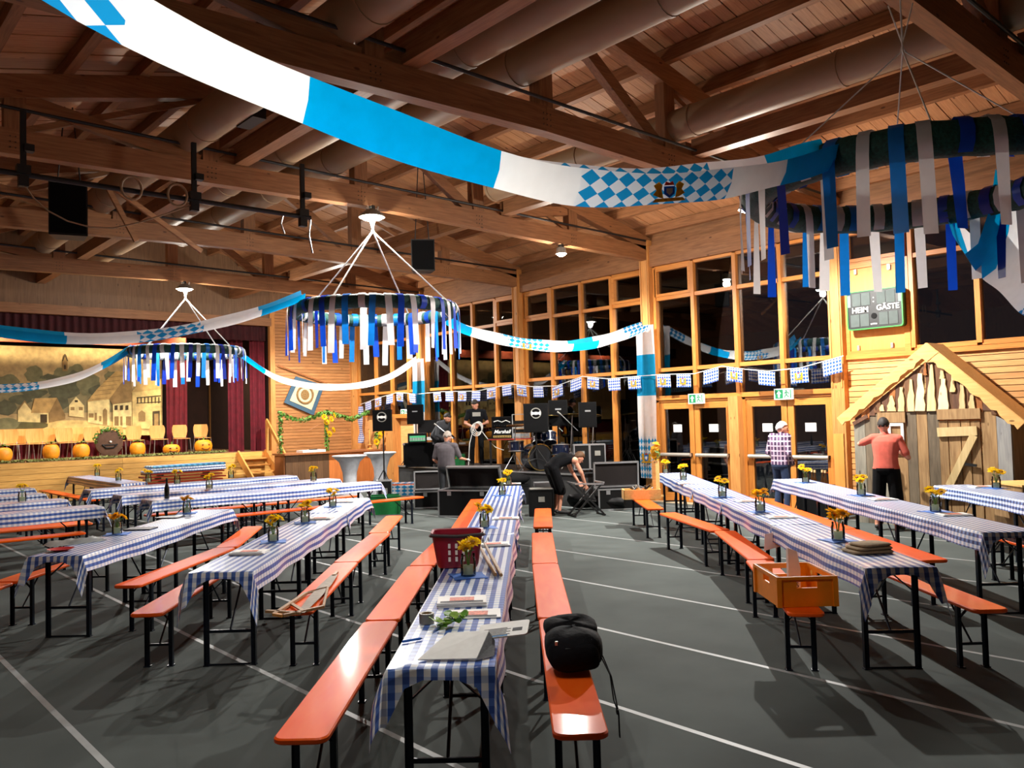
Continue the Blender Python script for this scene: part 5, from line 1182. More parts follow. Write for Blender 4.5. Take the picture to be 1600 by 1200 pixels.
t = thing('coiled_cable', 'white cable coil in the hands of the man in black T-shirt', 'cable', pcm.location + Vector((0, 0, 1.0)), pcm.rotation_euler.z)
for k in range(4):
    MB().tube([(.02*k-.03+(.10+.01*k)*math.cos(2*math.pi*i/18), .36+.01*k, -.02*k+(.13+.01*k)*math.sin(2*math.pi*i/18)) for i in range(18)], .008, 6, closed=True).build('cable_loop', 'rope', t)
MB().tube([(-.1, .36, -.1), (-.28, .38, -.35), (-.42, .4, -.5), (-.62, .45, -.58)], .009, 6).build('cable_end', 'rope', t); MB().tube([(.1, .36, -.05), (.2, .34, -.4), (.22, .3, -.7), (.24, .3, -1.0)], .009, 6).build('cable_end', 'rope', t)
# roadie bending down by the guitar case
pb = onz(876, 803, 0)
person('man in black sleeveless shirt and shorts bending down beside the guitar case', (pb.x, pb.y, 0), face(RT*.95+FW*.35), dict(
    pel=(0, -.16, .90), wai=(0, -.08, 1.0), che=(0, .12, 1.08), nek=(0, .30, 1.08), hed=(0, .43, 1.08), shl=(-.19, .25, 1.06), shr=(.19, .25, 1.04), ell=(-.24, .36, .82), wrl=(-.14, .46, .60), elr=(.24, .36, .80), wrr=(.20, .46, .56),
    hil=(-.1, -.16, .86), hir=(.1, -.16, .86), knl=(-.11, .0, .48), knr=(.11, -.02, .48), anl=(-.12, -.06, .09), anr=(.12, -.08, .09), tol=(-.13, .12, .035), tor=(.13, .10, .035)), 'blackshirt', 'shortsblack', 'shoe', 'hair_brown', vest=True, sleeve=0, shorts=.05, bulk=1.1, look=(.1, .75, -.66), hairlen=.2)
# ================================================================ band equipment
M['tolex'] = mat('black tolex', (13, 13, 14), .8, 0, .25, 80, bump=.1, spec=.2); M['caseblack'] = mat('black case laminate', (10, 10, 11), .55, 0, .15, 30, spec=.25); M['caseinner'] = mat('dark foam', (26, 20, 19), .95); M['gold'] = mat('gold panel', (176, 148, 84), .4, .5); M['greenglow'] = emis('green display', srgb(60, 150, 100), .5); M['greencrate'] = mat('green plastic', (14, 110, 52), .45, 0, .1, 15); M['drumblue'] = mat('dark blue drum shell', (18, 26, 48), .2, .2, .2, 10, coat=.5); M['cymbal'] = mat('bronze cymbal', (190, 160, 90), .25, .9); M['drumskin'] = mat('drum head', (24, 24, 26), .4); M['redtable'] = mat('red table edge', (150, 40, 30), .5)
VIEW = face(-FW)       # local +y looks to the hall's near end
rs = thing('band_riser', 'low black band platform along the window wall', 'stage platform', (0, 0, 0))
MB().b2((12.5, 12.0, .62), (14.2, 18.9, ZR)).build('deck', 'caseblack', rs); M['skirt'] = mat('grey skirt cloth', (58, 58, 58), .9, 0, .15, 6)
MB().b2((12.5, 12.02, 0), (12.54, 18.88, .62)).build('skirt', 'skirt', rs); MB().b2((12.5, 18.86, 0), (14.2, 18.9, .62)).build('skirt', 'skirt', rs); MB().b2((12.5, 12.0, 0), (14.2, 12.04, .62)).build('skirt', 'skirt', rs)
MB().b2((12.48, 12.0, .665), (12.5, 18.9, ZR)).build('edge_trim', 'alu', rs)
def pa(px0, px1, py0, py1, d, lab, emblem=False, rz=VIEW, pole=True, sub=False, zfloor=0):
    a, b_ = atd(px0, py1, d), atd(px1, py0, d); w = (px1-px0)*d/FPX; h = b_.z-a.z; c = (a+b_)/2; dep = w*.9
    t = thing('loudspeaker', lab, 'loudspeaker', (c.x, c.y, a.z), rz, 'black loudspeakers of the band')
    mb = MB(); mb.prism([(-w/2, dep*.45), (w/2, dep*.45), (w/2, 0), (w*.32, -dep*.5), (-w*.32, -dep*.5), (-w/2, 0)], 0, h); mb.build('cabinet', 'tolex', t)
    MB().b2((-w*.46, dep*.45, h*.03), (w*.46, dep*.45+.012, h*.97)).build('grille', 'grille', t)
    MB().b2((-w*.16, dep*.45+.012, h*.62), (w*.16, dep*.45+.02, h*.68)).build('badge', 'alu', t)
    if emblem:
        mb = MB(); mb.tube([(.11*math.cos(2*math.pi*k/20), dep*.45+.02, h*.66+.11*math.sin(2*math.pi*k/20)) for k in range(20)], .012, 6, closed=True); mb.build('emblem_ring', 'grey', t)
        mb = MB(); mb.prism([(-.1, .66*h-.05), (-.06, .66*h-.02), (0, .66*h-.035), (.06, .66*h-.02), (.1, .66*h-.05), (.1, .66*h+.05), (.06, .66*h+.02), (0, .66*h+.03), (-.06, .66*h+.02), (-.1, .66*h+.05)], dep*.45+.02, dep*.45+.03, 'xz'); mb.build('emblem', 'paper', t)
    if pole:
        s = thing('speaker_stand', 'black tripod stand under the '+lab, 'speaker stand', (c.x, c.y, zfloor), 0, 'tripod stands of the band')
        top = a.z-zfloor; MB().tube([(0, 0, .25), (0, 0, top)], .018, 8).build('pole', 'black', s)
        for k in range(3):
            q = R(40+120*k); MB().tube([(0, 0, min(.75, top*.6)), (.42*math.cos(q), .42*math.sin(q), .02)], .012, 6).build('leg', 'black', s); MB().tube([(0, 0, .28), (.25*math.cos(q), .25*math.sin(q), min(.75, top*.6)*.42)], .008, 6).build('brace', 'black', s)
    return t
pa(584, 613, 640, 674, 20, 'loudspeaker above the cocktail tables', True)
pa(637, 662, 632, 663, 22.5, 'loudspeaker above the lit amplifier', zfloor=ZR)
pa(818, 856, 630, 676, 18.6, 'loudspeaker with round horn emblem', True, zfloor=ZR)
pa(857, 886, 625, 666, 19.2, 'loudspeaker with a slot beside the emblem speaker', zfloor=ZR)
pa(904, 931, 628, 668, 18.4, 'loudspeaker left of the draped column', zfloor=ZR)
def boxpx(px0, px1, py1, d, h, dep, rz=VIEW, zbase=None):
    a = atd((px0+px1)/2, py1, d); return (a.x, a.y, a.z if zbase is None else zbase), (px1-px0)*d/FPX, h, dep
# speaker cabinet with amplifier head
l, w, h, dp = boxpx(632, 681, 730, 21.6, .62, .4, zbase=ZR)
t = thing('speaker_cabinet', 'big black guitar cabinet on the riser behind the flight case', 'amplifier', l, VIEW)
mb = MB(); slab(mb, frect(w, dp, .02), 0, h, .015); mb.build('cabinet', 'tolex', t, 30); MB().b2((-w*.46, dp/2-.005, .05), (w*.46, dp/2+.008, h-.05)).build('grille', 'grille', t)
for sx in (-1, 1):
    for z in (.03, h-.03): MB().box((sx*(w/2-.02), dp/2-.02, z), (.06, .06, .05)).build('corner_guard', 'alu', t)
p = atd(652, 690, 21.4)
t = thing('amplifier_head', 'amplifier head with green lit panel on the guitar cabinet', 'amplifier', (p.x, p.y, ZR+h+.005), VIEW+.15)
MB().b2((-.24, -.13, 0), (.24, .13, .24)).build('housing', 'tolex', t); MB().b2((-.2, .13, .04), (.2, .14, .18)).build('lit_panel', 'greenglow', t)
for k in range(6): MB().b2((-.19+k*.066, .14, .06), (-.14+k*.066, .144, .13)).build('panel_mark', 'alu', t)
# table with amplifier heads and rack
tp = onz(800, 686, 1.40); tt = thing('equipment_table', 'narrow table with red edge on the riser carrying amplifier heads', 'table', (tp.x, tp.y, ZR), VIEW)
tt.location = atd(806, 690, 20.4)*1; tt.location.z = ZR; ZT = .70
MB().b2((-.68, -.28, ZT-.03), (.68, .28, ZT)).build('tabletop', 'caseblack', tt); MB().b2((-.68, .28, ZT-.03), (.68, .29, ZT)).build('edge', 'redtable', tt)
for sx in (-.62, .62):
    for sy in (-.22, .22): MB().b2((sx-.02, sy-.02, 0), (sx+.02, sy+.02, ZT-.03)).build('leg', 'black', tt)
def ontable(x, y, z): return tt.location + Matrix.Rotation(VIEW, 3, 'Z') @ Vector((x, y, z))
for k, lab in ((0, 'lower guitar amplifier head with white script lettering'), (1, 'upper guitar amplifier head on the equipment table')):
    t = thing('amplifier_head', lab, 'amplifier', ontable(.33, 0, ZT+.002+k*.27), VIEW+.0)
    mb = MB(); slab(mb, frect(.5, .24, .02), 0, .265, .015); mb.build('housing', 'tolex', t, 30); MB().b2((-.22, .115, .09), (.22, .126, .24)).build('grille', 'grille', t)
    MB().b2((-.22, .115, .02), (.22, .126, .075)).build('control_panel', 'gold' if k == 0 else 'grille', t)
    for i in range(7): MB().ball((-.18+i*.06, .13, .047), .012, 6).build('knob', 'black', t)
    if k == 0: lettering('Marshall', .12, 'paper', t, (0, .129, .165), (R(90), 0, R(180)), shear=.35, bold=.002)
    else:
        mb = MB(); mb.tube([(-.2, .13, .12), (-.1, .13, .17), (0, .13, .13), (.1, .13, .17), (.2, .13, .14)], .012, 6); mb.build('emblem', 'paper', t)
t = thing('rack_case', 'silver framed rack of effects units on the equipment table', 'rack', ontable(-.13, 0, ZT+.002), VIEW)
for sx in (-.2, .2):
    for sy in (-.16, .16): MB().b2((sx-.012, sy-.012, 0), (sx+.012, sy+.012, .58)).build('rack_post', 'alu', t)
for z in (0, .57): MB().b2((-.21, -.17, z), (.21, .17, z+.015)).build('rack_plate', 'alu', t)
for k, z in enumerate((.03, .13, .23, .34)): MB().b2((-.185, -.15, z), (.185, .165, z+.085)).build('effects_unit', ['alu', 'tolex', 'grey', 'tolex'][k], t)
# drum kit
dp_ = atd(838, 712, 18.9)
dk = thing('drum_kit', 'dark blue drum kit with cymbals on the riser', 'drum kit', (dp_.x, dp_.y, ZR), VIEW)
rx = Matrix.Rotation(R(90), 3, 'X'); rside = Matrix.Rotation(R(25), 3, 'Z')@rx
bdm = MB(); bdm.lathe([(.28, -.2), (.29, -.2), (.29, .2), (.28, .2)], 28, (0, 0, .30), rot=rside, cap=False); bd_ = bdm.build('bass_drum', 'drumblue', dk, 40)
for s in (-.2, .2):
    mb = MB(); mb.lathe([(.275, s-.005), (.275, s+.005)], 28, (0, 0, .30), rot=rside); mb.build('drum_head', 'drumskin', bd_, 40); mb = MB(); mb.lathe([(.285, s-.02), (.305, s-.02), (.305, s+.02), (.285, s+.02)], 28, (0, 0, .30), rot=rside, cap=False); mb.build('hoop', 'cymbal' if s < 0 else 'steel', bd_, 40)
for x, y, z, r_, tlt in ((-.05, .05, .72, .13, .5), (-.32, .05, .72, .14, .5), (-.55, .1, .45, .2, .1), (.45, .0, .55, .17, .1)):
    ro = Matrix.Rotation(tlt, 3, 'X'); tm = MB(); tm.lathe([(r_, -.11), (r_, .11)], 20, (x, y, z), rot=ro); td = tm.build('tom_drum', 'drumblue', dk, 40)
    for s in (-.11, .11): mb = MB(); mb.lathe([(r_, s-.01), (r_+.012, s-.01), (r_+.012, s+.01), (r_, s+.01)], 20, (x, y, z), rot=ro, cap=False); mb.build('hoop', 'steel', td, 40)
    for k in range(6): a = 2*math.pi*k/6; v = Vector((x, y, z))+ro@Vector(((r_+.012)*math.cos(a), (r_+.012)*math.sin(a), 0)); MB().box(v, (.016, .016, .06)).build('lug', 'steel', td)
for x, y, z, r_ in ((-.32, -.15, 1.2, .24), (-.85, -.1, 1.22, .26), (.45, -.1, 1.02, .22), (-1.35, -.2, 1.2, .2)):
    MB().lathe([(.02, .03), (.06, .022), (r_, 0), (r_, -.004), (.05, .015)], 24, (x, y, z), rot=Matrix.Rotation(.15, 3, 'X')).build('cymbal', 'cymbal', dk, 60)
    MB().tube([(x, y, z), (x+.05, y, .5), (x+.05, y, .25)], .011, 6).build('cymbal_pole', 'steel', dk)
    for k in range(3): q = R(120*k+20); MB().tube([(x+.05, y, .4), (x+.05+.25*math.cos(q), y+.25*math.sin(q), .01)], .009, 6).build('stand_leg', 'steel', dk)
# flight cases
def edges(mb, w, d, h, r=.014, z0=0):
    for sx in (-w/2, w/2):
        for sy in (-d/2, d/2): mb.b2((sx-r, sy-r, z0), (sx+r, sy+r, z0+h))
    for z in (z0, z0+h):
        for s in (-d/2, d/2): mb.b2((-w/2, s-r, z-r), (w/2, s+r, z+r))
        for s in (-w/2, w/2): mb.b2((s-r, -d/2, z-r), (s+r, d/2, z+r))
    return mb
def open_case(p, rz, w, d, h, lidh, lab, lidrot=0.1):
    t = thing('flight_case', lab, 'flight case', p, rz, 'flight cases of the band'); z0 = .02
    mb = MB(); mb.b2((-w/2, -d/2, z0), (w/2, d/2, z0+.02)).b2((-w/2, d/2-.015, z0), (w/2, d/2, z0+h)).b2((-w/2, -d/2, z0), (w/2, -d/2+.015, z0+h)).b2((-w/2, -d/2, z0), (-w/2+.015, d/2, z0+h)).b2((w/2-.015, -d/2, z0), (w/2, d/2, z0+h)); body = mb.build('case_body', 'caseblack', t)
    edges(MB(), w, d, h, .014, z0).build('aluminium_edges', 'alu', body)
    lid = bpy.data.objects.new('lid', None); COL.objects.link(lid); lid.parent = t; lid.location = (0, -d/2-.01, z0+h); lid.rotation_euler = (lidrot, 0, 0)
    MB().b2((-w/2, -.06, 0), (w/2, -.04, lidh)).build('lid_panel', 'caseblack', lid); MB().b2((-w/2+.02, -.04, .02), (w/2-.02, -.03, lidh-.02)).build('lid_lining', 'caseinner', lid)
    mb = MB(); r = .016
    mb.b2((-w/2, -.07, 0), (-w/2+2*r, .02, lidh)).b2((w/2-2*r, -.07, 0), (w/2, .02, lidh)).b2((-w/2, -.07, lidh-2*r), (w/2, .02, lidh)).b2((-w/2, -.07, 0), (w/2, .02, 2*r)); mb.build('lid_frame', 'alu', lid)
    for sx in (-.3*w, .3*w): MB().b2((sx-.04, d/2, z0+h-.1), (sx+.04, d/2+.012, z0+h-.02)).build('latch', 'alu', t)
    return t
p = onz(690, 792, 0); open_case((p.x, p.y, 0), VIEW+.12, 1.18, .5, .34, .42, 'open flight case with raised lid before the grey T-shirt man')
p = onz(745, 812, 0); open_case((p.x+.3, p.y+.55, 0), VIEW-.35, 1.15, .5, .5, .46, 'open flight case beside the far end of the central table row', -.3)
p = atd(968, 772, 16.9); open_case((p.x, p.y, 0), VIEW+.1, .95, .5, .40, .52, 'open flight case with raised lid left of the draped column', -.05)
def closed_case(p, rz, w, d, h, lab, wheels=True, edge='alu', name='road_case'):
    t = thing(name, lab, 'equipment case', p, rz, 'closed equipment cases of the band'); z0 = .06 if wheels else 0
    b_ = MB().b2((-w/2, -d/2, z0), (w/2, d/2, z0+h)).build('case_body', 'caseblack', t); edges(MB(), w, d, h, .012, z0).build('corner_edges', edge, t)
    MB().b2((-.06, d/2, z0+h*.55), (.06, d/2+.012, z0+h*.75)).build('dish_handle', 'grey', t)
    if wheels:
        for sx in (-.4*w, .4*w):
            for sy in (-.4*d, .4*d): MB().tube([(sx-.015, sy, .03), (sx+.015, sy, .03)], .03, 10).build('wheel', 'black', t)
    return t
for px0, px1, lab in ((897, 920, 'closed road case on the riser, left of the pair behind the bending man'), (921, 945, 'closed road case on the riser, right of the pair behind the bending man')):
    p = atd((px0+px1)/2, 726, 18.0); closed_case((p.x, p.y, ZR), VIEW, .32, .36, .52, lab)
p = atd(846, 795, 16.2); closed_case((p.x, p.y, 0), VIEW, .46, .45, .50, 'black box with grey top behind the end of the right central bench', False, 'caseblack')
o = MB().b2((-.22, -.2, 0), (.22, .2, .012)).build('grey_mat', 'grey', None, None, (p.x, p.y, .505), VIEW); tag(o, 'grey tray lying on the black box behind the bench', 'tray')
p = atd(850, 772, 17.1); closed_case((p.x, p.y, 0), VIEW+.05, .44, .42, .46, 'black box under the silver device beyond the bench end', False, 'caseblack')
o = MB().b2((-.2, -.17, 0), (.2, .17, .09)).build('silver_device', 'alu', None, None, (p.x, p.y, .475), VIEW+.05); tag(o, 'flat silver device on a black box beside the bending man', 'device')
p = atd(800, 770, 18.3); t = closed_case((p.x, p.y, 0), VIEW+.2, .7, .4, .42, 'black trunk behind the far end of the central table row', False, 'caseblack')
mb = MB(); mb.ball((0, 0, .12), (.42, .2, .14), 16); o = mb.build('equipment_bag', 'tolex', None, 60, (p.x, p.y, .43), VIEW+.3); tag(o, 'soft black bag lying on the trunk behind the table end', 'bag')
p = atd(601, 790, 18.0); closed_case((p.x, p.y, 0), VIEW+.2, .30, .3, .62, 'upright black case beside the green crate', False)
# guitar case and keyboard stand
p = onz(938, 798, 0)
t = thing('guitar_case', 'black guitar case lying on the floor beside the bending man', 'guitar case', (p.x, p.y+.15, 0), face(-FW*.4+RT*.9)); ol = []
for k in range(40):
    a = 2*math.pi*k/40; x = math.cos(a); r_ = .21+.02*math.cos(2*a)
    ol.append((r_*math.sin(a)*.95, -.32+.26*x if x < .55 else -.32+.26*x))
body = [(-.19, -.5), (-.1, -.57), (.1, -.57), (.19, -.5), (.21, -.36), (.17, -.2), (.15, -.1), (.165, .0), (.12, .09), (.075, .13), (.07, .45), (.09, .5), (.08, .62), (-.08, .62), (-.09, .5), (-.07, .45), (-.075, .13), (-.12, .09), (-.165, .0), (-.15, -.1), (-.17, -.2), (-.21, -.36)]
mb = MB(); slab(mb, [(x, y) for x, y in body][::-1], 0, .13, .02); o = mb.build('case_shell', 'caseblack', t, 50); o.rotation_euler = (0, R(-35), 0); o.location = (0, 0, .12)
MB().tube([(.2, -.1, .2), (.24, 0, .22), (.2, .1, .2)], .012, 6).build('handle', 'black', t)
p = atd(916, 790, 15.9); t = thing('keyboard_stand', 'folding X keyboard stand with silver bars on the floor', 'stand', (p.x, p.y, 0), VIEW+.3)
for y in (-.15, .15):
    for sx in (-1, 1): MB().beam((sx*.3, y, .03), (-sx*.28, y, .62), .03, .03).build('leg', 'black', t)
for sx in (-1, 1): MB().beam((sx*.28, -.22, .63), (sx*.28, .22, .63), .035, .03).build('support_bar', 'alu', t); MB().beam((sx*.3, -.2, .02), (sx*.3, .2, .02), .03, .03).build('foot_bar', 'black', t)
MB().beam((-.3, .17, .6), (.3, .17, .63), .02, .03).build('top_bar', 'alu', t)
# plastic crates
def crate(p, rz, w, d, h, m, lab, nm='plastic_crate'):
    t = thing(nm, lab, 'crate', p, rz)
    th = .014
    mb = MB(); mb.b2((-w/2, -d/2, 0), (w/2, d/2, th)); mb.build('base', m, t)
    def side(L, off, ax):
        # wall with a grip slot and two round holes drawn as discs, the dark ones painted shade
        q = MB(); s0, s1, z0, z1 = -.075, .075, h*.62, h*.62+.045
        P = lambda a, z, o: (a, o, z) if ax == 'x' else (o, a, z)
        def bb(a0, a1, za, zb_): q.b2(P(a0, za, off-th/2), P(a1, zb_, off+th/2))
        bb(-L/2, L/2, th, z0); bb(-L/2, L/2, z1, h); bb(-L/2, s0, z0, z1); bb(s1, L/2, z0, z1)
        q.build('side_wall', m, t)
        for s in (-1, 1):
            hb = MB(); hb.lathe([(.02, -.002), (.02, .002)], 14, P(s*L*.30, (z0+z1)/2, off-math.copysign(-1, off)*(th/2+.002)), rot=Matrix.Rotation(R(90), 3, 'X' if ax == 'x' else 'Y')); hb.build('round_hole', 'holeshade' if m != 'cratorange' else 'holelight', t)
    side(w, -d/2+th/2, 'x'); side(w, d/2-th/2, 'x'); side(d-2*th, -w/2+th/2, 'y'); side(d-2*th, w/2-th/2, 'y')
    mb = MB(); r = .012
    for s in (-1, 1): mb.b2((-w/2-r, s*d/2-r, h-.022), (w/2+r, s*d/2+r, h)); mb.b2((s*w/2-r, -d/2, h-.022), (s*w/2+r, d/2, h))
    mb.build('rim', m, t)
    for sx in (-1, 1):
        for sy in (-1, 1): MB().b2((sx*(w/2-.004)-.018, sy*(d/2-.004)-.018, 0), (sx*(w/2-.004)+.018, sy*(d/2-.004)+.018, h-.02)).build('corner_post', m, t)
    return t
M['holeshade'] = mat('hole shade', (6, 30, 16), .9); M['holelight'] = mat('pale hole plug', (250, 190, 80), .7); M['cratorange'] = mat('orange crate plastic', (246, 142, 16), .4, 0, .06, 10, trans=.12)
p = onz(606, 803, 0); crate((p.x, p.y+.1, 0), VIEW+.1, .6, .4, .38, 'greencrate', 'green plastic crate on the floor beyond the bench ends')
p = atd(726, 740, 18.6); crate((12.75, 16.75, ZR), VIEW, .52, .36, .32, 'greencrate', 'green plastic crate on the riser edge before the man with the cable')
# bench-height table with lozenge cloth behind the green crate
p = atd(638, 785, 18.9); t = thing('low_table', 'low table under a blue lozenge cloth beside the open flight case', 'table', (p.x, p.y, 0), VIEW)
MB().b2((-.42, -.25, .46), (.42, .25, .485)).build('tabletop', 'orange2', t)
for sx in (-.36, .36):
    for sy in (-.18, .18): MB().b2((sx-.015, sy-.015, 0), (sx+.015, sy+.015, .46)).build('leg', 'leg', t)
c = cloth((p.x-.40*RT.x, p.y-.40*RT.y, 0), (p.x+.40*RT.x, p.y+.40*RT.y, 0), 'blue lozenge cloth hanging over the low table by the flight case', .05, .05, .26, .48, 'lozenge', 4, top=.487)
# keyboard, laptop and microphones on the riser
p = atd(668, 690, 22.4); t = thing('keyboard_rig', 'white keyboard on a stand with dark music panel behind the jacket man', 'keyboard', (p.x, p.y, ZR), VIEW-.2)
MB().b2((-.38, -.12, .66), (.38, .12, .74)).build('keyboard_body', 'paper', t); MB().b2((-.3, -.16, .85), (.3, -.13, 1.2)).build('music_panel', 'black', t); MB().b2((-.02, -.15, .74), (.02, -.13, .9)).build('panel_arm', 'black', t)
for sx in (-1, 1): MB().beam((sx*.35, 0, .02), (-sx*.35, 0, .66), .03, .03).build('stand_leg', 'black', t)
for i, (px, py, d, hh) in enumerate(((700, 690, 20.4, 1.05), (895, 690, 18.6, 1.25), (872, 690, 20.0, 1.2))):
    p = atd(px, py, d); t = thing('microphone_stand', ['microphone stand with boom beside the jacket man', 'microphone boom stand right of the drum kit', 'microphone stand behind the drum kit'][i], 'microphone stand', (p.x, p.y, ZR), VIEW)
    MB().tube([(0, 0, 0), (0, 0, hh*.8)], .012, 6).build('pole', 'black', t); MB().tube([(-.12, 0, hh*.7), (.25, 0, hh)], .009, 6).build('boom', 'alu', t); MB().tube([(.25, 0, hh), (.33, 0, hh+.06)], [.014, .022], 8).build('microphone', 'grey', t); MB().lathe([(.14, 0), (.13, .02), (.02, .03)], 16).build('base', 'black', t)
for k in range(3):
    p = atd(655+k*22, 752, 20); mb = MB(); mb.tube([(p.x+.3*math.cos(i*.7+k), p.y+.25*math.sin(i*.9+k*2)-.2*i*.1, .012+.004*(i % 2)) for i in range(14)], .009, 6); o = mb.build('loose_cable', 'paper' if k == 1 else 'black'); tag(o, ['black cable loop on the floor before the riser, left one', 'pale cable on the floor before the riser', 'black cable loop on the floor before the riser, right one'][k], 'cable')
# hanging lozenge pennant at the bunting's far end, candle stick and sunflower bunch on the bar end
p = onx(563, 635, 14.2); mb = MB(); w = .16
for i in range(8):
    for j in range(3): mb.v.append((p.x+.03*math.sin(i*1.3+j), p.y+(j-1)*w*(1-.3*(i % 3)/2), p.z-i*.17))
for i in range(7):
    for j in range(2):
        q = (i*3+j, i*3+j+1, i*3+j+4, i*3+j+3); mb.f.append(list(q)); mb.m.append(0); mb.uv.append([((k % 3)*w, (k//3)*.17) for k in q])
o = mb.build('hanging_pennant', 'flagcloth', None, 60); tag(o, 'narrow lozenge pennant hanging at the far end of the flag string', 'banner')
p = ony(578, 692, 22.7); t = thing('wooden_stick_holder', 'upright wooden stick on a small foot standing on the bar end', 'holder', (p.x, 22.7, 1.03)); MB().tube([(0, 0, .12), (0, 0, .62)], .018, 8).build('stick', 'stair', t); MB().lathe([(.1, .0), (.1, .02), (.03, .03), (.025, .12), (.09, .13), (.02, .15)], 16).build('foot', 'stair', t)
p = ony(590, 690, 22.6); t = thing('sunflower_bunch', 'sunflower bunch on a stalk at the right end of the bar', 'flowers', (p.x, 22.6, 1.03)); rnd = random.Random(4)
mb = MB(); mb.tube([(0, 0, 0), (.02, 0, .42)], .02, 6); mb.build('stalk', 'stem', t); mb = MB(); leaves(mb, (0, 0, .3), (.13, .1, .28), 60, rnd, .07); mb.build('leaf_cluster', 'leafg', t)
for i, (x, z) in enumerate(((-.13, .22), (.12, .24), (.0, .42), (.1, .5))): f = inst('sunflower', PET['petal'][i % 3], t, (x, -.12, z), 0, (3,)*3); f.rotation_euler = (R(80), 0, i); inst('flower_centre', HEART, f)
M['bottleglass'] = mat('brown bottle', (70, 44, 24), .15); M['bottledark'] = mat('dark bottle', (20, 24, 20), .12)
# ================================================================ scoreboard
M['sbgreen'] = mat('green board edge', (40, 130, 50), .5); M['sbgrey'] = mat('grey digit panel', (78, 86, 84), .7, 0, .08, 10, spec=.2); M['sbpale'] = mat('pale panel', (120, 132, 130), .7, spec=.2)
t = thing('scoreboard', 'black scoreboard with green edge reading HEIM and GÄSTE on the ochre panel', 'scoreboard', (14.355, 6.665, 3.64))
mb = MB(); mb.prism(frect(.98, .68, .05), .0, .14, 'yz'); mb.build('housing', 'black', t); mb = MB(); o1 = frect(.99, .69, .055); o2 = frect(.95, .65, .045); n = len(o1)
vs = [(-.012, *p) for p in o1]+[(-.012, *p) for p in o2]+[(.06, *p) for p in o1]; mb._add(vs, [(i, (i+1) % n, n+(i+1) % n, n+i) for i in range(n)]+[(i, 2*n+i, 2*n+(i+1) % n, (i+1) % n) for i in range(n)]); mb.build('green_edge', 'sbgreen', t)
for y0, y1, z0, z1, m in ((.42, .475, .07, .28, 'sbpale'), (.24, .39, .08, .30, 'sbgrey'), (.07, .225, .08, .30, 'sbgrey'), (-.20, -.05, .08, .30, 'sbgrey'), (-.365, -.215, .08, .30, 'sbgrey'), (-.475, -.42, .08, .30, 'sbpale'), (.27, .43, -.29, -.07, 'sbgrey'), (.1, .255, -.29, -.07, 'sbgrey'), (-.235, -.08, -.29, -.07, 'sbgrey'), (-.405, -.25, -.29, -.07, 'sbgrey')):
    MB().b2((-.008, y0, z0), (0, y1, z1)).build('digit_panel', m, t)
mb = MB(); mb.lathe([(.05, 0), (.05, .01)], 16, (-.01, .01, -.12), rot=Matrix.Rotation(R(90), 3, 'Y')); mb.build('siren', 'tolex', t); MB().b2((-.01, -.04, -.27), (-.0, .07, -.25)).build('maker_plate', 'paper', t)
for z in (.13, .2): MB().ball((-.004, .01, z), (.006, .012, .012), 8).build('colon_dot', 'paper', t)
lettering('HEIM', .135, 'paper', t, (-.012, .25, .0), (R(90), 0, R(-90)), bold=.0015); lettering('GÄSTE', .135, 'paper', t, (-.012, -.24, .01), (R(90), 0, R(-90)), bold=.0015)
# ================================================================ wooden hut
def oldwood(nm, a, b_): M[nm] = wood(nm, a, b_, axis=2, scale=2.5, rough=.85, stretch=10)
oldwood('ow_grey', (122, 118, 106), (156, 150, 134)); oldwood('ow_brown', (140, 108, 72), (176, 142, 98)); oldwood('ow_dark', (96, 84, 68), (124, 110, 90)); oldwood('ow_blue', (142, 142, 142), (170, 170, 166)); oldwood('ow_pale', (206, 178, 124), (230, 204, 150)); oldwood('ow_bark', (84, 58, 44), (112, 78, 58)); oldwood('ow_orange', (150, 88, 44), (184, 116, 62)); oldwood('ow_dark2', (98, 68, 46), (128, 90, 62)); oldwood('ow_white', (226, 206, 158), (242, 224, 180)); M['barge'] = wood('barge board wood', (224, 170, 98), (240, 190, 118), axis=1, scale=2.5)
XH = 13.62
hut = thing('wooden_hut', 'rustic wooden hut front with gable roof and plank door against the siding', 'hut', (0, 0, 0))
HP = lambda x, y: onx(x, y, XH)
def hz(zx, zy): p = HP(1300+zx/5.333, 530+zy/5.333); return p.y, p.z
def plank(zx0, zx1, zt0, zt1, m, zb=0.0, dx=0.0, name='wall_plank', parent=hut, th=.03):
    y0, z0 = hz(zx0, zt0); y1, z1 = hz(zx1, zt1); mb = MB(); mb.prism([(y0-.004, z0), (y0-.004, zb), (y1+.004, zb), (y1+.004, z1)], XH-dx, XH-dx+th, 'yz'); return mb.build(name, m, parent)
for a, b_, za, zb_, m in ((180, 270, 700, 640, 'ow_grey'), (270, 385, 650, 600, 'ow_dark'), (385, 470, 605, 603, 'ow_grey'), (470, 615, 603, 602, 'ow_brown'), (615, 700, 600, 600, 'ow_dark'), (700, 790, 600, 598, 'ow_brown'), (790, 885, 598, 596, 'ow_dark'), (1235, 1365, 580, 600, 'ow_brown'), (1365, 1490, 640, 700, 'ow_blue')): plank(a, b_, za, zb_, m)
def bar(zx0, zy0, zx1, zy1, w, m, dx, name, parent=hut, th=.03):
    y0, z0 = hz(zx0, zy0); y1, z1 = hz(zx1, zy1); return MB().beam((XH-dx, y0, z0), (XH-dx, y1, z1), w, th, up=(1, 0, 0)).build(name, m, parent)
bar(385, 655, 615, 650, .17, 'ow_brown', .02, 'lintel'); bar(880, 628, 1240, 618, .16, 'ow_brown', .02, 'lintel')
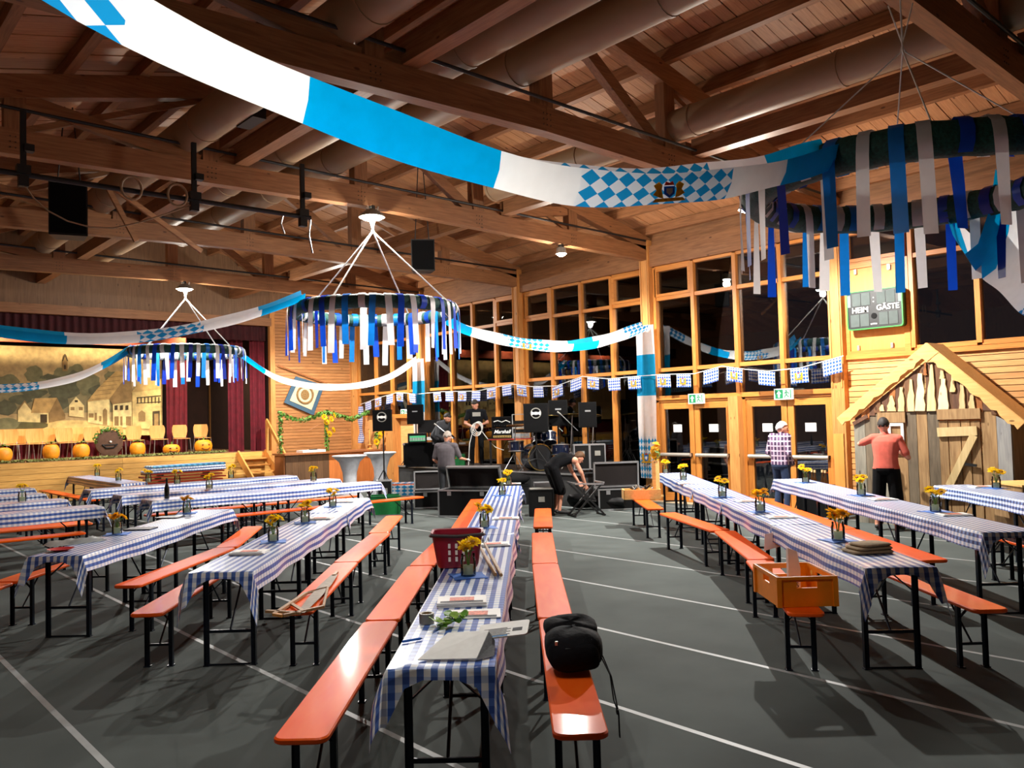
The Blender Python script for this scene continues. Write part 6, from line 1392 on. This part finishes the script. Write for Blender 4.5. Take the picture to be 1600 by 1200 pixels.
# window in the hut
w0 = hz(470, 700); w1 = hz(612, 950)
wn = bpy.data.objects.new('hut_window', None); COL.objects.link(wn); wn.parent = hut
fr = MB(); y0, y1, z0, z1 = w1[0], w0[0], w1[1], w0[1]; fw_ = .045
fr.b2((XH-.035, y0, z0), (XH+.02, y0+fw_, z1)).b2((XH-.035, y1-fw_, z0), (XH+.02, y1, z1)).b2((XH-.035, y0+fw_, z1-fw_), (XH+.02, y1-fw_, z1)).b2((XH-.035, y0+fw_, z0), (XH+.02, y1-fw_, z0+fw_)); fr.build('window_frame', 'paper', wn)
MB().b2((XH-.01, y0, z0), (XH-.005, y1, z1)).build('window_board', 'ow_brown', wn); MB().b2((XH-.03, y0+fw_, (z0+z1)/2-.015), (XH, y1-fw_, (z0+z1)/2+.015)).build('glazing_bar', 'paper', wn)
# plank door with Z brace
for a, b_, m in ((885, 965, 'ow_brown'), (965, 1070, 'ow_brown'), (1070, 1150, 'ow_brown'), (1150, 1235, 'ow_brown')): plank(a+2, b_-2, 680, 676, m, .03, .005, 'door_plank')
bar(886, 775, 1215, 762, .14, 'ow_pale', .03, 'door_batten'); bar(1190, 800, 985, 1220, .11, 'ow_pale', .035, 'door_brace'); bar(1120, 1040, 1215, 1052, .04, 'black', .045, 'door_handle'); bar(886, 1300, 1235, 1300, .12, 'ow_brown', .03, 'door_batten')
# gable slabs with wavy bark edges
rnd = random.Random(21)
apx = (805, 130)
def roofz(zx): return 170+ (805-zx)*.80 if zx < 805 else 165+(zx-805)*.66
def wavy(pts, m, dx):
    mb = MB(); mb.prism([hz(*p) for p in pts], XH-dx-.012, XH-dx+.01, 'yz'); mb.build('gable_slab', m, hut)
x = 195; k = 0
while x < 1370:
    x1 = min(1375, x+rnd.uniform(46, 74)); base = 604 if x > 380 else 604+(380-x)*.5
    if x > 1235: base = 585+(x-1235)*.45
    zt0, zt1 = roofz(x), roofz(x1)
    if abs(base-zt0) > 12: wavy([(x+rnd.uniform(-5, 5), base), (x+rnd.uniform(-8, 8), (base+zt0)/2), (x, zt0), (x1, zt1), (x1+rnd.uniform(-8, 8), (base+zt1)/2), (x1+rnd.uniform(-5, 5), base)], ['ow_bark', 'ow_orange', 'ow_bark', 'ow_dark2'][k % 4] if x < 620 or x > 1180 else ['ow_bark', 'ow_dark2'][k % 2], .0)
    x = x1; k += 1
for xa, xb, zt, zb_, m in ((400, 445, 545, 600, 'ow_pale'), (468, 535, 470, 600, 'ow_pale'), (555, 612, 400, 602, 'ow_pale'), (635, 695, 335, 600, 'ow_pale'), (700, 782, 285, 598, 'ow_white'), (800, 870, 210, 598, 'ow_pale'), (888, 975, 330, 590, 'ow_white'), (990, 1032, 290, 440, 'ow_pale'), (905, 940, 225, 330, 'ow_pale'), (1062, 1112, 345, 588, 'ow_pale'), (1140, 1200, 460, 585, 'ow_pale'), (770, 795, 200, 300, 'ow_orange')):
    L = []; Rr = []
    for q in range(7):
        f = q/6; zz = zb_+(zt-zb_)*f; sh_ = (xb-xa)*.36*f**1.6; L.append((xa+sh_+rnd.uniform(-5, 5)+2*math.sin(q*1.9), zz)); Rr.append((xb-sh_+rnd.uniform(-5, 5)+2*math.sin(q*2.3), zz))
    wavy(L+Rr[::-1], m, .022)
# barge boards with a scalloped lower edge
def barge(a, b_, wd):
    (ya, za), (yb, zb_) = hz(*a), hz(*b_); A, B_ = Vector((ya, za)), Vector((yb, zb_)); d = (B_-A); L = d.length; d.normalize(); nn = Vector((-d.y, d.x)); nn = nn if nn.y < 0 else -nn
    top = [A+d*L*i/24 for i in range(25)]; low = [A+d*L*i/24+nn*(wd+.018*math.sin(i*1.55)+.012*math.sin(i*2.9)) for i in range(25)]
    mb = MB(); mb.prism([(p.x, p.y) for p in top]+[(p.x, p.y) for p in low[::-1]], XH-.07, XH-.035, 'yz'); mb.build('barge_board', 'barge', hut)
barge((800, 35), (58, 660), .15); barge((800, 35), (1620, 690), .15)
ap = hz(800, 30); MB().prism([(ap[0]-.17, ap[1]-.17), (ap[0], ap[1]-.01), (ap[0]+.17, ap[1]-.17), (ap[0], ap[1]-.30)], XH-.075, XH-.03, 'yz').build('apex_piece', 'barge', hut)
(ya, za), (yl, zl), (yr, zr_) = hz(800, 35), hz(58, 660), hz(1620, 690)
for (y1_, z1_) in ((yl, zl), (yr, zr_)):
    for q in range(1): MB().beam((XH+.25, ya, za+.0), (XH+.25, y1_, z1_+.0), .62, .025, up=(0, (z1_-za), -(y1_-ya))).build('roof_board', 'barge', hut)
for a in (190, 1480):
    y, _ = hz(a, 700); MB().b2((XH+.02, y-.03, 0), (XH+.85, y+.03, 1.6)).build('side_plank', 'ow_dark', hut)
bar(183, 705, 300, 640, .06, 'ow_bark', .02, 'edge_slab'); 
o = MB().b2((13.75, 7.02, 0), (13.79, 7.2, 1.48)).build('yellow_panel', 'panel'); tag(o, 'upright yellow board leaning between the doors and the hut', 'board')
# bread baskets with loaves behind the row before the hut
p = onz(1290, 752, .8)
t = thing('bottle_crate', 'dark crate of bottles standing by the right hand glass door', 'crate', (14.05, 7.72, 0), 0)
for s in (-1, 1): MB().b2((-.2, s*.28-.012, .0), (.2, s*.28+.012, .55)).build('side_wall', 'caseblack', t); MB().b2((s*.2-.012, -.28, 0), (s*.2+.012, .28, .55)).build('side_wall', 'caseblack', t)
MB().b2((-.2, -.28, .0), (.2, .28, .02)).build('base', 'caseblack', t)
for i in range(5):
    tb = thing('bottle', 'pale necked bottle in the dark crate by the glass door, %s from the hut' % ORD[i], 'bottle', (14.05+.08*(i % 2)-.04, 7.52+.1*i, .42), 0, 'bottles in the dark crate')
    MB().lathe([(.035, 0), (.036, .2), (.016, .28), (.015, .36), (.018, .37)], 12).build('bottle_body', 'bottleglass', tb, 40); MB().lathe([(.019, .355), (.019, .40)], 12).build('cap', 'ow_pale', tb, 40)
for tb in [o_ for o_ in COL.objects if o_.name.startswith('bottle_body')]: pass
# boxes behind the right edge table
for i, (x, y, z, w, d, h, m, lab) in enumerate(((12.0, 2.75, 0, .5, 1.0, .86, 'ow_orange', 'reddish wooden crate under the right edge table'), (12.6, 3.35, 0, .5, .9, 1.02, 'barge', 'pale wooden box behind the right edge table'))):
    pass
p = RC(11.6, 6.95); t = thing('wooden_box', 'pale wooden box standing behind the right edge table', 'box', (p.x, p.y, 0), -ROW)
MB().b2((-.3, -.35, 0), (.3, .35, .80)).build('box_body', 'ow_brown', t); MB().b2((-.32, -.37, .80), (.32, .37, .83)).build('box_lid', 'barge', t)
# ================================================================ things lying on tables and benches
# maroon basket
p = onz(716, 886, TH); t = thing('plastic_basket', 'maroon plastic basket with dark handle on the central table', 'basket', (p.x, p.y, TH+.012), -ROW+.05); t.scale = (1.32, 1.2, 1.2)
M['maroonp'] = mat('maroon plastic', (150, 24, 50), .35, 0, .06, 10); M['handle'] = mat('dark handle', (48, 36, 36), .5)
def ring(w, d, z, r=.04): return [(x, y, z) for x, y in frect(w, d, r, 3)]
rings = [ring(.225, .17, 0), ring(.24, .185, .02), ring(.29, .23, .20), ring(.305, .245, .205), ring(.305, .245, .225), ring(.28, .22, .22), ring(.225, .17, .02)]
mb = MB(); n = len(rings[0]); mb._add([v for r_ in rings for v in r_], [(i*n+j, i*n+(j+1) % n, (i+1)*n+(j+1) % n, (i+1)*n+j) for i in range(len(rings)-1) for j in range(n)]+[tuple(range(n-1, -1, -1)), tuple((len(rings)-1)*n+j for j in range(n))]); mb.build('basket_body', 'maroonp', t, 40)
for i in range(3):
    for j in range(3): MB().box((-.045+i*.04, -.098-.016*(1-j*.0)-.004*j, .06+j*.042), (.014, .01, .028)).build('slot', 'paper', t)
MB().tube([(-.155, -.06, .205), (-.15, -.125, .212), (0, -.135, .205), (.15, -.125, .212), (.155, -.06, .205)], .011, 8).build('handle', 'handle', t, 50)
# two hand cultivators
M['toolwood'] = wood('tool handle wood', (150, 112, 74), (176, 136, 92), axis=2, scale=4, knots=False)
for i, (a, b_, c_) in enumerate((((774, 897), (748, 852), (741, 822)), ((783, 898), (757, 850), (765, 818)))):
    A, B_ = onz(*a, TH+.03), onz(*b_, TH+.04); t = thing('hand_cultivator', 'garden hand fork with wooden handle on the central table, %s one' % ('left', 'right')[i], 'garden tool', (A.x, A.y, TH+.028)); d = B_-A; d.z = .02; nn = Vector((d.y, -d.x, 0)).normalized()
    mb = MB(); mb.tube([(0, 0, 0), d*.3, d*.8, d], [.013, .015, .012, .009], 8); mb.build('handle', 'toolwood', t, 50); f = d.normalized()
    for s in (-1, 0, 1): MB().tube([d, d+f*.06+nn*s*.025, d+f*.13+nn*s*.045+Vector((0, 0, .03)), d+f*.15+nn*s*.05+Vector((0, 0, -.01))], .004, 6).build('prong', 'black', t)
# tape roll, salad plant, newspaper, pen
p = onz(667, 976, TH); t = thing('tape_roll', 'grey roll of tape on the near end of the central table', 'tape roll', (p.x, p.y, TH+.01)); mb = MB(); mb.lathe([(.042, 0), (.042, .055), (.03, .055), (.03, 0), (.042, 0)], 24, cap=False); mb.build('tape_body', 'grey', t, 40); mb = MB(); mb.lathe([(.03, .004), (.03, .052), (.027, .052), (.027, .004)], 20, cap=False); mb.build('core', 'ow_brown', t, 40)
p = onz(702, 980, TH); t = thing('ivy_sprig', 'fresh green ivy sprig lying on the central table', 'plant', (p.x, p.y, TH+.012)); rnd = random.Random(8); MB().tube([(-.08, 0, .01), (0, .02, .03), (.08, 0, .02)], .004, 5).build('stalk', 'stem', t); M['salad'] = mat('bright leaf', (150, 190, 70), .5, 0, .3, 30, trans=.2); M['salad2'] = mat('dark bright leaf', (96, 150, 50), .5, 0, .3, 30, trans=.2)
for k in range(26):
    c = Vector((rnd.uniform(-.09, .09), rnd.uniform(-.05, .05), rnd.uniform(.012, .06))); a = rnd.uniform(0, 6.28); q = Matrix.Rotation(a, 3, 'Z')@Matrix.Rotation(rnd.uniform(-.7, .7), 3, 'X'); mb = MB(); mb._add([c+q@Vector(v)*.9 for v in ((0, -.03, 0), (.022, -.02, .004), (.03, .004, 0), (.016, .024, .004), (0, .034, 0), (-.016, .024, .004), (-.03, .004, 0), (-.022, -.02, .004))], [tuple(range(8))]); mb.build('leaf', 'salad' if k % 2 else 'salad2', t)
p = onz(722, 1022, TH); t = thing('newspaper', 'folded newspaper standing open like a tent at the near table end', 'newspaper', (p.x, p.y, TH+.012), -ROW); M['news'] = mat('newsprint', (232, 232, 228), .8, 0, .05, 20); M['newsdark'] = mat('dark print and fold shade', (60, 62, 66), .8, 0, .4, 60); M['newsblue'] = mat('blue print', (70, 130, 180), .8)
mb = MB(); mb._add([(-.20, -.13, .004), (.08, -.16, .012), (.13, .10, .075), (-.08, .13, .06), (-.20, -.13, 0), (.08, -.16, .006), (.13, .10, .068), (-.08, .13, .052)], [(0, 1, 2, 3), (7, 6, 5, 4), (0, 4, 5, 1), (1, 5, 6, 2), (2, 6, 7, 3), (3, 7, 4, 0)]); mb.build('front_sheet', 'news', t)
mb = MB(); mb._add([(.08, -.16, .004), (.16, -.10, .004), (.16, .07, .03), (.13, .10, .068)], [(0, 1, 2, 3)]); mb.build('shaded_fold', 'newsdark', t)  # shade inside the fold, painted as a dark sheet
mb = MB(); mb.prism(frect(.26, .20, .02), 0, .006, 'xy'); o = mb.build('back_sheet', 'news', t, None, (.2, .17, .055), -.1); o.rotation_euler = (.12, -.12, -.1)
for k in range(6): q = MB().b2((-.10, -.075+k*.017, .0065), (.04-.02*(k % 2), -.068+k*.017, .0072)).build('print_line', 'newsdark', o)
MB().b2((-.11, -.095, .0065), (.03, -.08, .0075)).build('print_bar', 'newsblue', o); MB().b2((.05, -.04, .0065), (.10, .0, .0075)).build('print_picture', 'newsdark', o)
p = onz(643, 1005, TH); t = thing('blue_pen', 'blue pen lying on the near end of the central table', 'pen', (p.x, p.y, TH+.016)); MB().tube([(-.05, .01, 0), (.05, -.01, 0)], .006, 8).build('barrel', 'crestblue', t); MB().tube([(.05, -.01, 0), (.062, -.0125, 0)], [.005, .001], 8).build('tip', 'black', t)
# red plate, plastic bag on the second left row; brown cloth bundle on the right row
p = onz(95, 862, TH); t = thing('red_plate', 'red plate on the second table row to the left', 'plate', (p.x, p.y, TH+.01)); M['redplate'] = mat('red plastic', (190, 24, 30), .35); MB().lathe([(.06, 0), (.11, .018), (.115, .02), (.06, .006)], 24).build('plate_body', 'redplate', t, 50)
M['plasticbag'] = mat('clear plastic bag', (196, 200, 196), .25, 0, .1, 20, trans=.5); p = onz(118, 850, TH); mb = MB(); rnd = random.Random(2)
nn = 9; mb.v = [((i/(nn-1)-.5)*.55, (j/(nn-1)-.5)*.24, .006+.04*rnd.random()*(1 if 0 < i < nn-1 and 0 < j < nn-1 else .1)) for i in range(nn) for j in range(nn)]; mb.f = [[i*nn+j, (i+1)*nn+j, (i+1)*nn+j+1, i*nn+j+1] for i in range(nn-1) for j in range(nn-1)]; mb.m = [0]*len(mb.f); mb.uv = [None]*len(mb.f)
o = mb.build('plastic_bag', 'plasticbag', None, 60, (p.x, p.y, TH+.006), -ROW+.9); tag(o, 'crumpled clear plastic bag beside the red plate', 'bag')
M['sack'] = mat('brown sackcloth', (150, 128, 98), .95, 0, .2, 40, bump=.4); p = onz(1355, 864, TH); t = thing('cloth_bundle', 'folded brown cloth bundle on the near end of the right table row', 'cloth', (p.x, p.y, TH+.008), -ROW+.15)
for k in range(3):
    mb = MB(); slab(mb, frect(.34-.03*k, .26-.02*k, .05), .0, .022, .01); o = mb.build('cloth_fold', 'sack', t, 50, (.02*k, .01*k, .001+.023*k), .1*k)
# dark bottle on a stage-side table
p = onz(250, 778, TH); t = thing('dark_bottle', 'dark beer bottle on the first stage-side row', 'bottle', (p.x, 13.55, TH+.01)); MB().lathe([(.036, 0), (.038, .01), (.038, .16), (.017, .23), (.015, .30)], 16).build('bottle_body', 'bottledark', t, 40); MB().lathe([(.017, .295), (.017, .32), (.002, .322)], 12).build('cap', 'black', t, 40)
# orange crate on the bench
p = onz(1228, 948, BH); c = RC(6.42, 2.03); t = crate((c.x, c.y, BH+.003), -ROW+.02, .42, .56, .22, 'cratorange', 'orange plastic crate standing on the nearest bench of the right row')
t2 = thing('white_canister', 'white paper sleeve standing up in the orange crate', 'paper sleeve', (c.x+.05, c.y+.03, BH+.02), -ROW+.3); mb = MB(); mb.prism([(-.05, 0), (.05, 0), (.055, .2), (.03, .33), (-.05, .36)], -.012, .012, 'xz'); mb.build('sleeve', 'paper', t2); lettering('0.5', .06, 'newsdark', t2, (0, -.014, .07), (R(90), 0, 0))
# bow saws on the bench
M['oldiron'] = mat('old iron blade', (120, 104, 86), .6, .4, .2, 20)
for i, (q, lab) in enumerate(((((428, 960), (478, 927), (512, 918), (505, 948), (442, 962)), 'old bow saw with wooden frame at the end of the left bench'), (((416, 955), (470, 958), (500, 925), (523, 898)), 'old hand saw blade with wooden grip lying across the left bench'))):
    pts = [onz(*v, BH+.02) for v in q]; t = thing('bow_saw', lab, 'saw', (pts[0].x, pts[0].y, BH+.006))
    L = [v-Vector((pts[0].x, pts[0].y, BH+.006)) for v in pts]
    if i == 0:
        for a, b_ in ((0, 1), (4, 3)): MB().beam(L[a], L[b_], .03, .02).build('wooden_arm', 'toolwood', t)
        MB().tube([L[1], L[2], L[3]], .012, 8).build('curved_end', 'toolwood', t); MB().beam(L[0].lerp(L[1], .5), L[4].lerp(L[3], .5), .03, .012).build('stretcher', 'toolwood', t); MB().beam(L[0], L[4], .03, .02).build('grip', 'stair', t)
    else:
        MB().beam(L[0], L[1], .03, .02).build('grip', 'toolwood', t); d = (L[3]-L[1]); nn = Vector((-d.y, d.x, 0)).normalized(); mb = MB(); w = [.028, .05, .05, .03]
        P_ = [L[1]+d*s for s in (0, .35, .7, 1)]; vs = [p_+nn*w_+Vector((0, 0, .003)) for p_, w_ in zip(P_, w)]+[p_-nn*w_+Vector((0, 0, .003)) for p_, w_ in zip(P_, w)][::-1]; mb._add(vs+[v-Vector((0, 0, .003)) for v in vs], [tuple(range(8)), tuple(range(15, 7, -1))]+[(k, (k+1) % 8, 8+(k+1) % 8, 8+k) for k in range(8)]); mb.build('blade', 'oldiron', t); MB().beam(L[3]-d*.03, L[3]+d*.08, .03, .022).build('end_grip', 'toolwood', t)
# backpack
c = RC(4.78, .25); bp_ = thing('backpack', 'black backpack lying on the nearest bench of the central row', 'backpack', (c.x, c.y, BH+.004), -ROW); M['nylon'] = mat('black nylon', (10, 11, 15), .85, 0, .3, 30, bump=.5, spec=.2)
def blobmesh(rx, ry, rz_, e=.6, n=24, seed=0, lump=.03):
    mb = MB(); k = 14; vs = []; sg = lambda v, e: math.copysign(abs(v)**e, v)
    for i in range(k+1):
        a = -math.pi/2+math.pi*i/k
        for j in range(n):
            q = 2*math.pi*j/n; l = 1+lump*math.sin(3*q+seed)*math.cos(a*2+seed); vs.append((rx*sg(math.cos(a), e)*sg(math.cos(q), e)*l, ry*sg(math.cos(a), e)*sg(math.sin(q), e)*l, rz_*sg(math.sin(a), e)*l))
    mb._add(vs, [(i*n+j, i*n+(j+1) % n, (i+1)*n+(j+1) % n, (i+1)*n+j) for i in range(k) for j in range(n)]+[tuple(range(n-1, -1, -1)), tuple(k*n+j for j in range(n))]); return mb
b_ = blobmesh(.165, .20, .115, .7, lump=.06, seed=1).build('main_bag', 'nylon', bp_, 60, (0, .02, .12)); blobmesh(.145, .10, .085, .62, seed=2, lump=.07).build('front_pocket', 'nylon', bp_, 60, (0, -.08, .11)); o = blobmesh(.155, .10, .055, .6, seed=4, lump=.08).build('top_flap', 'nylon', bp_, 60, (-.01, .10, .20)); o.rotation_euler = (.35, 0, .1)
MB().tube([(-.14, -.11, .15), (-.05, -.17, .16), (.05, -.17, .165), (.14, -.11, .16)], .005, 6).build('zip', 'black', bp_)
for x, y, z in ((-.08, -.165, .12), (.09, -.135, .19), (-.1, -.15, .185)): MB().box((x, y, z), (.014, .006, .022)).build('zip_tag', 'steel', bp_)
for k, pts in enumerate(([(.13, -.05, .12), (.19, -.12, .0), (.20, -.18, -.12), (.215, -.22, -.16)], [(.15, .02, .1), (.2, -.08, -.02), (.215, -.2, -.14), (.22, -.22, -.17), (.222, -.22, -.3)])):
    mb = MB(); vs = []
    for p_ in pts: vs += [(p_[0], p_[1]-.016, p_[2]), (p_[0], p_[1]+.016, p_[2])]
    mb._add(vs, [(2*i, 2*i+1, 2*i+3, 2*i+2) for i in range(len(pts)-1)]); o = mb.build('shoulder_strap', 'nylon', bp_); sm_ = o.modifiers.new('t', 'SOLIDIFY'); sm_.thickness = .006
MB().box((.217, -.215, -.165), (.012, .04, .025)).build('buckle', 'black', bp_)
# planter box with tools and wooden post on the far bench
c = onz(1002, 779, BH); t = thing('wooden_tray', 'open orange wooden tray of tools on the far bench by the draped column', 'tray', (c.x, c.y, BH+.003), VIEW)
for s in (-1, 1): MB().b2((-.3, s*.16-.012, 0), (.3, s*.16+.012, .16)).build('side_board', 'barge', t); MB().b2((s*.3-.012, -.15, 0), (s*.3+.012, .15, .16)).build('end_board', 'barge', t)
MB().b2((-.3, -.16, 0), (.3, .16, .015)).build('base', 'barge', t); mb = MB(); rnd = random.Random(6)
for k in range(10): q = Vector((rnd.uniform(-.22, .22), rnd.uniform(-.1, .1), .12+.05*rnd.random())); MB().tube([q, q+Vector((rnd.uniform(-.12, .12), rnd.uniform(-.05, .05), rnd.uniform(.0, .08)))], .018, 6).build('tool_piece', ['black', 'steel', 'grey'][k % 3], t)
c2 = atd(1018, 770, 15.9); t = thing('wooden_post', 'upright pale wooden post with straw top beside the tool tray', 'post', (c.x+.26*RT.x, c.y+.26*RT.y, BH+.02)); MB().b2((-.05, -.04, .0), (.05, .04, .62)).build('post_beam', 'barge', t); mb = MB(); rnd = random.Random(12); leaves(mb, (0, 0, .78), (.09, .08, .18), 70, rnd, .06); mb.build('straw_bunch', 'crestgold', t); mb = MB(); leaves(mb, (0, -.02, .72), (.08, .08, .12), 25, rnd, .05); mb.build('green_bits', 'leafg', t); MB().b2((-.09, -.08, -.0), (.09, .08, .03)).build('foot', 'barge', t)
# white folded sheet hanging under the right row
c = onz(1218, 850, .60); mb = MB(); mb._add([(-.1, 0, .1), (.14, 0, .06), (.16, .02, -.1), (-.02, .01, -.06)], [(0, 1, 2, 3)]); o = mb.build('hanging_sheet', 'paper', None, None, (c.x, c.y, .64), VIEW); sm_ = o.modifiers.new('t', 'SOLIDIFY'); sm_.thickness = .004; tag(o, 'white sheet of paper hanging under the right row table edge', 'paper')
